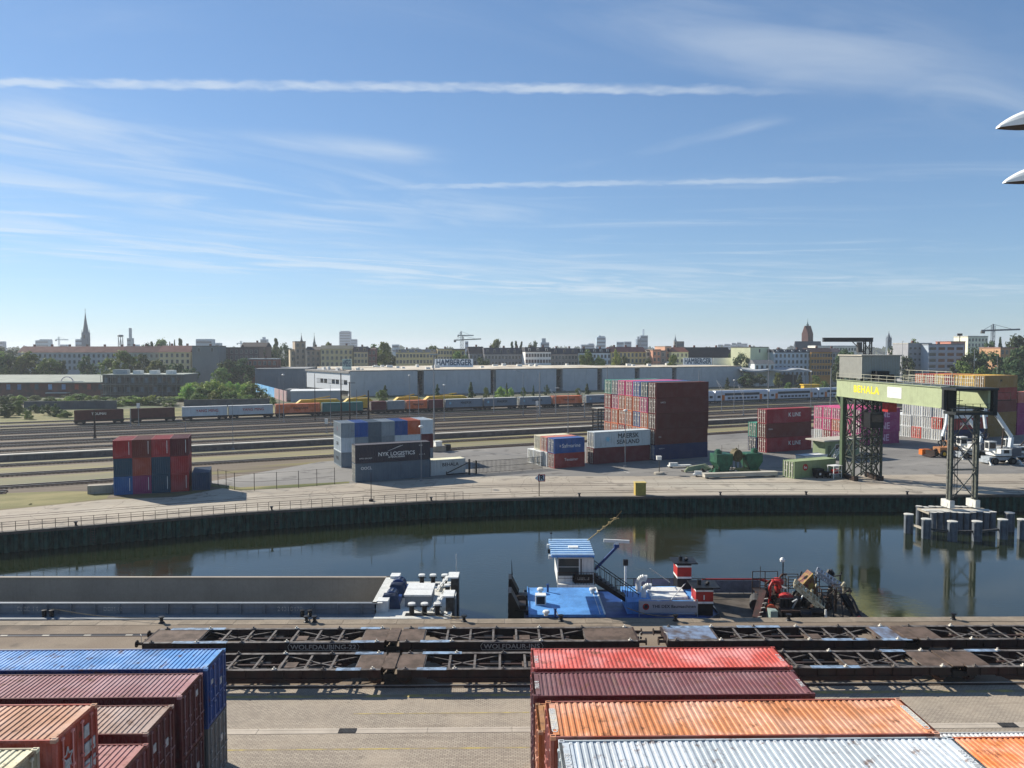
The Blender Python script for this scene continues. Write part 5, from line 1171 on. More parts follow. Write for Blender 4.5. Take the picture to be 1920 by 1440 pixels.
for k in range(24): mb.box(.5 + k * .27, -.33, 16.25, .53 + k * .27, -.3, 19.65)
for k in range(24): mb.box(7.0, -.2 + k * .26, 16.25, 7.03, -.17 + k * .26, 19.65)
struct(mb.build('cladding_seams', STEEL_L, cr), 'stuff')
MB().box(7.2, 1.2, 16.0, 8.6, 3.2, 17.4).cyl((8.9, 1.0, 16.4), (8.9, 3.6, 16.4), .5, 14).build('hoist_winch', STEEL_B, cr)
mb = MB()
for x in (7.2, 10.4, 13.6, 16.8, 20): mb.bar((x, 5.2, 15.9), (x, 5.2, 17.6), .06)
for z in (17.6, 16.9): mb.bar((7.2, 5.2, z), (20, 5.2, z), .06)
mb.build('service_rail', mat('pale_rail', '#b5b3a0'), cr)
# far leg
MB().bar((1.5, -.15, .3), (1.5, -.15, 13.1), .75, .5).bar((1.5, -.15, 11), (-.6, -.15, 13.1), .3).build('leg_column', CRANE_GD, cr)
lat_leg(cr, 'leg_lattice', 1.9, 4.6, .1, 4.6, .4, 13.1, 4, .3, mat('leg_green_grey', '#454c40', .6, .1, .4, 3, col2='#30332b'))
lat_leg(cr, 'cable_shaft', 2.4, 3.9, 2.6, 4.3, .4, 13.1, 8, .14, mat('shaft_steel', '#3d433a', .7, .1, .4, 2))
mb = MB()
for k in range(9): mb.cyl((2.2 + .2 * k, 4.9 + .12 * (k % 3), 3 + (k % 4)), (2.0 + .25 * k, 4.8, 12.6), .05, 5)
mb.build('power_cables', STEEL_B, cr)
for y in (.2, 4.4): MB().box(.9, y - .35, .02, 5.2, y + .35, .75).cyl((1.8, y - .2, .35), (1.8, y + .2, .35), .34, 12).cyl((4.2, y - .2, .35), (4.2, y + .2, .35), .34, 12).build('travel_bogie', STEEL_D, cr)
MB().box(5.4, 1.0, 8.6, 7.4, 3.2, 10.9).box(7.4, 1.2, 9.5, 7.45, 3.0, 10.6, 1).build('driver_cabin', [STEEL_B, GLASS], cr)
MB().box(9.9, 1.4, 11.4, 11.3, 2.8, 12.7).bar((10.6, 2.1, 12.7), (10.6, 2.1, 15.8), .08).bar((10.0, 1.6, 12.7), (10.0, 1.6, 15.8), .05).bar((11.2, 2.6, 12.7), (11.2, 2.6, 15.8), .05).build('hook_block', RED, cr)
# near leg on the pile platform
nl = lat_leg(cr, 'leg_lattice', 26.0, 26.6, .7, 4.2, 1.2, 13.1, 3, .24, mat('leg_grey', '#6f7069', .6, .1, .4, 3, col2='#4a4842'), False)
for y in (.7, 4.2):
    MB().bar((26.6, y, .9), (26.6, y, 13.1), .34, .32).build('leg_post', mat('leg_post_grey', '#565a50', .6, .1, .4, 3, col2='#3a3c36'), cr)
    MB().box(25.2, y - .32, .28, 27.0, y + .32, 1.25).cyl((26.2, y - .36, .62), (26.2, y + .36, .62), .34, 12).build('foot_block', WHITE2, cr)
mb = MB()
for s in (.95, 1.35): mb.bar((26.9, s, 1.2), (26.9, s, 15.5), .05)
for k in range(28): mb.bar((26.9, .95, 1.4 + .5 * k), (26.9, 1.35, 1.4 + .5 * k), .03)
for k in range(4): mb.tube([(26.9, .8, 4 + 2.6 * k), (27.5, .8, 4 + 2.6 * k), (27.5, 1.5, 4 + 2.6 * k), (26.9, 1.5, 4 + 2.6 * k)], .025, 4)
mb.build('caged_ladder', STEEL_LAT, cr)
mb = MB().box(25.6, -.2, 15.5, 28.4, 5.6, 15.8).box(25.7, -.2, 12.9, 26.1, .2, 15.5).box(27.6, 5.0, 12.3, 28.2, 5.6, 15.5).box(25.7, 4.8, 12.8, 26.1, 5.4, 15.5).box(25.8, 0, 12.4, 28.2, 5.4, 12.75).box(25.6, .4, 12.75, 26.0, 1.6, 15.5)
for z in (13.3, 14.1): mb.bar((26.4, .2, z), (26.4, 2.2, z), .08)
mb.build('end_portal', mat('portal_dark', '#23292a', .6, .1, .3, 2), cr)
mb = MB()
for k in range(6): mb.bar((28.3, .2 + k * 1.0, 12.75), (28.3, .2 + k * 1.0, 13.8), .05)
for z in (13.8, 13.3): mb.bar((28.3, .2, z), (28.3, 5.2, z), .05)
for k in range(3): mb.bar((26.5, .4 + .5 * k, 15.8), (26.5, .4 + .5 * k, 17.4), .05)
mb.bar((26.5, .4, 17.4), (26.5, 1.4, 17.4), .05)
mb.build('platform_rail', STEEL_B, cr)
MB().box(27.9, 5.6, 14.2, 28.1, 7.6, 14.3).bar((28, 7.5, 14.3), (28, 7.5, 15.2), .05).bar((28, 5.6, 15.2), (28, 7.5, 15.2), .05).build('side_gangway', STEEL_D, cr)
# pile platform and dolphins in the canal
pp = thing('pile_platform', 'pile platform in the canal carrying the near leg of the crane', 'platform', (58.2, 97, ZW))
M_PT = mat('pile_top', '#c9c7bd', .7, 0, .2, 2); M_PILE2 = mat('tube_pile', '#666d74', .55, .1, .35, 1.2, streak=.4)
xa, xb = XAT(1737, 97, 0), XAT(1860, 97, 0)
wb(MB().box(xa, 96.4, -.35, xb, 99.2, -.05), 'deck_slab', CONC, pp)
wb(MB().box(xa - .1, 97.0, -.05, xb + .1, 98.0, .02), 'rail_beam', M_PT, pp)
tp = MB().lathe([(.36, -1.2), (.36, 2.35), (.42, 2.35), (.42, 2.5)], n=12).lathe([(.42, 2.5), (.001, 2.52)], n=12, m=1).mesh('tube_pile', [M_PILE2, M_PT])
k = 0
while xa + .4 + k * .84 < xb:
    for y in (96.1, 99.5): put('tube_pile', tp, pp, (xa + .4 + k * .84 - 58.2, y - 97, random.uniform(-.12, .05)))
    k += 1
for i, (px, py) in enumerate(((1699, 999), (1732, 1009), (1781, 1014), (1827, 1014), (1875, 1010), (1888, 996), (1912, 1010), (1942, 1000))):
    X, Y = G(px + 4, py, ZW)
    d = thing('mooring_dolphin', f'steel pile dolphin with pale cap in the canal, {ORD[i]} from the left', 'dolphin', (X, Y, ZW), 0, 'dolphins round the crane platform')
    MB().lathe([(.52, -1.2), (.52, 2.3)], n=16).cyl((-.5, -.35, -1), (-.5, -.35, 2.2), .09, 6).cyl((.25, -.5, -1), (.25, -.5, 2.2), .09, 6).build('pile_tube', M_PILE2, d)
    MB().lathe([(.54, 2.3), (.58, 2.32), (.58, 2.42), (.001, 2.45)], n=16).build('cap', M_PT, d)
    if i in (0, 1, 2, 3, 6):
        px2, py2 = ((1699, 999), (1732, 1009), (1781, 1014), (1827, 1014), (1875, 1010), (1888, 996), (1912, 1010), (1942, 1000))[i + 1]; X2, Y2 = G(px2 + 4, py2, ZW)
        MB().bar((.3, 0, 1.15), (X2 - X - .3, Y2 - Y, 1.15), .3, .22).build('fender_beam', CONC if i in (0, 6) else STEEL_LAT, d)

# ------------------------------------------------------------------ things on the terminal ground
t = container('pale green office container with a round red emblem by the crane leg', '#7c8a62', (*G(1489, 898), .02), A25, 9.1, 2.75, 'left')
MB().cyl((2.4, .012, 1.7), (2.4, .02, 1.7), .55, 20).build('emblem', RED, t); lettering('bu', .62, LETTER_W, t, (2.4, .006, 1.68), 0, .02)
o = G(1512, 873); sk = thing('skip', 'white steel skip behind the green office container', 'skip', (*o, 0), A25)
MB().hexa([(0, 0, 0), (4.6, 0, 0), (4.6, 2.1, 0), (0, 2.1, 0), (-.5, -.05, 1.7), (5.1, -.05, 1.7), (5.1, 2.15, 1.7), (-.5, 2.15, 1.7)]).build('body', WHITE, sk)
MB().box(-.55, -.1, 1.66, 5.15, .02, 1.78).box(-.55, 2.1, 1.66, 5.15, 2.2, 1.78).box(-.55, -.1, 1.66, -.45, 2.2, 1.78).build('rim', mat('skip_grey', '#8b93a0', .6), sk)
for k in range(5): MB().box(.3 + k * 1.0, -.07, .1, .38 + k * 1.0, .03, 1.6).build('rib', WHITE, sk)
o = G(1547, 862); hu = thing('site_hut', 'pale green site hut with flat overhanging roof and outside stair', 'hut', (*o, 0), A25)
MB().box(0, 0, .5, 9, 3, 3.5).box(-.02, -.02, 0, 9.02, 3.02, .5, 1).build('wall', [mat('hut_green', '#7f8d6c', .7, 0, .15, 1), CONC], hu)
MB().box(-1.3, -.9, 3.5, 9.6, 3.6, 3.75).build('roof', CONC_L, hu)
for x in (2.6, 5, 7): 
    w = MB().box(x, -.03, 1.5, x + 1.3, 0, 2.7).build('window', GLASS, hu); MB().box(x - .06, -.05, 1.44, x + 1.36, -.03, 1.5).box(x - .06, -.05, 2.7, x + 1.36, -.03, 2.76).box(x - .06, -.05, 1.5, x, -.03, 2.7).box(x + 1.3, -.05, 1.5, x + 1.36, -.03, 2.7).build('frame', WHITE, w)
MB().box(.6, -.03, .5, 1.5, 0, 2.6).build('door', CRANE_GD, hu)
mb = MB()
for k in range(6): mb.box(.5 + .28 * k, -1.6, .1 + .3 * k, .8 + .28 * k, -.6, .14 + .3 * k)
for s in (-1.6, -.6): mb.bar((.4, s, 0), (2.2, s, 1.9), .08); mb.bar((.4, s, .95), (2.2, s, 2.85), .05); mb.bar((2.2, s, 1.9), (3.8, s, 1.9), .08); mb.bar((2.2, s, 2.85), (3.8, s, 2.85), .05)
for k in range(6): x = .4 + .36 * k; mb.bar((x, -1.6, .3 * k), (x, -1.6, .95 + .36 * k), .04)
mb.build('stair', WHITE, hu)
o = G(1531, 897); 
for i, (dx, w, h) in enumerate(((0, 1.5, 1.35), (1.75, .9, .9))):
    b = thing('rubbish_bin', ('large' if i == 0 else 'small') + ' black wheeled rubbish bin before the green office container', 'bin', (o[0] + dx, o[1] - .2, 0), A25)
    MB().hexa([(.08, .08, .15), (w - .08, .08, .15), (w - .08, .9, .15), (.08, .9, .15), (0, 0, h), (w, 0, h), (w, 1, h), (0, 1, h)]).build('body', RUBBER, b)
    MB().hexa([(-.04, -.06, h), (w + .04, -.06, h), (w + .04, 1.05, h), (-.04, 1.05, h), (0, .1, h + .14), (w, .1, h + .14), (w, .95, h + .18), (0, .95, h + .18)]).build('lid', STEEL_B, b)
    MB().box(w * .35, -.012, .5, w * .6, .03, .85).build('sticker', LETTER_W, b)
    for x in (.15, w - .15): MB().cyl((x, .2, .1), (x + .06, .2, .1), .1, 8).build('wheel', RUBBER, b)
o = G(1563, 898); ts = thing('steel_stand', 'white open steel stand beside the crane leg', 'stand', (*o, 0), A25)
mb = MB()
for x in (0, 1.7):
    for y in (0, 1.2): mb.bar((x, y, 0), (x, y, 2.0), .1)
mb.box(-.1, -.1, 2.0, 1.8, 1.3, 2.08).box(0, 0, .7, 1.7, 1.2, .76).box(0, 0, 1.2, 1.7, .06, 1.3); mb.build('frame', WHITE, ts); MB().box(.3, .2, .76, 1.3, .9, 1.4).build('machine', RED, ts)
# green clamshell grabs lying on their cradle
o = G(1352, 886); gh = thing('bulk_grab', 'large green clamshell grab standing on the terminal ground', 'grab', (*o, 0), R(12)); gh.scale = (.76, 1, .95)
M_GG = mat('grab_green', '#2a5f47', .55, .05, .3, 1, col2='#1c4434', streak=.3)
for x, s in ((0, 1), (7.2, -1)):
    mb = MB(); pr = [(-1.9, 3.4), (1.9, 3.4), (1.9, 2.2), (1.0, .5), (-.6, .4), (-1.9, 1.9)]
    pr = [(x + a * s, z) for a, z in pr]
    if s < 0: pr = pr[::-1]
    mb.extr(pr, -1.3, 1.3); mb.cyl((x - .8 * s, 0, 3.4), (x - .8 * s, 0, 3.95), .7, 14).cyl((x - .8 * s, 0, 3.95), (x - .8 * s, 0, 4.15), .45, 12).build('shell', M_GG, gh)
mb = MB().cyl((3.6, -.7, 3.0), (3.6, .7, 3.0), 1.1, 18).cyl((3.6, -.8, 3.0), (3.6, .8, 3.0), .4, 12).box(1.8, -.5, 2.6, 5.4, .5, 2.95).bar((2.4, 0, 3), (3.6, 0, 4.3), .2).bar((4.8, 0, 3), (3.6, 0, 4.3), .2).build('sheave_head', mat('sheave', '#5a5238', .7, .2, .4, 2), gh)
for k in range(4): MB().bar((2.0 + k, -.9, 0), (2.2 + k * .9, -.6, 2.7), .16).build('arm', CRANE_GD, gh)
mb = MB()
for x in (-1.2, .9, 6.1, 8.2):
    for y in (-1, 1): mb.bar((x, y, 0), (x, y, 1.9), .18)
mb.bar((-1.4, -1, .4), (8.4, -1, .4), .16); mb.bar((-1.4, 1, .4), (8.4, 1, .4), .16); mb.build('cradle', STEEL_D, gh)
for k in range(3): MB().cyl((-.5 + k * 4, -.9, 3.3), (-.5 + k * 4, -.9, 5.0), .035, 5).build('eye_rod', STEEL_D, gh)
for i, (px, py, L, rz, c, nm) in enumerate(((1322, 898, 12.5, 10, CONC_L, 'pale grey box beam lying on the quay'), (1255, 878, 4.2, 12, WHITE, 'short pale plate lying by the blue container'), (1283, 886, 6, 30, mat('cream_green', '#9ca585', .7), 'cream green frame lying left of the green grab'), (1300, 894, 3.5, -10, WHITE, 'bent white plate lying at the end of the box beam'), (1340, 889, 7, 14, M_GG, 'green spreader bar lying before the grab'), (1372, 887, 5, 5, mat('olive', '#7d7f58', .7), 'olive timber stack lying under the grab'))):
    b = thing('loose_beam', nm, 'beam', (*G(px, py), .0), R(rz))
    if i in (0,): MB().box(0, 0, .2, L, 1.0, .75).box(-.1, -.1, .75, L + .1, 1.1, .83).build('beam', c, b)
    elif i in (2, 5):
        for k in range(4): MB().bar((.1 + k * .2, 0, .25 + k * .16), (L, .4 * k, .25 + .16 * k), .25, .3).build('member', c, b)
    else: MB().box(0, 0, .25, L, .9, .45).box(.2, .2, .45, L * .4, .7, .9).build('beam', c, b)
    for x in (.4, L - .6): MB().box(x, -.1, 0, x + .2, 1.2, .2).build('bearer', SLEEP, b)
rs_ = random.Random(4)
for k in range(14):   # small parts lying round the grab
    px, py = rs_.uniform(1285, 1440), rs_.uniform(879, 893); X, Y = G(px, py); L = rs_.uniform(.5, 1.6); w = rs_.uniform(.2, .6); hgt = rs_.uniform(.15, .6); c = rs_.choice([M_GG, CONC_L, STEEL_D, WHITE, mat('cream_green', '#9ca585')])
    o = MB().box(0, 0, 0, L, w, hgt * .6).box(L * .2, w * .1, hgt * .6, L * .7, w * .9, hgt).build('steel_part', c, None, (X, Y, .01), rs_.uniform(-.5, .8)); tag(o, f'small steel part lying round the green grab, {ORD[k]} of the scattered pieces', 'steel part', 'parts scattered round the grab')
# quay furniture
X, Y = G(1192, 930); yb = thing('yellow_cabinet', 'yellow sheet metal cabinet standing at the quay edge', 'cabinet', (X, Y + .2, .02), R(4))
MB().box(0, 0, 0, 1.5, 1.1, 1.75).build('body', mat('cabinet_yellow', '#b39a4a', .6, 0, .2, 2, streak=.3), yb); MB().box(-.08, -.08, 1.75, 1.58, 1.18, 1.83).build('lid', mat('cabinet_top', '#c9b46a', .6), yb); MB().box(.1, -.02, .15, 1.4, 0, 1.6).build('door', mat('cabinet_yellow', '#b39a4a'), yb)
X, Y = G(1011, 931); rs = thing('waterway_sign', 'red bordered waterway sign with a letter R and white arrow tip', 'sign', (X, Y + .2, 0), R(3))
MB().cyl((0, 0, 0), (0, 0, 3.2), .06, 8).build('post', STEEL_D, rs)
MB().box(-.15, -.06, 2.1, 1.0 - .15, -.02, 3.1).build('board', mat('sign_red', '#a5202c', .6), rs); MB().box(-.03, -.07, 2.22, .73, -.061, 2.98).build('board_field', LETTER_W, rs)
lettering('R', .95, STEEL_B, rs, (.35, -.075, 2.6), 0, .03); MB().extr([(-.15, 3.0), (-.65, 2.6), (-.15, 2.2)], -.06, -.03).build('arrow_tip', LETTER_W, rs)
X, Y = G(1236, 889); lb_ = thing('post_lamp', 'low yard lamp on a round concrete foot before the blue container', 'lamp', (X, Y, 0), 0)
MB().lathe([(.9, 0), (.9, .25), (.75, .35), (.001, .35)], n=16).build('foot', CONC, lb_); MB().cyl((0, 0, .3), (0, 0, 2.4), .07, 8).build('pole', STEEL_LAT, lb_); MB().box(-.45, -.35, 2.4, .3, .35, 2.95).box(-.5, -.4, 2.95, .35, .4, 3.02).build('lamp_head', WHITE, lb_)
# fences
def fence(label, pts, step, h, bars, m, name='fence'):
    f = thing(name, label, 'fence', (pts[0][0], pts[0][1], 0)); o = Vector((pts[0][0], pts[0][1], 0)); pr = None
    pm = MB().bar((0, 0, 0), (0, 0, h), .07).mesh('post', m); mb = MB()
    for x, y, an, L in along(pts, step):
        put('post', pm, f, (x - o.x, y - o.y, 0))
        q = Vector((x, y, 0)) - o
        if pr is not None:
            for z in (h - .08, h * .5, .15): mb.bar(pr + Vector((0, 0, z)), q + Vector((0, 0, z)), .03 if not bars else .05)
            if bars:
                n = int((q - pr).length / .22)
                for k in range(1, n): a = pr.lerp(q, k / n); mb.bar(a + Vector((0, 0, .12)), a + Vector((0, 0, h - .1)), .07)
        pr = q
    struct(mb.build('bars' if bars else 'wires', m, f), 'stuff')
fence('thin wire fence with tall posts round the asphalt by the left stack', [G(409, 911), G(440, 919), G(477, 920), G(560, 915), G(660, 905)], 2.7, 2.6, False, STEEL_D)
fence('dark barred fence between the site container and the small stack', [G(887, 889), G(960, 884), G(1035, 877)], 2.2, 2.2, True, STEEL_B)
X, Y = G(880, 890); gt = thing('gate_frame', 'black braced gate frame at the end of the barred fence', 'gate', (X, Y, 0), A25)
MB().bar((0, 0, 0), (0, 0, 2.6), .25).bar((1.2, 0, 0), (1.2, 0, 2.3), .22).bar((-4, 0, .5), (0, 0, 2.1), .14).bar((-4, 0, .3), (0, 0, .3), .16).bar((-4, 0, .3), (-4, 0, .8), .12).build('frame', STEEL_B, gt)
# dark rack beside the tall stack
X, Y = G(1121, 816); rk = thing('steel_rack', 'dark steel rack tower standing behind the left of the tall stack', 'rack', (X, Y, 0), A25)
mb = MB()
for x in (0, 2.4):
    for y in (0, 2.4): mb.box(x - .12, y - .12, 0, x + .12, y + .12, 6.4)
for k in range(8): mb.box(-.1, -.1, .5 + .8 * k, 2.5, 2.5, .62 + .8 * k)
mb.build('frame', STEEL_B, rk); MB().box(-.2, -.2, 6.4, 2.6, 2.6, 6.5).build('top', CONC_L, rk)
# material handlers
def handler(label, loc, rz, boom, stick, cab=True):
    h = thing('material_handler', label, 'excavator', loc, rz, 'white material handlers')
    MB().box(-2.6, -1.1, .75, 2.6, 1.1, 1.3).box(-3.1, -1.4, .3, -2.6, 1.4, .8).box(2.6, -1.4, .3, 3.1, 1.4, .8).build('chassis', mat('handler_grey', '#9fa6ab', .6, .1, .3, 2), h)
    for x in (-1.7, 1.7):
        for y in (-1.25, 1.25):
            w = MB().cyl((x, y - .28, .62), (x, y + .28, .62), .62, 18).build('tyre', RUBBER, h); MB().cyl((x, y - .3, .62), (x, y + .3, .62), .33, 14).build('rim', STEEL_LAT, w)
    for x in (-2.9, 2.9): MB().bar((x, -1.4, .7), (x, -2.0, .1), .2, .25).box(x - .3, -2.3, .0, x + .3, -1.8, .12).build('outrigger', WHITE, h)
    MB().cyl((0, 0, 1.3), (0, 0, 1.55), 1.0, 16).build('turntable', STEEL_D, h)
    u = MB().box(-1.5, -1.35, 1.55, 2.5, 1.35, 1.95).box(-.4, -1.3, 1.95, 2.4, -.1, 2.7).box(-.4, .5, 1.95, 2.4, 1.3, 2.9).build('upper_carriage', WHITE, h)
    MB().box(1.5, -1.4, 1.5, 3.3, 1.4, 2.95).build('counterweight', mat('handler_dark', '#4a515c', .5), u)
    MB().box(.0, -1.34, 2.0, 1.0, -1.3, 2.6).build('engine_grille', STEEL_B, u)
    c = MB().box(-2.9, -1.3, 2.5, -1.5, -.2, 4.1).box(-2.95, -1.35, 4.1, -1.45, -.15, 4.2).bar((-1.6, -.7, 2.0), (-2.2, -.7, 2.5), .3).build('cabin', WHITE, u)
    MB().box(-2.92, -1.2, 2.9, -2.9, -.3, 4.0).box(-2.8, -1.32, 2.9, -1.6, -1.3, 4.0).build('cabin_window', GLASS, c)
    hw = mat('handler_white', '#c4ccd0', .5, .05, .15, 2); bp = [Vector((x, .2, z)) for x, z in boom]; sp = [Vector((x, .2, z)) for x, z in stick]
    mb = MB()
    for i, (p, q) in enumerate(zip(bp[:-1], bp[1:])): mb.bar(p, q, .5 - .06 * i, .75 - .12 * i)
    mb.build('boom', hw, u); mb = MB()
    for p, q in zip(sp[:-1], sp[1:]): mb.bar(p, q, .34, .45)
    mb.build('stick', hw, u)
    MB().cyl(bp[0] + Vector((-1.6, 0, -.2)), bp[1].lerp(bp[-1], .35), .13, 8).build('boom_cylinder', STEEL_D, u); MB().cyl(bp[1].lerp(bp[-1], .55) + Vector((-.5, 0, .2)), bp[-1] + Vector((-.6, 0, .2)), .1, 8).build('stick_cylinder', STEEL_D, u)
    p3 = sp[-1]; mb = MB().cyl(p3, p3 + Vector((0, 0, -.7)), .2, 8)
    for k in range(5):
        a = k * 2 * math.pi / 5; mb.tube([tuple(p3 + Vector((.1 * math.cos(a), .1 * math.sin(a), -.7))), tuple(p3 + Vector((.75 * math.cos(a), .75 * math.sin(a), -1.1))), tuple(p3 + Vector((.3 * math.cos(a), .3 * math.sin(a), -1.9)))], .1, 6)
    mb.build('orange_peel_grab', STEEL_B, u)
    return h
X, Y = G(1872, 869); handler('white material handler with its boom raised, nearest the right edge', (X, Y, 0), R(5), [(2.3, 2.8), (2.5, 4.8), (-1.6, 10.4)], [(-1.4, 10.6), (-3.0, 9.6), (-2.5, 6.4)])
X, Y = G(1828, 861); handler('white material handler standing further back behind the crane leg', (X, Y + 2, 0), R(10), [(2.4, 2.3), (2.7, 4.2), (-1.0, 8.6)], [(-1.0, 8.8), (-4.6, 10.2), (-4.9, 6.6), (-5.6, 4.2)])
X, Y = G(1926, 868); handler('white material handler half cut by the right edge', (X, Y + 3, 0), R(0), [(2.3, 2.8), (2.6, 4.6), (5, 8)], [(5, 8), (7, 6), (7, 4)])
X, Y = G(1775, 856); ld = thing('wheel_loader', 'orange brown wheel loader parked behind the crane leg', 'loader', (X, Y, 0), R(8))
MB().box(-2.2, -1.0, .8, 1.8, 1.0, 1.9).box(-.6, -.8, 1.9, .8, .8, 3.1).build('body', mat('loader_tan', '#a9744a', .6, 0, .3, 2), ld); MB().box(-.62, -.7, 2.1, -.6, .7, 2.95).box(-.5, -.82, 2.1, .7, -.8, 2.95).build('cabin_window', GLASS, ld)
for x in (-1.5, 1.3):
    for y in (-1.1, 1.1): w = MB().cyl((x, y - .25, .7), (x, y + .25, .7), .7, 16).build('tyre', RUBBER, ld); MB().cyl((x, y - .27, .7), (x, y + .27, .7), .35, 12).build('rim', YELLOW, w)
MB().bar((-2.0, 0, 1.5), (-3.4, 0, .8), .4, .4).build('lift_arm', STEEL_D, ld); MB().extr([(-4.4, .1), (-3.3, .1), (-3.1, 1.2), (-3.6, 1.3), (-3.5, .45)], -1.3, 1.3).build('bucket', STEEL_D, ld)
X, Y = G(1729, 853); bx_ = thing('grab_attachment', 'orange box and black grab lying on the asphalt left of the crane leg', 'grab', (X, Y, 0), R(3))
MB().box(0, 0, 0, 1.9, 1.2, 1.0).box(.1, .1, 1.0, 1.8, 1.1, 1.08).build('orange_box', ORANGE, bx_); mb = MB().cyl((2.6, .6, .4), (2.6, .6, 1.3), .5, 12)
for k in range(6): a = k * math.pi / 3; mb.tube([(2.6 + .3 * math.cos(a), .6 + .3 * math.sin(a), .9), (2.6 + 1.0 * math.cos(a), .6 + .9 * math.sin(a), .6), (2.6 + .7 * math.cos(a), .6 + .6 * math.sin(a), .05)], .16, 6)
mb.build('grab_claws', STEEL_B, bx_)
X, Y = G(810, 848); gn = thing('generator_trailer', 'white generator on a grey concrete base at the foot of the tall mast', 'generator', (X, Y, 0), A25)
MB().box(0, 0, 0, 3.0, 2.0, 1.1).build('base', CONC, gn); MB().box(.9, .2, 1.1, 2.2, 1.6, 2.0).box(.8, .1, 2.0, 2.3, 1.7, 2.1).build('housing', WHITE, gn); MB().cyl((3.6, .6, .5), (3.6, 1.4, .5), .5, 12).box(3.2, .4, .4, 4.2, 1.6, 1.3).build('engine', STEEL_B, gn)
X, Y = G(808, 893)
# ------------------------------------------------------------------ trains in the yard
def px_u(px, v): r = (px - 960) / FPX; c = math.cos(PITCH); return (r * (v * UX * c + CAMZ * math.sin(PITCH)) + v * UY) / (UX - r * UY * c)
def flat(label, u0, u1, v):
    L = u1 - u0; w = thing('container_wagon', label, 'railway wagon', (*UV(u0, v), .21), A25, 'wagons of the long goods train')
    MB().box(.1, -1.25, .85, L - .1, 1.25, 1.1).box(.1, -1.3, .6, L - .1, -1.2, 1.1).build('underframe', STEEL_D, w)
    for x in (1.6, L - 1.6):
        mb = MB().box(x - 1.2, -1.1, .35, x + 1.2, -1.0, .7).box(x - 1.2, 1.0, .35, x + 1.2, 1.1, .7)
        for a in (-.9, .9):
            for s in (-.75, .75): mb.cyl((x + a, s - .06, .46), (x + a, s + .06, .46), .45, 12)
        mb.build('bogie', STEEL_B, w)
    return w
tv = 240
segs = [(341, 427, 'pale grey', 'YANG MING', RED, 'second'), (428, 512, 'pale grey', 'YANG MING', RED, 'third'), (516, 600, 'orange', 'Hapag-Lloyd', LETTER_B, 'fourth'), (603, 680, 'green', None, None, ''), (694, 723, 'maroon', None, None, ''), (724, 758, 'grey', None, None, ''), (760, 800, 'orange', 'Hapag-Lloyd', LETTER_B, ''), (801, 830, 'maroon', None, None, ''),
        (833, 903, 'slate', 'MAERSK', LETTER_B, ''), (905, 967, 'slate', 'MAERSK', LETTER_B, ''), (972, 1031, 'slate', 'MAERSK', LETTER_B, ''), (1033, 1089, 'orange', 'Hapag-Lloyd', LETTER_B, ''), (1096, 1160, 'slate', 'MAERSK', LETTER_B, ''), (1162, 1222, 'maroon', None, None, '')]
CN['orange'] = '#c8622c'; CN['slate'] = '#6d7c88'; CN['green'] = '#2d6a66'
for i, (a, b, cn, s, m, _) in enumerate(segs):
    u0, u1 = px_u(a, tv), px_u(b, tv); L = round(u1 - u0 - .25, 2)
    flat(f'container wagon of the goods train, {ORD[i]} from the left carrying a box', u0 - .1, u1 + .1, tv)
    q = UV(u0 + .1, tv - CW / 2)
    c = container(f'{cn} container on the goods train, {ORD[i]} from the left', CN[cn], (*q, 1.32), A25, L, 2.75, 'left', group='containers on the goods train', roof='#b9bbb6' if cn in ('slate', 'pale grey') else None)
    if s: lettering(s, 1.15 if s != 'Hapag-Lloyd' else .95, m, c, (L * .55, .012, 1.45), 0, .003, .95 if L > 11 else .75)
    if s == 'MAERSK': star(c, (L * .12, .01, 1.45), 1.3, STARB)
for i, (a, b) in enumerate(((138, 234), (244, 330))):
    u0, u1 = px_u(a, tv), px_u(b, tv); L = u1 - u0
    w = flat(f'brown high-sided open wagon at the left end of the goods train, {ORD[i]} from the left', u0, u1, tv)
    mb = MB()
    for y in (-1.3, 1.24): mb.box(.3, y, 1.1, L - .3, y + .06, 3.7)
    for x in (.3, L - .36): mb.box(x, -1.24, 1.1, x + .06, 1.24, 3.7)
    k = .3
    while k < L - .2: mb.box(k, -1.36, 1.1, k + .12, -1.3, 3.6); k += 1.35
    mb.box(.25, -1.38, 3.6, L - .25, -1.2, 3.78).build('wagon_body', mat('open_wagon_brown', '#5a2f2b', .75, .05, .3, 1, streak=.3), w)
    if i == 0: lettering('TOUMAI', .95, M_GRAF, w, (L * .5, -1.375, 2.7), 0, .03)
for i, (a, b) in enumerate(((555, 640), (644, 700), (738, 790), (795, 876))):
    u0, u1 = px_u(a, 252), px_u(b, 252); L = u1 - u0; w = thing('hopper_wagon', f'yellow rail works wagon behind the goods train, {ORD[i]} from the left', 'railway wagon', (*UV(u0, 252), 0), A25, 'yellow works train')
    MB().extr([(.3, 1.2), (L - .3, 1.2), (L, 3.2), (L - 1.5, 4.4), (1.5, 4.4), (0, 3.2)], -1.3, 1.3).build('body', YELLOW, w); MB().box(.4, -1.2, .6, L - .4, 1.2, 1.2).build('underframe', STEEL_D, w)
    mb = MB()
    for x in (1.6, L - 1.6):
        for s in (-.75, .75): mb.cyl((x, s - .06, .46), (x, s + .06, .46), .45, 12)
    mb.build('wheels', STEEL_B, w); MB().bar((L * .3, 0, 4.3), (L * .75, 0, 5.3), .3, .3).build('conveyor_arm', YELLOW, w)
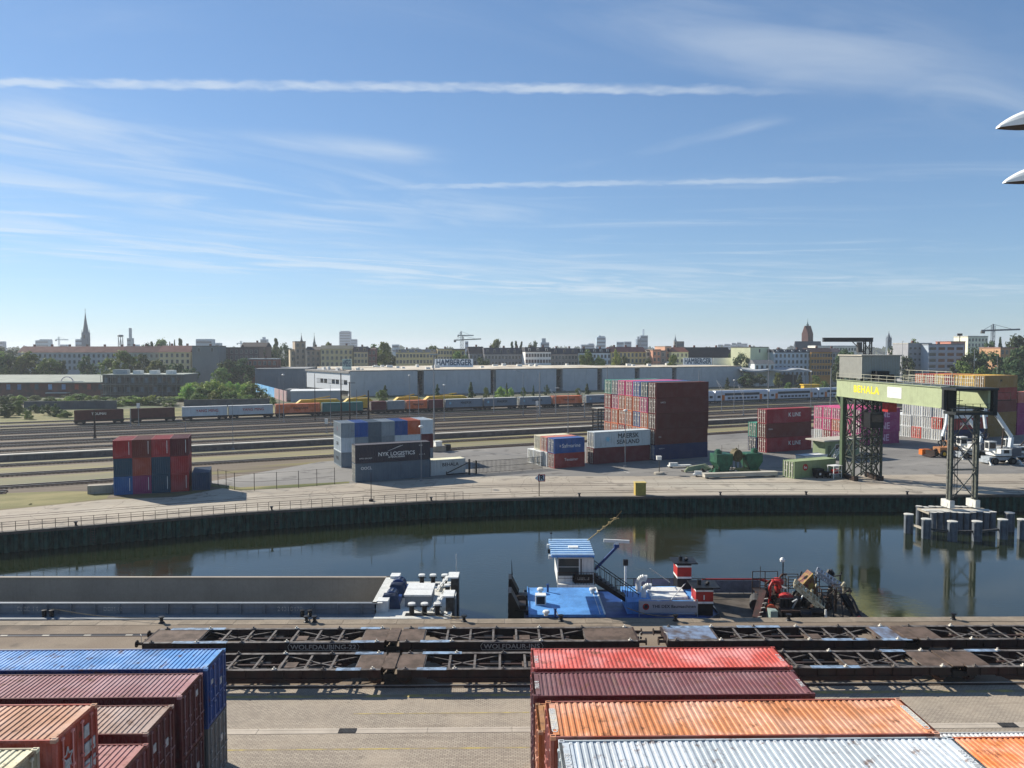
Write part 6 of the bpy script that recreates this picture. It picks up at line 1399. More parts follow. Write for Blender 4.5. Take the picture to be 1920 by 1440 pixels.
# double-deck passenger train
M_TR = mat('train_white', '#b9bfc8', .4, .05, .08, .7); M_TRD = mat('train_dark', '#20262f', .4, .1, .15, 1)
for i in range(5):
    u0 = 166 + i * 26.8; L = 26.4; w = thing('train_coach', f'double-deck white and dark passenger coach, {ORD[i]} from the left', 'train', (*UV(u0, 231.5), .21), A25, 'coaches of the passenger train')
    MB().extr([(0, .9), (L, .9), (L, 4.0), (L - .2, 4.0), (.2, 4.0), (0, 4.0)], -1.4, 1.4).build('body', M_TR, w)
    MB().hexa([(0, -1.4, 4.0), (L, -1.4, 4.0), (L, 1.4, 4.0), (0, 1.4, 4.0), (.4, -1.0, 4.6), (L - .4, -1.0, 4.6), (L - .4, 1.0, 4.6), (.4, 1.0, 4.6)]).build('roof', M_TR, w)
    MB().box(.1, -1.38, .35, L - .1, 1.38, .9).build('skirt', M_TRD, w)
    MB().box(4.6, -1.42, 2.75, L - 4.6, -1.4, 3.65).build('upper_window_band', M_TRD, w)
    for k in range(8):
        x = 6.0 + k * 1.9; MB().box(x, -1.42, 1.35, x + 1.4, -1.4, 2.1).build('window', M_TRD, w)
    for x in (1.0, L - 2.4): MB().box(x, -1.42, 1.9, x + 1.5, -1.4, 2.8).build('window', M_TRD, w)
    for x in (3.2, L - 4.5): MB().box(x, -1.43, .95, x + 1.3, -1.4, 3.0).build('door', ORANGE, w)
    mb = MB()
    for x in (2.6, L - 2.6):
        for a in (-1.1, 1.1):
            for s in (-.75, .75): mb.cyl((x + a, s - .06, .46), (x + a, s + .06, .46), .44, 12)
    mb.build('wheels', STEEL_B, w)
# ------------------------------------------------------------------ masts and poles
MASTG = mat('mast_grey', '#84878a', .5, .3, .2, 3)
def mast(px, by, ty, kind, label, r=.11):
    X, Y = G(px, by); h = AT(px, ty, Y)[2]
    m = thing('mast', label, 'mast', (X, Y, 0), 0, 'masts of the yard')
    c = STEEL_D if kind in 'dT' else MASTG
    MB().cyl((0, 0, 0), (0, 0, h), r * 1.25, 8, r * .7).box(-.25, -.25, 0, .25, .25, .3).build('pole', c, m)
    if kind == 'l': MB().lathe([(.08, -.2), (.35, -.1), (.4, .05), (.25, .2), (.001, .25)], (0, 0, h), 10).build('lamp_globe', WHITE, m)
    if kind == 'f': MB().box(-.9, -.25, h - .2, .9, .25, h + .12).build('floodlight_bar', STEEL_L, m)
    if kind == 'a': MB().bar((0, 0, h), (-2.4, 0, h + 1.0), .1).build('lamp_arm', MASTG, m); MB().box(-3.2, -.15, h + .95, -2.2, .15, h + 1.1).build('lamp_head', WHITE, m)
    if kind == 'y':
        MB().bar((0, 0, h - .3), (-1.9, 0, h + 2.2), .1).bar((-.1, 0, h - 1.6), (-1.9, 0, h + 2.2), .07).bar((-1.9, 0, h + 2.2), (.2, 0, h + 1.0), .05).build('catenary_arm', WHITE, m)
    if kind in 'T': MB().bar((-1.6, 0, h - .3), (1.6, 0, h - .3), .14).build('cross_arm', STEEL_D, m)
    if kind == 's': MB().box(-.35, -.2, h - 1.3, .35, .2, h).build('signal_head', WHITE, m)
MS = [(814, 840, 664, 'f', .14), (524, 790, 706, 'p', .1), (532, 792, 703, 'l', .1), (591, 790, 700, 'd', .1), (620, 796, 722, 'p', .08), (640, 792, 700, 'd', .2), (656, 790, 716, 'T', .2), (669, 790, 730, 'p', .1), (691, 790, 732, 'd', .25), (768, 780, 704, 'l', .1), (785, 782, 720, 'p', .08), (833, 790, 722, 'l', .1),
      (926, 775, 695, 'p', .12), (981, 778, 700, 'a', .1), (1012, 780, 698, 'p', .22), (1007, 790, 752, 's', .1), (1042, 778, 742, 'y', .14), (1065, 812, 735, 'a', .1), (1096, 782, 745, 'y', .14), (1138, 800, 688, 'p', .12), (1310, 760, 694, 'p', .16), (1353, 772, 725, 'y', .1), (1376, 775, 713, 'l', .1), (1394, 778, 735, 'y', .12), (1440, 768, 652, 'p', .14), (1520, 765, 697, 'l', .1), (1557, 770, 690, 'p', .2),
      (178, 822, 768, 'd', .2), (245, 800, 766, 'p', .14), (260, 798, 756, 's', .1), (348, 810, 790, 'p', .1), (437, 843, 755, 'p', .06), (612, 812, 785, 's', .06), (1172, 876, 770, 'l', .07), (696, 940, 886, 'd', .05), (790, 902, 800, 'l', .06), (1690, 700, 640, 'l', .1), (1825, 690, 655, 'a', .14), (1868, 700, 668, 'p', .1)]
for i, (px, by, ty, k, r) in enumerate(sorted(MS)):
    if by <= 700: by = 745
    mast(px, by, ty, k, {'f': 'tall floodlight mast', 'p': 'plain grey pole', 'l': 'slim lamp pole with round head', 'd': 'dark steel pole', 'T': 'dark pole with cross arm', 'a': 'lamp pole with side arm', 'y': 'catenary mast with white slanted arm', 's': 'white signal pole'}[k] + f', {ORD[i]} of the yard poles from the left', r)
for i, (px, py, w) in enumerate(((252, 768, 1.9), (370, 763, 1.9), (430, 761, 2.2), (700, 795, .5))):
    pass
# floodlight heads of the near lamp mast on the right
lm = thing('floodlight_mast', 'white floodlight heads reaching in at the upper right edge', 'floodlight', (20.6, 26.6, 0))
MB().cyl((0, 0, 0), (0, 0, 33), .28, 12, .16).build('pole', STEEL_L, lm)
for (px, py, sc_) in ((1871, 240, 1.0), (1883, 343, .85)):
    T0 = Vector(AT(px, py, 26)) - Vector(lm.location); n, k2 = 14, 8; mb = MB(); Lh = 1.75 * sc_; rows = []
    for k in range(n + 1):
        f = k / n; x = T0.x + Lh * f; w = .42 * sc_ * min(1, .12 + 1.6 * f) ** .6; hh = .62 * sc_ * math.sin(min(1, .04 + f * 1.15) * math.pi / 2) ** .75; zb = T0.z + .07 * f * sc_
        rows.append([(x, T0.y - w * math.cos(math.pi * j / k2), zb + hh * math.sin(math.pi * j / k2) ** .7) for j in range(k2 + 1)])
    for a, b in zip(rows[:-1], rows[1:]):
        for j in range(k2): mb.quad(a[j], b[j], b[j + 1], a[j + 1], 0)
        mb.quad(a[k2], b[k2], b[0], a[0], 1)
    mb.poly(rows[0], 0).poly(rows[-1], 0)
    hd = mb.build('lamp_head', [mat('lamp_white', '#f2f2ec', .4, 0, .05, 2), STEEL_D], lm); MB().cyl((T0.x + Lh, T0.y, T0.z + .35), (0, 0, T0.z + .6), .06, 8).build('bracket', STEEL_L, hd)
    MB().box(T0.x + .75 * sc_, T0.y - .47 * sc_, T0.z + .22, T0.x + .87 * sc_, T0.y - .4 * sc_, T0.z + .32).build('latch', STEEL_D, hd)
# ------------------------------------------------------------------ warehouse with the blue-letter signs
M_WH = mat('warehouse_panel', '#b0b4b6', .6, .1, .1, .3, streak=.12); M_WHR = mat('gravel_roof', '#b3a48e', .9, 0, .25, .15, col2='#cfc8b6')
vw = 332; hW = 11.0
wh_ = thing('warehouse', 'long grey panelled warehouse behind the rail yard', 'warehouse', (*UV(px_u(657, vw), vw), 0), A25)
uw0 = px_u(657, vw); cuts = [(657, 783), (795, 920), (930, 1043), (1055, 1120), (1129, 1190), (1199, 1260), (1268, 1390)]
for i, (a, b) in enumerate(cuts):
    x0, x1 = px_u(a, vw) - uw0, px_u(b, vw) - uw0
    s = MB().box(x0, 0, 0, x1, 8, hW).box(x0 - .1, -.15, hW, x1 + .1, 8, hW + .35, 1).build('wall_section', [M_WH, mat('parapet_grey', '#7d7a76', .7)], wh_)
    n = max(3, int((x1 - x0) / 5.2))
    for k in range(n): 
        xx = x0 + (x1 - x0) * k / n; MB().box(xx + .06, -.08, .4, xx + (x1 - x0) / n - .06, -.001, hW - .15).build('cladding_panel', M_WH, s)
    if i < 6:
        x2 = px_u(cuts[i + 1][0], vw) - uw0
        MB().box(x1, 5.5, 0, x2, 8, hW - .5).box(x1 - .02, -.1, hW - .1, x2 + .02, 8, hW + .3, 1).build('stair_recess', [STEEL_B, mat('recess_lintel', '#c2b196', .8)], wh_)
        mb = MB()
        for k in range(6): mb.box(x1 + .1, 2, .8 + 1.6 * k, x2 - .1, 3.8, .95 + 1.6 * k)
        for k in range(5): mb.bar((x1 + .2, 2, .9 + 1.6 * k), (x2 - .2, 2, 2.5 + 1.6 * k), .12)
        mb.build('escape_stair', STEEL_LAT, wh_)
Lw = px_u(1390, vw) - uw0
MB().hexa([(0, 8, 0), (Lw, 8, 0), (Lw, 75, 0), (0, 75, 0), (0, 8, hW - .05), (Lw, 8, hW - .05), (Lw, 75, hW - .05), (0, 75, hW - .05)]).build('hall_body', M_WH, wh_)
MB().hexa([(0, 1.0, hW + .36), (Lw, 1.0, hW + .36), (Lw, 75, hW), (0, 75, hW), (0, 1.0, hW + .42), (Lw, 1.0, hW + .42), (Lw, 75, hW + .6), (0, 75, hW + .6)]).build('roof', M_WHR, wh_)
rr = random.Random(11)
for k in range(26):
    x = rr.uniform(6, Lw - 8); y = rr.uniform(10, 60); a = rr.uniform(1.2, 3.0); MB().box(x, y, hW + .4, x + a, y + 1.4, hW + rr.uniform(1.2, 2.4)).build('roof_vent', WHITE, wh_)
for x0, x1, y in ((px_u(690, vw) - uw0, px_u(790, vw) - uw0, 14), (px_u(930, vw) - uw0, px_u(1040, vw) - uw0, 12), (px_u(1060, vw) - uw0, px_u(1180, vw) - uw0, 12)):
    MB().hexa([(x0, y, hW + .45), (x1, y, hW + .45), (x1, y + 22, hW + .5), (x0, y + 22, hW + .5), (x0 + 14, y + 9, hW + 1.3), (x1 - 14, y + 9, hW + 1.3), (x1 - 14, y + 13, hW + 1.3), (x0 + 14, y + 13, hW + 1.3)]).build('roof_ridge', M_WHR, wh_)
def sign_board(label, px0, px1, y0, y1, Y, s, rot=0, col='#dde4e8', tc='#123f5c', sub=True, name='roof_sign'):
    P = AT(px0, y1, Y); L = (px1 - px0) * Y / FPX / math.cos(rot); h = (y1 - y0) * Y / FPX
    g = thing(name, label, 'sign', (P[0], P[1], hW + .5), rot); zb = P[2] - hW - .5
    b = MB().box(0, 0, zb, L, .25, zb + h).build('board', mat('sign_' + col[1:], col, .6, 0, .06, 1), g)
    k = .5
    while k < L: MB().bar((k, .4, 0), (k, .4, zb + h * .8), .16).build('support', STEEL_L, g); k += max(2.0, L / 5)
    if s:
        me = text_mesh(s, h * .86, mat('sign_print', tc, .6, 0, .05, 2), h * .03); w = max(v.co.x for v in me.vertices) - min(v.co.x for v in me.vertices)
        lettering(s, h * .86, mat('sign_print', tc), b, (L / 2, -.03, zb + h * (.6 if sub else .5)), 0, h * .03, L * .92 / w)
        if sub: lettering('Hier ist Gastronomie zu Hause', h * .17, mat('sign_small_print', '#a06a66', .7), b, (L / 2, -.03, zb + h * .1), 0, 0, 1.2)
    return g
sign_board('wide roof sign with dark blue letters above the left warehouse bays', 815, 887, 673, 690.5, 400, 'HAMBERGER', 0)
sign_board('roof sign with dark blue letters above the right warehouse bays', 1281, 1335, 671, 687, 455, 'HAMBERGER', 0)
sign_board('blank white billboard right of the right roof sign', 1336.5, 1377, 671, 687, 456, None, 0, '#d9dad2')
sign_board('small white and green sign on the left corner of the warehouse', 642, 659, 673, 694, 345, 'HAMBERGER', 0, '#cfe0d2', '#4a9a80', True)
# white office wing with a band of windows, at the left end
P0 = Vector((*UV(uw0, vw), 0)); P1 = Vector((*AT(575, 693, 372)[:2], 0)); dW = (P0 - P1); aw = math.atan2(dW.y, dW.x); LW = dW.length
ow = thing('office_wing', 'white office wing with a band of windows at the warehouse corner', 'building', (P1.x, P1.y, 0), aw)
MB().box(0, 0, 2.4, LW - .4, 20, 10.2).box(1, 1, 0, LW - 1, 19, 2.4, 1).build('wall', [mat('wing_white', '#cfd3d6', .6, 0, .06, .5), STEEL_LAT], ow); MB().box(-1, -.5, 10.2, LW - .4, 20.5, 11.0).build('roof', mat('wing_roof', '#8f8c88', .8), ow)
for k in range(8):
    x = LW * .25 + k * LW * .088; w = MB().box(x, -.06, 5.2, x + LW * .07, -.001, 7.0).build('window', GLASS if k % 3 else mat('blind', '#b8bcc0', .6), ow); MB().box(x - .1, -.1, 5.1, x + LW * .07 + .1, -.06, 5.2).box(x - .1, -.1, 7.0, x + LW * .07 + .1, -.06, 7.1).build('frame', STEEL_D, w)
for k in range(12): x = rr.uniform(2, LW - 4); MB().box(x, 3 + k, 11, x + rr.uniform(1, 3), 4 + k, 11.6 + rr.uniform(.2, .8)).build('roof_unit', WHITE, ow)
def box_building(label, px0, px1, ytop, Y, rot, depth, col, cat='building', name='industrial_building', roofc='#8d8f8e', seams=0, z0=0):
    X0 = AT(px0, ytop, Y); zt = X0[2]
    r = (px1 - 960) / FPX; c = math.cos(PITCH)
    L = (r * (Y * c + .94) - X0[0]) / (math.cos(rot) - r * math.sin(rot) * c)
    b = thing(name, label, cat, (X0[0], Y, 0), rot)
    MB().box(0, 0, z0, L, depth, zt - .3).build('wall', mat('wall_' + col[1:], col, .7, 0, .1, .25, streak=.2), b)
    MB().box(-.3, -.3, zt - .3, L + .3, depth + .3, zt).build('roof', mat('roof_' + roofc[1:], roofc, .8, 0, .15, .3), b)
    for k in range(seams): x = L * (k + .5) / seams; MB().box(x, -.12, .3, x + .25, 0, zt - .5).build('pilaster', mat('wall_' + col[1:], col), b)
    return b, L, zt
box_building('blue grey windowless hall left of the white office wing', 478, 574, 691, 392, R(6), 35, '#6d7780', seams=9)
box_building('low white shed with open front before the grey hall', 545, 640, 733, 300, R(12), 14, '#a8adb0', roofc='#d6d8d6', seams=5)
b, L, zt = box_building('small grey kiosk building left of the white shed', 536, 552, 730, 312, 0, 6, '#b4b6b4')
fw = thing('mural_wall', 'boundary wall painted with a bright blue and pink mural', 'wall', (*AT(478, 724, 372)[:2], 0), 0); a_ = Vector((0, 0, 0)); e_ = Vector((AT(537, 750, 300)[0] - fw.location.x, 300 - 372, 0))
mb = MB(); n = 12
for k in range(n):
    p, q = a_.lerp(e_, k / n), a_.lerp(e_, (k + 1) / n); mb.hexa([p, q, q + Vector((.3, .3, 0)), p + Vector((.3, .3, 0)), p + Vector((0, 0, 4.2)), q + Vector((0, 0, 4.2)), q + Vector((.3, .3, 4.2)), p + Vector((.3, .3, 4.2))], k % 2 if k < 8 else 2)
mb.build('wall', [mat('mural_blue', '#4a94c8', .7, 0, .3, .3, col2='#7fb0d0'), mat('mural_light', '#6fb0d8', .7, 0, .2, .2, col2='#3a80bb'), mat('mural_pink', '#b08a8c', .7, 0, .3, .4, col2='#8f8a86')], fw)
# white wavy canopy at the right end of the warehouse
cn_ = thing('station_canopy', 'white wavy membrane canopy on slim columns right of the warehouse', 'canopy', (*AT(1391, 700, 420)[:2], 0), R(8))
LC = 140 * 420 / FPX; mb = MB(); n = 30
zc0 = AT(1391, 691, 420)[2]
for k in range(n):
    x0, x1 = LC * k / n, LC * (k + 1) / n; f = lambda x: zc0 - 1.2 - .9 * abs(math.sin(x / LC * math.pi * 2.5))
    mb.hexa([(x0, 0, f(x0)), (x1, 0, f(x1)), (x1, 16, zc0 - .6), (x0, 16, zc0 - .6), (x0, 0, f(x0) + .9), (x1, 0, f(x1) + .9), (x1, 16, zc0 + .3), (x0, 16, zc0 + .3)])
mb.build('membrane', mat('membrane_white', '#a6abae', .6), cn_)
for k in range(6): MB().bar((2 + k * (LC - 4) / 5, 3, 0), (2 + k * (LC - 4) / 5, 3, zc0 - 1.5), .3).build('column', STEEL_L, cn_)
MB().box(2, 12, 0, LC - 2, 22, 6).build('kiosk_block', mat('kiosk_dark', '#3d434a', .7, 0, .3, .4), cn_)
# ------------------------------------------------------------------ old goods shed on the left
gs = thing('goods_shed', 'long old brick goods shed with grey green roof behind the bushes', 'building', (*AT(-190, 717, 330)[:2], 0), R(2))
L1 = 392 * 330 / FPX; ze = AT(0, 717, 330)[2]; zt = AT(0, 704, 346)[2]
M_BR = mat('old_brick', '#7a4f42', .9, 0, .35, .3, col2='#5a4a42', streak=.5); M_SR = mat('shed_roof', '#8b9184', .85, 0, .15, .2)
MB().box(0, 0, 0, L1, 26, ze - .3).build('wall', M_BR, gs); MB().hexa([(-1, -1.5, ze - .3), (L1, -1.5, ze - .3), (L1, 26, zt - .4), (-1, 26, zt - .4), (-1, -1.5, ze), (L1, -1.5, ze), (L1, 26, zt), (-1, 26, zt)]).build('roof', M_SR, gs)
for px, c in ((8, '#7d92b0'), (28, '#6a86b5'), (85, '#8fb0d8'), (110, '#8c9fc4'), (134, '#b85a3c'), (157, '#b0523a'), (60, '#55606a'), (178, '#58606a')):
    x = XAT(px, 330, 4) - gs.location.x; w = MB().box(x, -.1, ze - 3.2, x + 1.6, -.001, ze - .9).build('window', mat('poster_' + c[1:], c, .6), gs)
P = AT(90, 737, 328); MB().box(P[0] - gs.location.x - 2, -3, P[2] - .2, P[0] - gs.location.x + 7, -.1, P[2] + .1).build('awning', mat('awning_white', '#c9cac6', .7), gs)
P = AT(108, 716, 331)
mb = MB()
for k in range(10):
    a0, a1 = math.pi * k / 10, math.pi * (k + 1) / 10; mb.bar((P[0] - gs.location.x + 2.8 - 2.6 * math.cos(a0), 1, ze + 2.3 * math.sin(a0)), (P[0] - gs.location.x + 2.8 - 2.6 * math.cos(a1), 1, ze + 2.3 * math.sin(a1)), .3)
mb.build('roof_arch', mat('pale_pink_paint', '#c9b9c4', .6), gs)
MB().bar((P[0] - gs.location.x - 2.5, .5, ze + .2), (P[0] - gs.location.x + 10, .5, ze + .3), .5, .25).build('roof_edge_board', WHITE, gs)
b, L, zt = box_building('old two-storey loading house with many small windows and vines', 192, 343, 702, 326, R(3), 18, '#5d5a55', roofc='#9ba196')
for f, z in enumerate((zt - 3.6, zt - 7.6)):
    for k in range(17):
        x = .8 + k * (L - 1.6) / 17; MB().box(x, -.07, z, x + 1.2, -.001, z + 2.2).build('window', GLASS if (k + f) % 3 else mat('shutter', '#6f7a80', .7), b)
mb = MB()
for z in (zt - 4.2, zt - 8.4): mb.box(0, -1.6, z - .15, L, -.05, z)
for k in range(18): x = k * L / 17; mb.bar((x, -1.6, 0), (x, -1.6, zt - .3), .12)
for z in (zt - 3.2, zt - 7.4): mb.bar((0, -1.6, z), (L, -1.6, z), .1)
mb.build('balcony_frame', mat('balcony_grey', '#77807a', .7), b)
for k in range(4): x = 4 + k * 7; MB().box(x, 4, zt, x + 3, 8, zt + 1.6).build('roof_unit', WHITE, b)
for px, w in ((225, 5.), ):
    MB().box(3, 3, zt, 9, 6, zt + 2.0).build('roof_unit', mat('unit_grey', '#9ca5a8', .7), b)
yw = thing('yard_wall', 'dark grey boundary wall behind the wagons on the left', 'wall', (*AT(45, 772, 262)[:2], 0), R(8)); MB().box(0, 0, 0, 30, .4, 2.6).box(-.1, -.1, 2.6, 30.1, .5, 2.8).build('wall', mat('yard_wall_grey', '#565c60', .85, 0, .3, .4, streak=.4), yw)
yw = thing('yard_wall', 'dark grey boundary wall before the bright bushes', 'wall', (*AT(345, 770, 270)[:2], 0), R(14)); MB().box(0, 0, 0, 29, .4, 2.6).box(-.1, -.1, 2.6, 29.1, .5, 2.8).build('wall', mat('yard_wall_grey', '#565c60'), yw)

# ------------------------------------------------------------------ rows of town houses
WINM = {}
def win_mesh(w, h, fr):
    k = (w, h, fr)
    if k not in WINM:
        mb = MB().box(0, -.05, 0, w, -.001, h, 0); t = .09
        mb.box(-t, -.1, -t, w + t, -.051, 0, 1).box(-t, -.1, h, w + t, -.051, h + t, 1).box(-t, -.1, 0, 0, -.051, h, 1).box(w, -.1, 0, w + t, -.051, h, 1).box(w / 2 - .04, -.09, 0, w / 2 + .04, -.051, h, 1)
        WINM[k] = mb.mesh('window', [GLASS, mat('window_frame', '#b5b5b0', .6) if fr else STEEL_LAT])
    return WINM[k]
def house(label, px0, px1, yr, ye, Y, rot=8, wall='#b0a890', roof='#6a4238', cols=6, rows=3, depth=13, kind='gable', ww=1.2, wh=1.9, fr=True, band=False, chim=1, floor=3.5):
    X0 = AT(px0, ye, Y); zE = X0[2]; rot = R(rot)
    r = (px1 - 960) / FPX; c = math.cos(PITCH); L = (r * (Y * c + .94) - X0[0]) / (math.cos(rot) - r * math.sin(rot) * c)
    zR = CAMZ + (AT(px0, yr, Y + depth * .45)[2] - CAMZ)
    wc = tuple(min(.8, a * k) for a, k in zip(lin(wall)[:3], (1.62, 1.52, 1.36))) + (1,)          # plaster colour lifted and warmed
    b = thing('apartment_house', label, 'building', (X0[0], Y, 0), rot)
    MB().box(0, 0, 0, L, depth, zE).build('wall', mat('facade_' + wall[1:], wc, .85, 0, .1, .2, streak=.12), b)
    rm = mat('tiles_' + roof[1:], roof, .85, 0, .2, .4, col2=None)
    if kind == 'gable':
        rf = MB().hexa([(-.3, -.5, zE), (L + .3, -.5, zE), (L + .3, depth + .5, zE), (-.3, depth + .5, zE), (-.1, depth * .4, zR), (L + .1, depth * .4, zR), (L + .1, depth * .6, zR), (-.1, depth * .6, zR)]).build('roof', rm, b)
    elif kind == 'mansard':
        rf = MB().hexa([(-.1, -.3, zE), (L + .1, -.3, zE), (L + .1, depth, zE), (-.1, depth, zE), (.0, 1.4, zR), (L, 1.4, zR), (L, depth - 1, zR), (0, depth - 1, zR)]).build('roof', rm, b)
        n = max(2, int(L / 4))
        for k in range(n):
            x = (k + .35) * L / n; d = MB().box(x, .1, zE + .4, x + 1.3, 1.6, zE + (zR - zE) * .75).build('dormer', mat('facade_' + wall[1:], wc), b); MB().box(x + .2, .04, zE + .7, x + 1.1, .099, zE + (zR - zE) * .68).build('pane', GLASS, d)
    else:
        rf = MB().box(-.15, -.15, zE, L + .15, depth + .15, max(zE + .4, zR)).build('roof', rm, b)
    for k in range(chim): x = L * (k + .5) / chim; MB().box(x, depth * .5, zR - .5, x + 1.1, depth * .5 + .8, zR + 1.2).build('chimney', M_BR, rf)
    if band:
        for k in range(rows): 
            z = zE - 2.6 - k * floor
            for j in range(cols): x = L * (j + .12) / cols; MB().box(x, -.08, z, x + L / cols * .72, -.001, z + 1.5).build('window', GLASS, b)
            MB().box(0, -.35, z - .9, L, -.001, z - .25).build('balcony', mat('facade_' + wall[1:], wc), b)
    else:
        me = win_mesh(ww, wh, fr)
        for k in range(rows):
            z = zE - 2.9 - k * floor
            for j in range(cols): put('window', me, b, (L * (j + .5) / cols - ww / 2, 0, z))
            MB().box(-.05, -.14, z - .75, L + .05, -.001, z - .6).build('cornice', mat('facade_' + wall[1:], wc), b)
    return b
H_ = house
H_('long grey plastered house with red brown roof, far left', 34, 236, 649.5, 661, 440, 4, '#8f969e', '#6a3f3a', 22, 3, chim=6)
H_('grey green house with dark red roof behind the left trees', 229, 300, 649, 661, 436, 5, '#7f8a8a', '#5a3636', 7, 3, chim=3)
H_('cream house with five windows to a floor and red roof', 298, 358, 648, 660, 430, 5, '#b5aa8c', '#7a4f48', 6, 3, chim=2, wh=2.0)
H_('windowless grey firewall house right of the cream house', 360, 411, 648.5, 649.5, 425, 3, '#666d72', '#5d5a58', 2, 1, kind='flat', chim=1)
H_('dark brick house with wide flat roof', 411, 486, 651, 653, 440, 6, '#4a4448', '#5a5552', 8, 3, kind='flat', chim=1)
H_('dark gabled attic house above the brick house', 452, 500, 642, 650, 480, 4, '#5a4c48', '#4a4240', 5, 2, chim=1)
H_('old brick and iron house with flat roof left of the grey hall', 464, 520, 672, 674, 405, 8, '#6a4a40', '#9aa2a2', 6, 2, kind='flat', chim=1)
H_('narrow sunlit stair tower of the taupe block', 544, 556, 655, 656, 452, 20, '#9d9482', '#77726a', 1, 2, kind='flat', chim=0)
H_('tall taupe tower house with two windows a floor', 553, 574, 640, 641, 450, 22, '#857b70', '#6a645e', 2, 4, kind='flat', chim=0)
H_('taupe side house with dark roof', 574, 601, 650, 656, 450, 6, '#7d746c', '#5a5450', 3, 3, chim=1)
H_('beige house with grey hipped roof and white balconies', 601, 662, 647.5, 654, 446, 8, '#9f987c', '#55584e', 7, 3, chim=2)
H_('beige house with grey attic, second of the beige pair', 663, 690, 650, 660, 446, 8, '#958c74', '#6a5f5c', 4, 3, kind='mansard', chim=1)
H_('dark red rear house left of the green trees', 690, 705, 652, 655, 452, 6, '#5a3f40', '#54403e', 2, 3, chim=1)
H_('long beige house with small attic windows, left of centre', 742, 818, 655, 661, 452, 8, '#a39a78', '#8c8a86', 12, 3, kind='mansard', chim=2)
H_('taller beige house beside the long beige house', 820, 848, 653.5, 655, 452, 8, '#9c9274', '#6d6a66', 5, 3, kind='flat', chim=1)
H_('yellow green narrow house behind the cranes', 848, 872, 654, 656, 462, 8, '#98905c', '#5d6468', 3, 3, kind='flat', chim=0)
H_('dark gabled house with white gable front', 880, 908, 650, 663, 455, 10, '#6c7078', '#2e2d33', 4, 3, chim=1)
H_('grey mansard house left of the white stuccoed one', 908, 984, 652, 664, 452, 10, '#6f7278', '#4a4c54', 12, 3, kind='mansard', chim=3)
H_('white stuccoed house with dark roof and ornate windows', 985, 1033, 651, 660, 446, 10, '#b9bcc0', '#3c3c40', 9, 3, kind='mansard', chim=2)
H_('brown grey mansard house right of the white stuccoed one', 1034, 1083, 653, 664, 450, 10, '#77706e', '#454851', 8, 3, kind='mansard', chim=2)
H_('white house with black roof behind the round trees', 1084, 1145, 653.5, 662, 455, 12, '#a5b0bc', '#33363c', 9, 3, kind='mansard', chim=2)
H_('yellow ochre house with dark red roof', 1146, 1211, 650.5, 660, 458, 12, '#a1936a', '#482a30', 9, 3, chim=3, wh=2.2)
H_('narrow white and grey house beside the salmon house', 1212, 1224, 656, 658, 462, 14, '#b5b0a2', '#6a6460', 2, 3, kind='flat', chim=0)
H_('salmon pink narrow house', 1224, 1238, 655, 657, 458, 16, '#9c7564', '#7d6a60', 2, 3, kind='flat', chim=0)
H_('salmon house with white stair tower', 1247, 1258, 649, 650, 470, 18, '#a07f6e', '#9a8d80', 1, 4, kind='flat', chim=0)
H_('taupe rear wall between the salmon houses', 1238, 1248, 657, 659, 466, 10, '#77706c', '#6a6460', 1, 2, kind='flat', chim=0)
H_('cream house with red turret roof', 1259, 1290, 651, 660, 468, 22, '#c3b896', '#8a5748', 4, 3, chim=1)
H_('house with huge black roof behind the right roof sign', 1289, 1372, 651, 671, 480, 10, '#6a6462', '#2e2b2e', 9, 2, depth=16, chim=2)
H_('dark roofed house left of the big cream firewall', 1372, 1404, 656, 664, 500, 8, '#7c7470', '#3a3234', 4, 2, chim=1)
b = H_('big cream coloured blank firewall house', 1407, 1440, 650.5, 651.5, 440, 40, '#cfc4a4', '#6a6460', 1, 1, kind='flat', chim=1)
H_('small white house with hipped grey roof before the cream firewall', 1415, 1452, 675, 682, 428, 6, '#a9b0b4', '#66686a', 4, 1, depth=9, chim=0)
H_('pale blue and white house with bay fronts', 1452, 1521, 655, 661, 444, 10, '#a0abb8', '#3f444c', 9, 4, kind='mansard', chim=2)
H_('ochre brick house with arched window rows', 1521, 1561, 652, 660, 446, 10, '#a07a44', '#3a2f30', 8, 4, chim=1)
H_('grey house right of the ochre brick house', 1561, 1578, 653, 660, 448, 10, '#7c8088', '#4a444a', 3, 4, chim=1)
H_('flat white roofed school building behind the far gantry', 1530, 1605, 648, 650, 560, 4, '#b9bcba', '#c9cbc8', 14, 1, kind='flat', chim=0)
H_('grey apartment tower with small square windows', 1703, 1745, 643, 645, 405, 8, '#7b7f88', '#a6a49c', 5, 5, kind='flat', chim=1, ww=1.3, wh=1.2, floor=3.0)
H_('blue grey apartment block with ribbon balconies', 1741, 1806, 645, 647, 400, 8, '#8693a4', '#7d8288', 4, 5, kind='flat', chim=1, band=True, floor=3.1)
H_('salmon red corner house behind the blue grey block', 1783, 1808, 640, 641, 470, 10, '#96665a', '#8a5a50', 3, 3, kind='flat', chim=0)
H_('pale cream slab building on the right behind the trees', 1815, 1850, 630, 632, 520, 10, '#c9c6b4', '#b9b6a8', 6, 3, kind='flat', chim=0)
H_('orange brick house between the right trees', 1876, 1906, 651, 653, 380, 12, '#96785f', '#8c6a5a', 4, 3, kind='flat', chim=0)
H_('low brick and glass pavilion before the right skyline', 1690, 1704, 655, 657, 420, 6, '#8c8a90', '#6a6a70', 2, 3, kind='flat', chim=0)
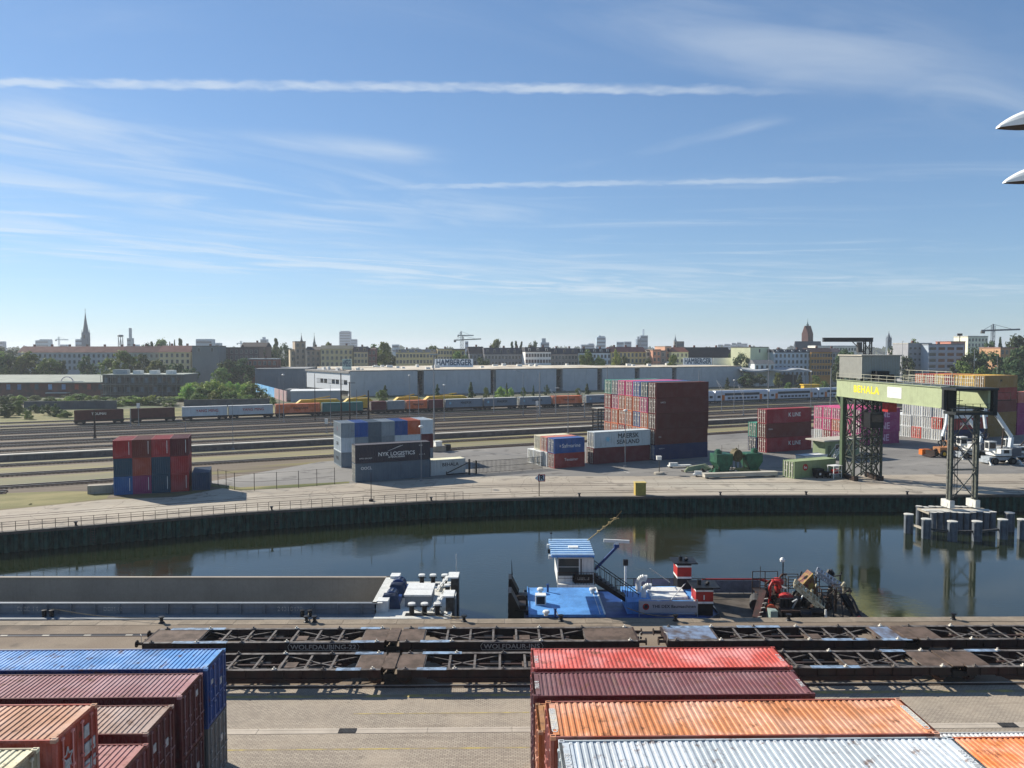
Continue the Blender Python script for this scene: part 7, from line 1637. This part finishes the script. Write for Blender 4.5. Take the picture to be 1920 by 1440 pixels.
# a far gantry with a black boom
P = AT(1545, 641, 262); fg = thing('far_gantry', 'far black gantry boom rising behind the crane house', 'crane', (P[0], 262, 0))
zb = P[2]; Lb = 92 * 262 / FPX
MB().box(0, 0, zb, Lb, 1.4, zb + 1.3).box(-.1, -.1, zb + 1.3, Lb + .1, 1.5, zb + 1.45).build('boom', STEEL_B, fg); lat = MB()
for x in (Lb - 2.6, Lb - .5):
    for y in (0, 1.4): lat.bar((x, y, 0), (x, y, zb), .35)
for k in range(8): z = zb * k / 8; lat.bar((Lb - 2.6, 0, z), (Lb - .5, 0, z + zb / 8), .18); lat.bar((Lb - 2.6, 1.4, z + zb / 8), (Lb - .5, 1.4, z), .18)
lat.build('leg', STEEL_B, fg); MB().bar((Lb * .6, .7, zb), (Lb - 2.6, .7, zb - 4), .25).box(Lb * .7, 0, zb - 3.6, Lb * .78, 1.4, zb - .1).build('brace', STEEL_LAT, fg)

# ------------------------------------------------------------------ far skyline
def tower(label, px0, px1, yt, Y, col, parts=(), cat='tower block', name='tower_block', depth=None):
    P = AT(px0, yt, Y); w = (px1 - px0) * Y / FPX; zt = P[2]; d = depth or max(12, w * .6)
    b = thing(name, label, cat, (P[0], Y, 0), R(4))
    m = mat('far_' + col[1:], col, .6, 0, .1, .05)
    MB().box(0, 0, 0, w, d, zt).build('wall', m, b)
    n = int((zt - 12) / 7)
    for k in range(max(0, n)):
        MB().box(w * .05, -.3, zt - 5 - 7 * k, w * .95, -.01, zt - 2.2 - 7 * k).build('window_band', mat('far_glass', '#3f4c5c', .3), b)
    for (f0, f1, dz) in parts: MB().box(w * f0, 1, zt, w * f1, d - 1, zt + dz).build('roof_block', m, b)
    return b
T = tower
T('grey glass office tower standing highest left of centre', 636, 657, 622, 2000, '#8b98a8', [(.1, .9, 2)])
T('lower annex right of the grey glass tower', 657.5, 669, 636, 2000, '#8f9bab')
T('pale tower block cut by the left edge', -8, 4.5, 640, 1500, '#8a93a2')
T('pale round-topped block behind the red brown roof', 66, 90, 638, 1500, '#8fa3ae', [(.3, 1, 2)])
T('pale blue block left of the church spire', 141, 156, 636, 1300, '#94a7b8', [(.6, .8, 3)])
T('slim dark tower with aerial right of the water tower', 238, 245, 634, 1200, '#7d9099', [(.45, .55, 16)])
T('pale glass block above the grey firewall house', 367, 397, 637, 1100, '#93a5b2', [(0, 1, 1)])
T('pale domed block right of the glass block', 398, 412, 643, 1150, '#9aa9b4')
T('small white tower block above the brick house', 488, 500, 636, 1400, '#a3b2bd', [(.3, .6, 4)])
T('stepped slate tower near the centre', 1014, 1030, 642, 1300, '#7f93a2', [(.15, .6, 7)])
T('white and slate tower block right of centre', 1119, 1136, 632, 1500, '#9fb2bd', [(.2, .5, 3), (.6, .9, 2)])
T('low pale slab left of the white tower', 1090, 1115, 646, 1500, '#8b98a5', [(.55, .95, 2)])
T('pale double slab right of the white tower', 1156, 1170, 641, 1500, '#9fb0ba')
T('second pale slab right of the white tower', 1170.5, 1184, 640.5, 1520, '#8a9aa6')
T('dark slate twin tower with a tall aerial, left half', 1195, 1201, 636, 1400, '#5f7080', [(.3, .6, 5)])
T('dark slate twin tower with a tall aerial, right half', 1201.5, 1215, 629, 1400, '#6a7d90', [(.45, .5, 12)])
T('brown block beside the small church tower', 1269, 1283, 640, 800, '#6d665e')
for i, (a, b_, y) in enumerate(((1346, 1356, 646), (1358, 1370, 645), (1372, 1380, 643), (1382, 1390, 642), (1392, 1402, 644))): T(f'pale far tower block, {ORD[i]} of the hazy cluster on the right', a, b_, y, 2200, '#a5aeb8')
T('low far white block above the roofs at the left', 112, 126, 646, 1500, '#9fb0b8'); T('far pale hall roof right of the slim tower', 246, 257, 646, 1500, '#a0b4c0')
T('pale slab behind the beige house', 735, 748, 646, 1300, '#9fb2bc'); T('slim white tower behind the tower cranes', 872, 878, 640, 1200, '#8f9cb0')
def spire(label, px, wpx, yt, ys, yb, Y, col, roofc, name='church_tower', cat='church'):
    P = AT(px, yb, Y); w = wpx * Y / FPX; z1 = AT(px, ys, Y)[2]; z2 = AT(px, yt, Y)[2]
    b = thing(name, label, cat, (P[0], Y, 0)); h = w / 2
    MB().box(-h, -h, 0, h, h, z1).build('tower', mat('far_' + col[1:], col, .8, 0, .15, .1), b)
    mb = MB(); n = 8; ring = [(h * 1.02 * math.cos(a), h * 1.02 * math.sin(a), z1) for a in [2 * math.pi * (k + .5) / n for k in range(n)]]
    mid = [(x * .42, y * .42, z1 + (z2 - z1) * .45) for x, y, z in ring]
    for k in range(n): j = (k + 1) % n; mb.quad(ring[k], ring[j], mid[j], mid[k]); mb.poly([mid[k], mid[j], (0, 0, z2 - (z2 - z1) * .1)])
    mb.cyl((0, 0, z2 - (z2 - z1) * .12), (0, 0, z2), .3 + w * .01, 6, .1)
    mb.build('spire', mat('spire_' + roofc[1:], roofc, .7, 0, .15, .1), b)
    for s in (-1, 1):
        for t in (-1, 1): MB().cyl((s * h * .85, t * h * .85, z1 - 1), (s * h * .85, t * h * .85, z1 + h * 1.3), h * .14, 6, .05).build('pinnacle', mat('spire_' + roofc[1:], roofc), b)
    MB().box(-h * .3, -h - .15, z1 - h * 2, h * .3, -h - .01, z1 - h * .8).build('belfry_opening', STEEL_LAT, b)
    return b
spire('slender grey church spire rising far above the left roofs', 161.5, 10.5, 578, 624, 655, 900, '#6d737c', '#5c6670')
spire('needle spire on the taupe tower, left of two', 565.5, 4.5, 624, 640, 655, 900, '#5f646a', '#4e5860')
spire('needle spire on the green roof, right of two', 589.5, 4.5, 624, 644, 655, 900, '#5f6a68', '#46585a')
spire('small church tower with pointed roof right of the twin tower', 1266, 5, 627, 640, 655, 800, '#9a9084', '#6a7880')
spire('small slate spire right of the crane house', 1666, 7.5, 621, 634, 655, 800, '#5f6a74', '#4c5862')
# red brick church with gabled tower
P = AT(1513.5, 650, 700); bc = thing('brick_church', 'dark red brick church with gabled tower and lantern on the right skyline', 'church', (P[0], 700, 0), R(30)); h = 3.5
z1, z2, z3 = AT(1513, 626, 700)[2], AT(1513, 612, 700)[2], AT(1513, 597, 700)[2]
M_CB = mat('church_brick', '#5c403a', .85, 0, .2, .2)
MB().box(-h, -h, 0, h, h, z1).build('tower', M_CB, bc)
MB().poly([(-h, -h, z1), (h, -h, z1), (0, -h, z2 + .5)]).poly([(h, h, z1), (-h, h, z1), (0, h, z2 + .5)]).poly([(h, -h, z1), (h, h, z1), (h, 0, z2 + .5)]).poly([(-h, h, z1), (-h, -h, z1), (-h, 0, z2 + .5)]).build('gable', M_CB, bc)
mb = MB()
for s in (-1, 1): mb.quad((-h, 0, z2 + .5), (0, 0, z2 + .5), (0, s * h, z2 + .5), (-h, s * h, z1)); mb.quad((h, 0, z2 + .5), (0, 0, z2 + .5), (0, s * h, z2 + .5), (h, s * h, z1))
mb.build('roof', mat('church_tiles', '#4f302c', .85), bc)
MB().lathe([(1.1, 0), (1.1, 1.8), (.5, 2.6), (.5, 3.2), (.2, 4.2), (.06, z3 - z2)], (0, 0, z2), 10).build('lantern', mat('copper', '#5c7478', .6), bc)
for s in (-.5, .5): MB().box(s * h - .5, -h - .12, z1 - 8, s * h + .5, -h - .01, z1 - 3).build('belfry_opening', STEEL_B, bc)
Q = AT(1478, 652, 690); nv = MB().extr([(0, 0), (24, 0), (24, 14), (0, 14)], 0, 10).build('nave', M_CB, bc); nv.rotation_euler[2] = R(-30); nv.location = (-17.5, -2, 0)
zr_ = AT(1490, 640, 700)[2]; nr = MB().hexa([(-.5, -.8, 14), (24.5, -.8, 14), (24.5, 10.8, 14), (-.5, 10.8, 14), (.8, 4.6, zr_), (24, 4.6, zr_), (24, 5.4, zr_), (.8, 5.4, zr_)]).build('nave_roof', mat('slate_roof', '#3c434c', .7), bc); nr.rotation_euler[2] = R(-30); nr.location = (-17.5, -2, 0)
# water tower and tower cranes
P = AT(226.5, 655, 900); wt_ = thing('gas_lantern_tower', 'open steel tower with wide round top left of the slim tower', 'tower', (P[0], 900, 0)); zz = AT(226, 632, 900)[2]
lat = MB()
for k in range(6):
    a = k * math.pi / 3; lat.bar((3.6 * math.cos(a), 3.6 * math.sin(a), 0), (2.6 * math.cos(a), 2.6 * math.sin(a), zz), .5); lat.bar((3.6 * math.cos(a), 3.6 * math.sin(a), 12), (2.6 * math.cos(a + 1), 2.6 * math.sin(a + 1), zz), .25)
lat.build('frame', mat('far_steel', '#5b6a70', .6), wt_); MB().lathe([(1, zz), (3.2, zz + .6), (3.2, zz + 2.0), (2.6, zz + 2.6), (.01, zz + 2.8)], n=14).build('head', mat('far_steel', '#5b6a70'), wt_)
def tcrane(label, px, yt, x0, x1, Y, col, tilt=0):
    P = AT(px, yt, Y); c = thing('tower_crane', label, 'crane', (P[0], Y, 0), 0, 'tower cranes on the skyline'); z = P[2]; s = Y / FPX; m = mat('far_' + col[1:], col, .6)
    lat = MB()
    for a in (-.9, .9):
        for b in (-.9, .9): lat.bar((a, b, 0), (a, b, z + 4), .35)
    k = 0
    while k < z: lat.bar((-.9, -.9, k), (.9, -.9, k + 4), .2); k += 4
    lat.build('tower', m, c)
    xa, xb = (x0 - px) * s, (x1 - px) * s
    MB().bar((xa, 0, z), (xb, 0, z + tilt), .9, 1.3).bar((0, 0, z + 5), (xb * .7, 0, z + .6 + tilt * .7), .25).bar((0, 0, z + 5), (xa * .8, 0, z + .6), .25).bar((0, 0, z), (0, 0, z + 5.2), .8).build('jib', m, c)
    xs = xa if abs(xa) < abs(xb) else xb; MB().box(min(xs, xs * .75), -1, z - 2.2, max(xs, xs * .75), 1, z - .4).build('counterweight', STEEL_LAT, c)
tcrane('far tower crane with jib to the right, upper of the centre pair', 864.5, 629, 858, 888, 900, '#8e999c'); tcrane('far tower crane with jib to the right, lower of the centre pair', 868, 638, 851, 902, 850, '#8a8f8c', 1.5)
tcrane('dark tower crane above the trees on the right', 1862, 620, 1840, 1912, 600, '#59636c', 1.0); tcrane('pale tower crane left of the church spire', 110.5, 637, 104, 128, 1300, '#9fb0b8')
tcrane('faint tower crane far right of the brick house', 452, 644, 444, 466, 1500, '#a3b3bb')
P = AT(1799, 655, 520); fm = thing('floodlight_mast', 'dark stadium floodlight mast above the salmon house', 'mast', (P[0], 520, 0)); z = AT(1799, 628, 520)[2]
MB().cyl((0, 0, 0), (0, 0, z), .4, 8, .25).build('pole', STEEL_D, fm); MB().box(-1.6, -.4, z - .6, 1.6, .4, z + 1.0).build('lamp_rack', STEEL_D, fm)

# ------------------------------------------------------------------ trees
def leaf_mat(name, c1, c2):
    m, t, b = base(name); oi = t.n('ShaderNodeObjectInfo'); g = t.n('ShaderNodeNewGeometry')
    n = t.n('ShaderNodeTexNoise', i_Scale=.5, i_Detail=4.0); t.l(g.outputs['Position'], n.inputs['Vector'])
    c = t.mix(t.ss(n.outputs[0], .35, .68), lin(c1), lin(c2))
    hs = t.n('ShaderNodeHueSaturation'); t.l(c, hs.inputs['Color']); t.l(t.math('MULTIPLY_ADD', oi.outputs['Random'], .06, .47), hs.inputs['Hue']); t.l(t.math('MULTIPLY_ADD', oi.outputs['Random'], .5, .75), hs.inputs['Value'])
    t.l(hs.outputs[0], b.inputs['Base Color']); b.inputs['Roughness'].default_value = .7; b.inputs['Specular IOR Level'].default_value = .2
    tr = t.n('ShaderNodeBsdfTranslucent'); t.l(hs.outputs[0], tr.inputs[0]); mx = t.n('ShaderNodeMixShader'); mx.inputs[0].default_value = .3
    t.l(b.outputs[0], mx.inputs[1]); t.l(tr.outputs[0], mx.inputs[2]); t.l(mx.outputs[0], m.node_tree.nodes['Material Output'].inputs[0]); return m
LEAF = [leaf_mat('leaves_mid', '#586a36', '#74803f'), leaf_mat('leaves_dark', '#3f5033', '#52613a'), leaf_mat('leaves_bright', '#7a964a', '#98a854')]
BARK = mat('bark', '#4a4036', .95, 0, .3, 3)
def crown(kind, seed, m):
    r = random.Random(seed); mb = MB(); cl = []
    if kind == 'round':
        for k in range(30):
            a, z = r.uniform(0, 6.28), r.uniform(.22, .96); rad = .40 * math.sin(min(1, max(.12, (z - .1) / .9)) * math.pi) ** .6 * r.uniform(.35, 1.0); cl.append((rad * math.cos(a), rad * math.sin(a), z, r.uniform(.09, .17)))
    elif kind == 'conifer':
        for k in range(34): z = .08 + .9 * k / 34; rad = .30 * (1 - z) * r.uniform(.4, 1.1); a = r.uniform(0, 6.28); cl.append((rad * math.cos(a), rad * math.sin(a), z, .05 + .08 * (1 - z)))
    elif kind == 'poplar':
        for k in range(26): z = .1 + .87 * k / 26; rad = .10 * math.sin(z * 3.0) * r.uniform(.3, 1.2); a = r.uniform(0, 6.28); cl.append((rad * math.cos(a), rad * math.sin(a), z, .075))
    else:
        for k in range(26): a = r.uniform(0, 6.28); rad = r.uniform(0, .6); z = r.uniform(.1, .95 - rad * .35); cl.append((rad * math.cos(a), rad * math.sin(a), z, r.uniform(.12, .22)))
    for (x, y, z, s) in cl:
        for q in range(50):
            d = Vector((r.gauss(0, 1), r.gauss(0, 1), r.gauss(0, .8))); d = d.normalized() * s * r.uniform(.45, 1.05); p = Vector((x, y, max(.03, z))) + d
            if p.z < .02: p.z = .02
            n = (d.normalized() + Vector((r.uniform(-.7, .7), r.uniform(-.7, .7), r.uniform(-.3, .9)))).normalized(); a = n.orthogonal().normalized(); b = n.cross(a); w = r.uniform(.026, .05) * (1.25 if kind == 'bush' else 1)
            mb.poly([p + a * w, p + b * w * .8, p - a * w, p - b * w * .8])
    return mb.mesh('crown', m)
def trunk(kind, seed):
    r = random.Random(seed + 99); mb = MB().cyl((0, 0, 0), (0, 0, .4), .022, 7, .016)
    if kind in ('conifer', 'poplar'): return mb.cyl((0, 0, .4), (0, 0, .92), .016, 6, .004).mesh('trunk', BARK)
    for k in range(6): a = k * 1.05 + r.uniform(-.3, .3); p = Vector((0, 0, .25 + .04 * k)); q = p + Vector((.25 * math.cos(a), .25 * math.sin(a), .28)); mb.cyl(p, q, .01, 5, .004); mb.cyl(p.lerp(q, .6), q + Vector((.05, .05, .15)), .005, 4, .002)
    return mb.mesh('trunk', BARK)
PROTO = {}
for kd in ('round', 'conifer', 'poplar', 'bush'):
    for i in range(3 if kd in ('round', 'bush') else 1):
        for mi in range(3): PROTO[(kd, i, mi)] = (crown(kd, 31 * i + mi + len(kd), LEAF[mi]), trunk(kd, i))
TN = [0]
def tree(px, ytop, Y, wpx, kind, mi, place, grp, i, ybase=None):
    zt = AT(px, ytop, Y)[2]; X = AT(px, ytop, Y)[0]; w = wpx * Y / FPX
    nat = {'round': .85, 'conifer': .6, 'poplar': .26, 'bush': 1.5}[kind]
    t = thing('bush' if kind == 'bush' else {'conifer': 'fir_tree', 'poplar': 'poplar_tree'}.get(kind, 'broadleaf_tree'), f'{["green", "dark green", "bright green"][mi]} {"bush" if kind == "bush" else {"conifer": "fir tree", "poplar": "poplar"}.get(kind, "tree")}, {ORD[i]} from left {place}', 'bush' if kind == 'bush' else 'tree', (X, Y, 0), random.uniform(0, 6.28), grp)
    TN[0] += 1; v = TN[0] % (3 if kind in ('round', 'bush') else 1); c, tk = PROTO[(kind, v, mi)]
    s = w / nat
    for nm, me in (('crown', c), ('trunk', tk)): o = put(nm, me, t); o.scale = (s, s, zt)
def row(data, place, grp):
    for i, (px, yt, Y, w, k, mi) in enumerate(sorted(data)): tree(px, yt, Y, w, {'r': 'round', 'c': 'conifer', 'p': 'poplar', 'b': 'bush'}[k], mi, place, grp, i)
row([(-12, 664, 395, 60, 'r', 0), (22, 663, 400, 56, 'r', 1), (58, 663, 396, 60, 'r', 0), (92, 672, 388, 44, 'r', 0), (112, 676, 392, 30, 'r', 1), (165, 668, 410, 34, 'r', 1), (203, 672, 392, 36, 'r', 0), (232, 661, 385, 54, 'r', 0), (262, 665, 392, 44, 'r', 1), (294, 676, 380, 40, 'r', 0), (325, 682, 378, 48, 'r', 1), (352, 690, 372, 44, 'r', 1), (428, 675, 395, 46, 'r', 1), (455, 672, 398, 50, 'r', 1), (415, 690, 380, 36, 'r', 0), (10, 652, 600, 60, 'r', 1)], 'before the left houses', 'trees before the left houses')
row([(484, 655, 470, 40, 'r', 1), (517, 634, 560, 26, 'c', 0), (534, 646, 540, 30, 'r', 1), (506, 653, 500, 40, 'r', 1), (615, 645, 560, 20, 'r', 0), (703, 650, 520, 40, 'r', 0), (722, 645, 500, 36, 'r', 0), (712, 660, 470, 52, 'r', 0), (738, 666, 460, 26, 'r', 1), (812, 649, 560, 30, 'r', 0), (856, 662, 442, 26, 'r', 0), (870, 668, 440, 26, 'r', 0), (930, 639, 600, 26, 'r', 0), (905, 672, 440, 34, 'r', 1), (960, 640, 620, 6, 'p', 1), (968, 639, 620, 6, 'p', 1), (977, 640, 620, 6, 'p', 1), (1000, 642, 600, 24, 'r', 1), (980, 683, 436, 24, 'b', 0), (1105, 660, 440, 30, 'r', 0), (1092, 668, 438, 20, 'r', 0), (1124, 670, 438, 26, 'r', 0), (1156, 657, 440, 18, 'r', 2), (1172, 668, 440, 24, 'r', 1), (1215, 672, 446, 18, 'r', 1), (1262, 668, 440, 26, 'r', 0), (1390, 664, 440, 34, 'r', 1), (1372, 660, 470, 30, 'r', 1)],
    'among the town houses', 'trees among the town houses')
row([(284, 640, 560, 7, 'p', 1), (302, 637, 580, 34, 'r', 0), (318, 641, 560, 10, 'c', 1), (327, 637, 560, 9, 'c', 1), (338, 634, 560, 9, 'p', 1), (275, 644, 580, 24, 'r', 1)], 'above the cream house roof', 'trees above the cream house')
rb = random.Random(8)
row([(352 + rb.uniform(0, 128), rb.uniform(713, 730), rb.uniform(292, 318), rb.uniform(30, 46), 'r' if k % 2 else 'b', 2 if k % 3 else 0) for k in range(20)], 'in the thicket right of the goods shed', 'thicket right of the goods shed')
row([(-10 + 10.5 * k + rb.uniform(-5, 5), rb.uniform(738, 754), rb.uniform(272, 312), rb.uniform(30, 50), 'b' if k % 3 else 'r', (0, 2, 1, 0)[k % 4]) for k in range(35)], 'in the hedge before the sheds', 'hedge before the sheds')
row([(rb.uniform(-10, 135), rb.uniform(756, 774), rb.uniform(228, 256), rb.uniform(20, 36), 'b', k % 2) for k in range(14)], 'of low scrub at the far left', 'low scrub at the far left')
row([(356, 724, 300, 36, 'b', 2), (378, 716, 306, 44, 'b', 2), (405, 712, 312, 48, 'b', 2), (434, 714, 316, 46, 'b', 2), (462, 716, 318, 44, 'b', 2), (372, 738, 285, 40, 'b', 0), (402, 734, 286, 46, 'b', 0), (440, 732, 290, 50, 'b', 0), (468, 738, 285, 40, 'b', 0), (498, 736, 292, 34, 'b', 0), (512, 745, 284, 24, 'b', 0), (248, 742, 282, 54, 'b', 2), (285, 741, 284, 50, 'b', 2), (318, 750, 276, 36, 'b', 0), (215, 752, 276, 40, 'b', 0), (180, 742, 290, 24, 'r', 0), (150, 750, 280, 40, 'b', 0), (92, 744, 290, 36, 'b', 0), (120, 752, 282, 30, 'b', 1), (60, 750, 282, 40, 'b', 1), (34, 752, 240, 26, 'r', 0), (8, 758, 232, 34, 'r', 1), (-14, 756, 240, 40, 'r', 0), (50, 768, 225, 24, 'b', 0), (20, 740, 300, 40, 'b', 1)], 'before the old goods shed', 'bushes along the left of the yard')
row([(716, 728, 296, 30, 'b', 0), (722, 722, 322, 14, 'c', 1), (820, 720, 322, 14, 'c', 1), (846, 735, 318, 14, 'b', 0), (883, 716, 325, 15, 'c', 1), (912, 727, 322, 22, 'b', 0), (938, 724, 326, 30, 'b', 2), (956, 727, 328, 24, 'b', 2), (950, 718, 330, 8, 'c', 1), (981, 724, 332, 12, 'b', 0), (1000, 722, 340, 6, 'c', 1), (1025, 722, 345, 14, 'b', 1), (1084, 726, 345, 14, 'b', 0), (1101, 719, 350, 12, 'c', 1), (1364, 708, 395, 12, 'c', 1)], 'along the warehouse front', 'trees along the warehouse front')
row([(1398, 700, 412, 34, 'r', 1), (1425, 702, 412, 26, 'r', 1), (1460, 700, 405, 20, 'r', 0), (1500, 702, 405, 18, 'c', 1), (1530, 705, 400, 22, 'r', 0), (1580, 655, 430, 30, 'r', 1), (1596, 661, 400, 34, 'r', 1), (1570, 680, 410, 24, 'r', 1), (1480, 715, 390, 20, 'b', 0), (1545, 712, 390, 20, 'b', 0)], 'round the white canopy', 'trees round the canopy')
row([(1680, 652, 420, 44, 'r', 1), (1700, 668, 400, 30, 'r', 1), (1715, 640, 640, 30, 'r', 0), (1722, 648, 560, 24, 'r', 1), (1810, 665, 350, 46, 'r', 1), (1832, 655, 360, 50, 'r', 1), (1805, 680, 330, 40, 'r', 0), (1852, 640, 480, 34, 'r', 1), (1876, 632, 520, 16, 'c', 1), (1862, 662, 345, 56, 'r', 1), (1890, 680, 320, 44, 'r', 1), (1912, 630, 400, 60, 'r', 1), (1915, 655, 330, 52, 'r', 1), (1940, 640, 340, 70, 'r', 1), (1842, 690, 310, 50, 'b', 0), (1905, 700, 300, 60, 'b', 1)], 'on the right side', 'trees on the right')
row([(240 + 30 * k, 800 - .5 * k, 190, 6, 'b', 0) for k in range(0)] + [(453, 868, 140, 8, 'b', 2), (183, 898, 121, 9, 'b', 2), (57, 944, 101, 10, 'b', 0), (130, 940, 103, 8, 'b', 0)], 'among the near rails', 'weeds among the rails')
# yellow round kiosk near the canopy
P = AT(1520, 720, 350); yk = thing('yellow_kiosk', 'small yellow kiosk by the passenger train', 'kiosk', (P[0], 350, 0)); MB().box(-3, 0, 0, 4, 4, 4.2).box(-3.4, -.4, 4.2, 4.4, 4.4, 4.6).build('body', YELLOW, yk); MB().box(-1, -.1, .2, .2, 0, 2.4).build('door', STEEL_D, yk)
# distant wood that closes the horizon
mb = MB(); rr = random.Random(3)
for k in range(2600):
    X = rr.uniform(-2600, 2800); Y = rr.uniform(1900, 2600); z = rr.uniform(4, 24) * (1 - .3 * rr.random()); s = rr.uniform(5, 11)
    for q in range(4):
        p = Vector((X + rr.uniform(-8, 8), Y + rr.uniform(-8, 8), z + rr.uniform(-4, 4))); a = rr.uniform(0, 3.14); u_ = Vector((math.cos(a), math.sin(a), rr.uniform(-.3, .3))); v_ = Vector((rr.uniform(-.3, .3), rr.uniform(-.3, .3), 1))
        mb.poly([p + u_ * s, p + v_ * s * .8, p - u_ * s, p - v_ * s * .8])
o = mb.build('far_wood', LEAF[1]); o['kind'] = 'stuff'; tag(o, 'dark strip of far woods along the horizon', 'trees')
# ------------------------------------------------------------------ haze
hz = MB().box(-6100, -500, -5, 6100, 9100, 98).build('haze', [])
hm = bpy.data.materials.new('haze_air'); hm.use_nodes = True; ht = NT(hm.node_tree); hm.node_tree.nodes.clear()
pv = ht.n('ShaderNodeVolumePrincipled'); pv.inputs['Color'].default_value = (.88, .94, 1, 1); pv.inputs['Density'].default_value = .00016; pv.inputs['Anisotropy'].default_value = .2
mo = ht.n('ShaderNodeOutputMaterial'); ht.l(pv.outputs[0], mo.inputs['Volume']); hz.data.materials.append(hm); hz['kind'] = 'stuff'
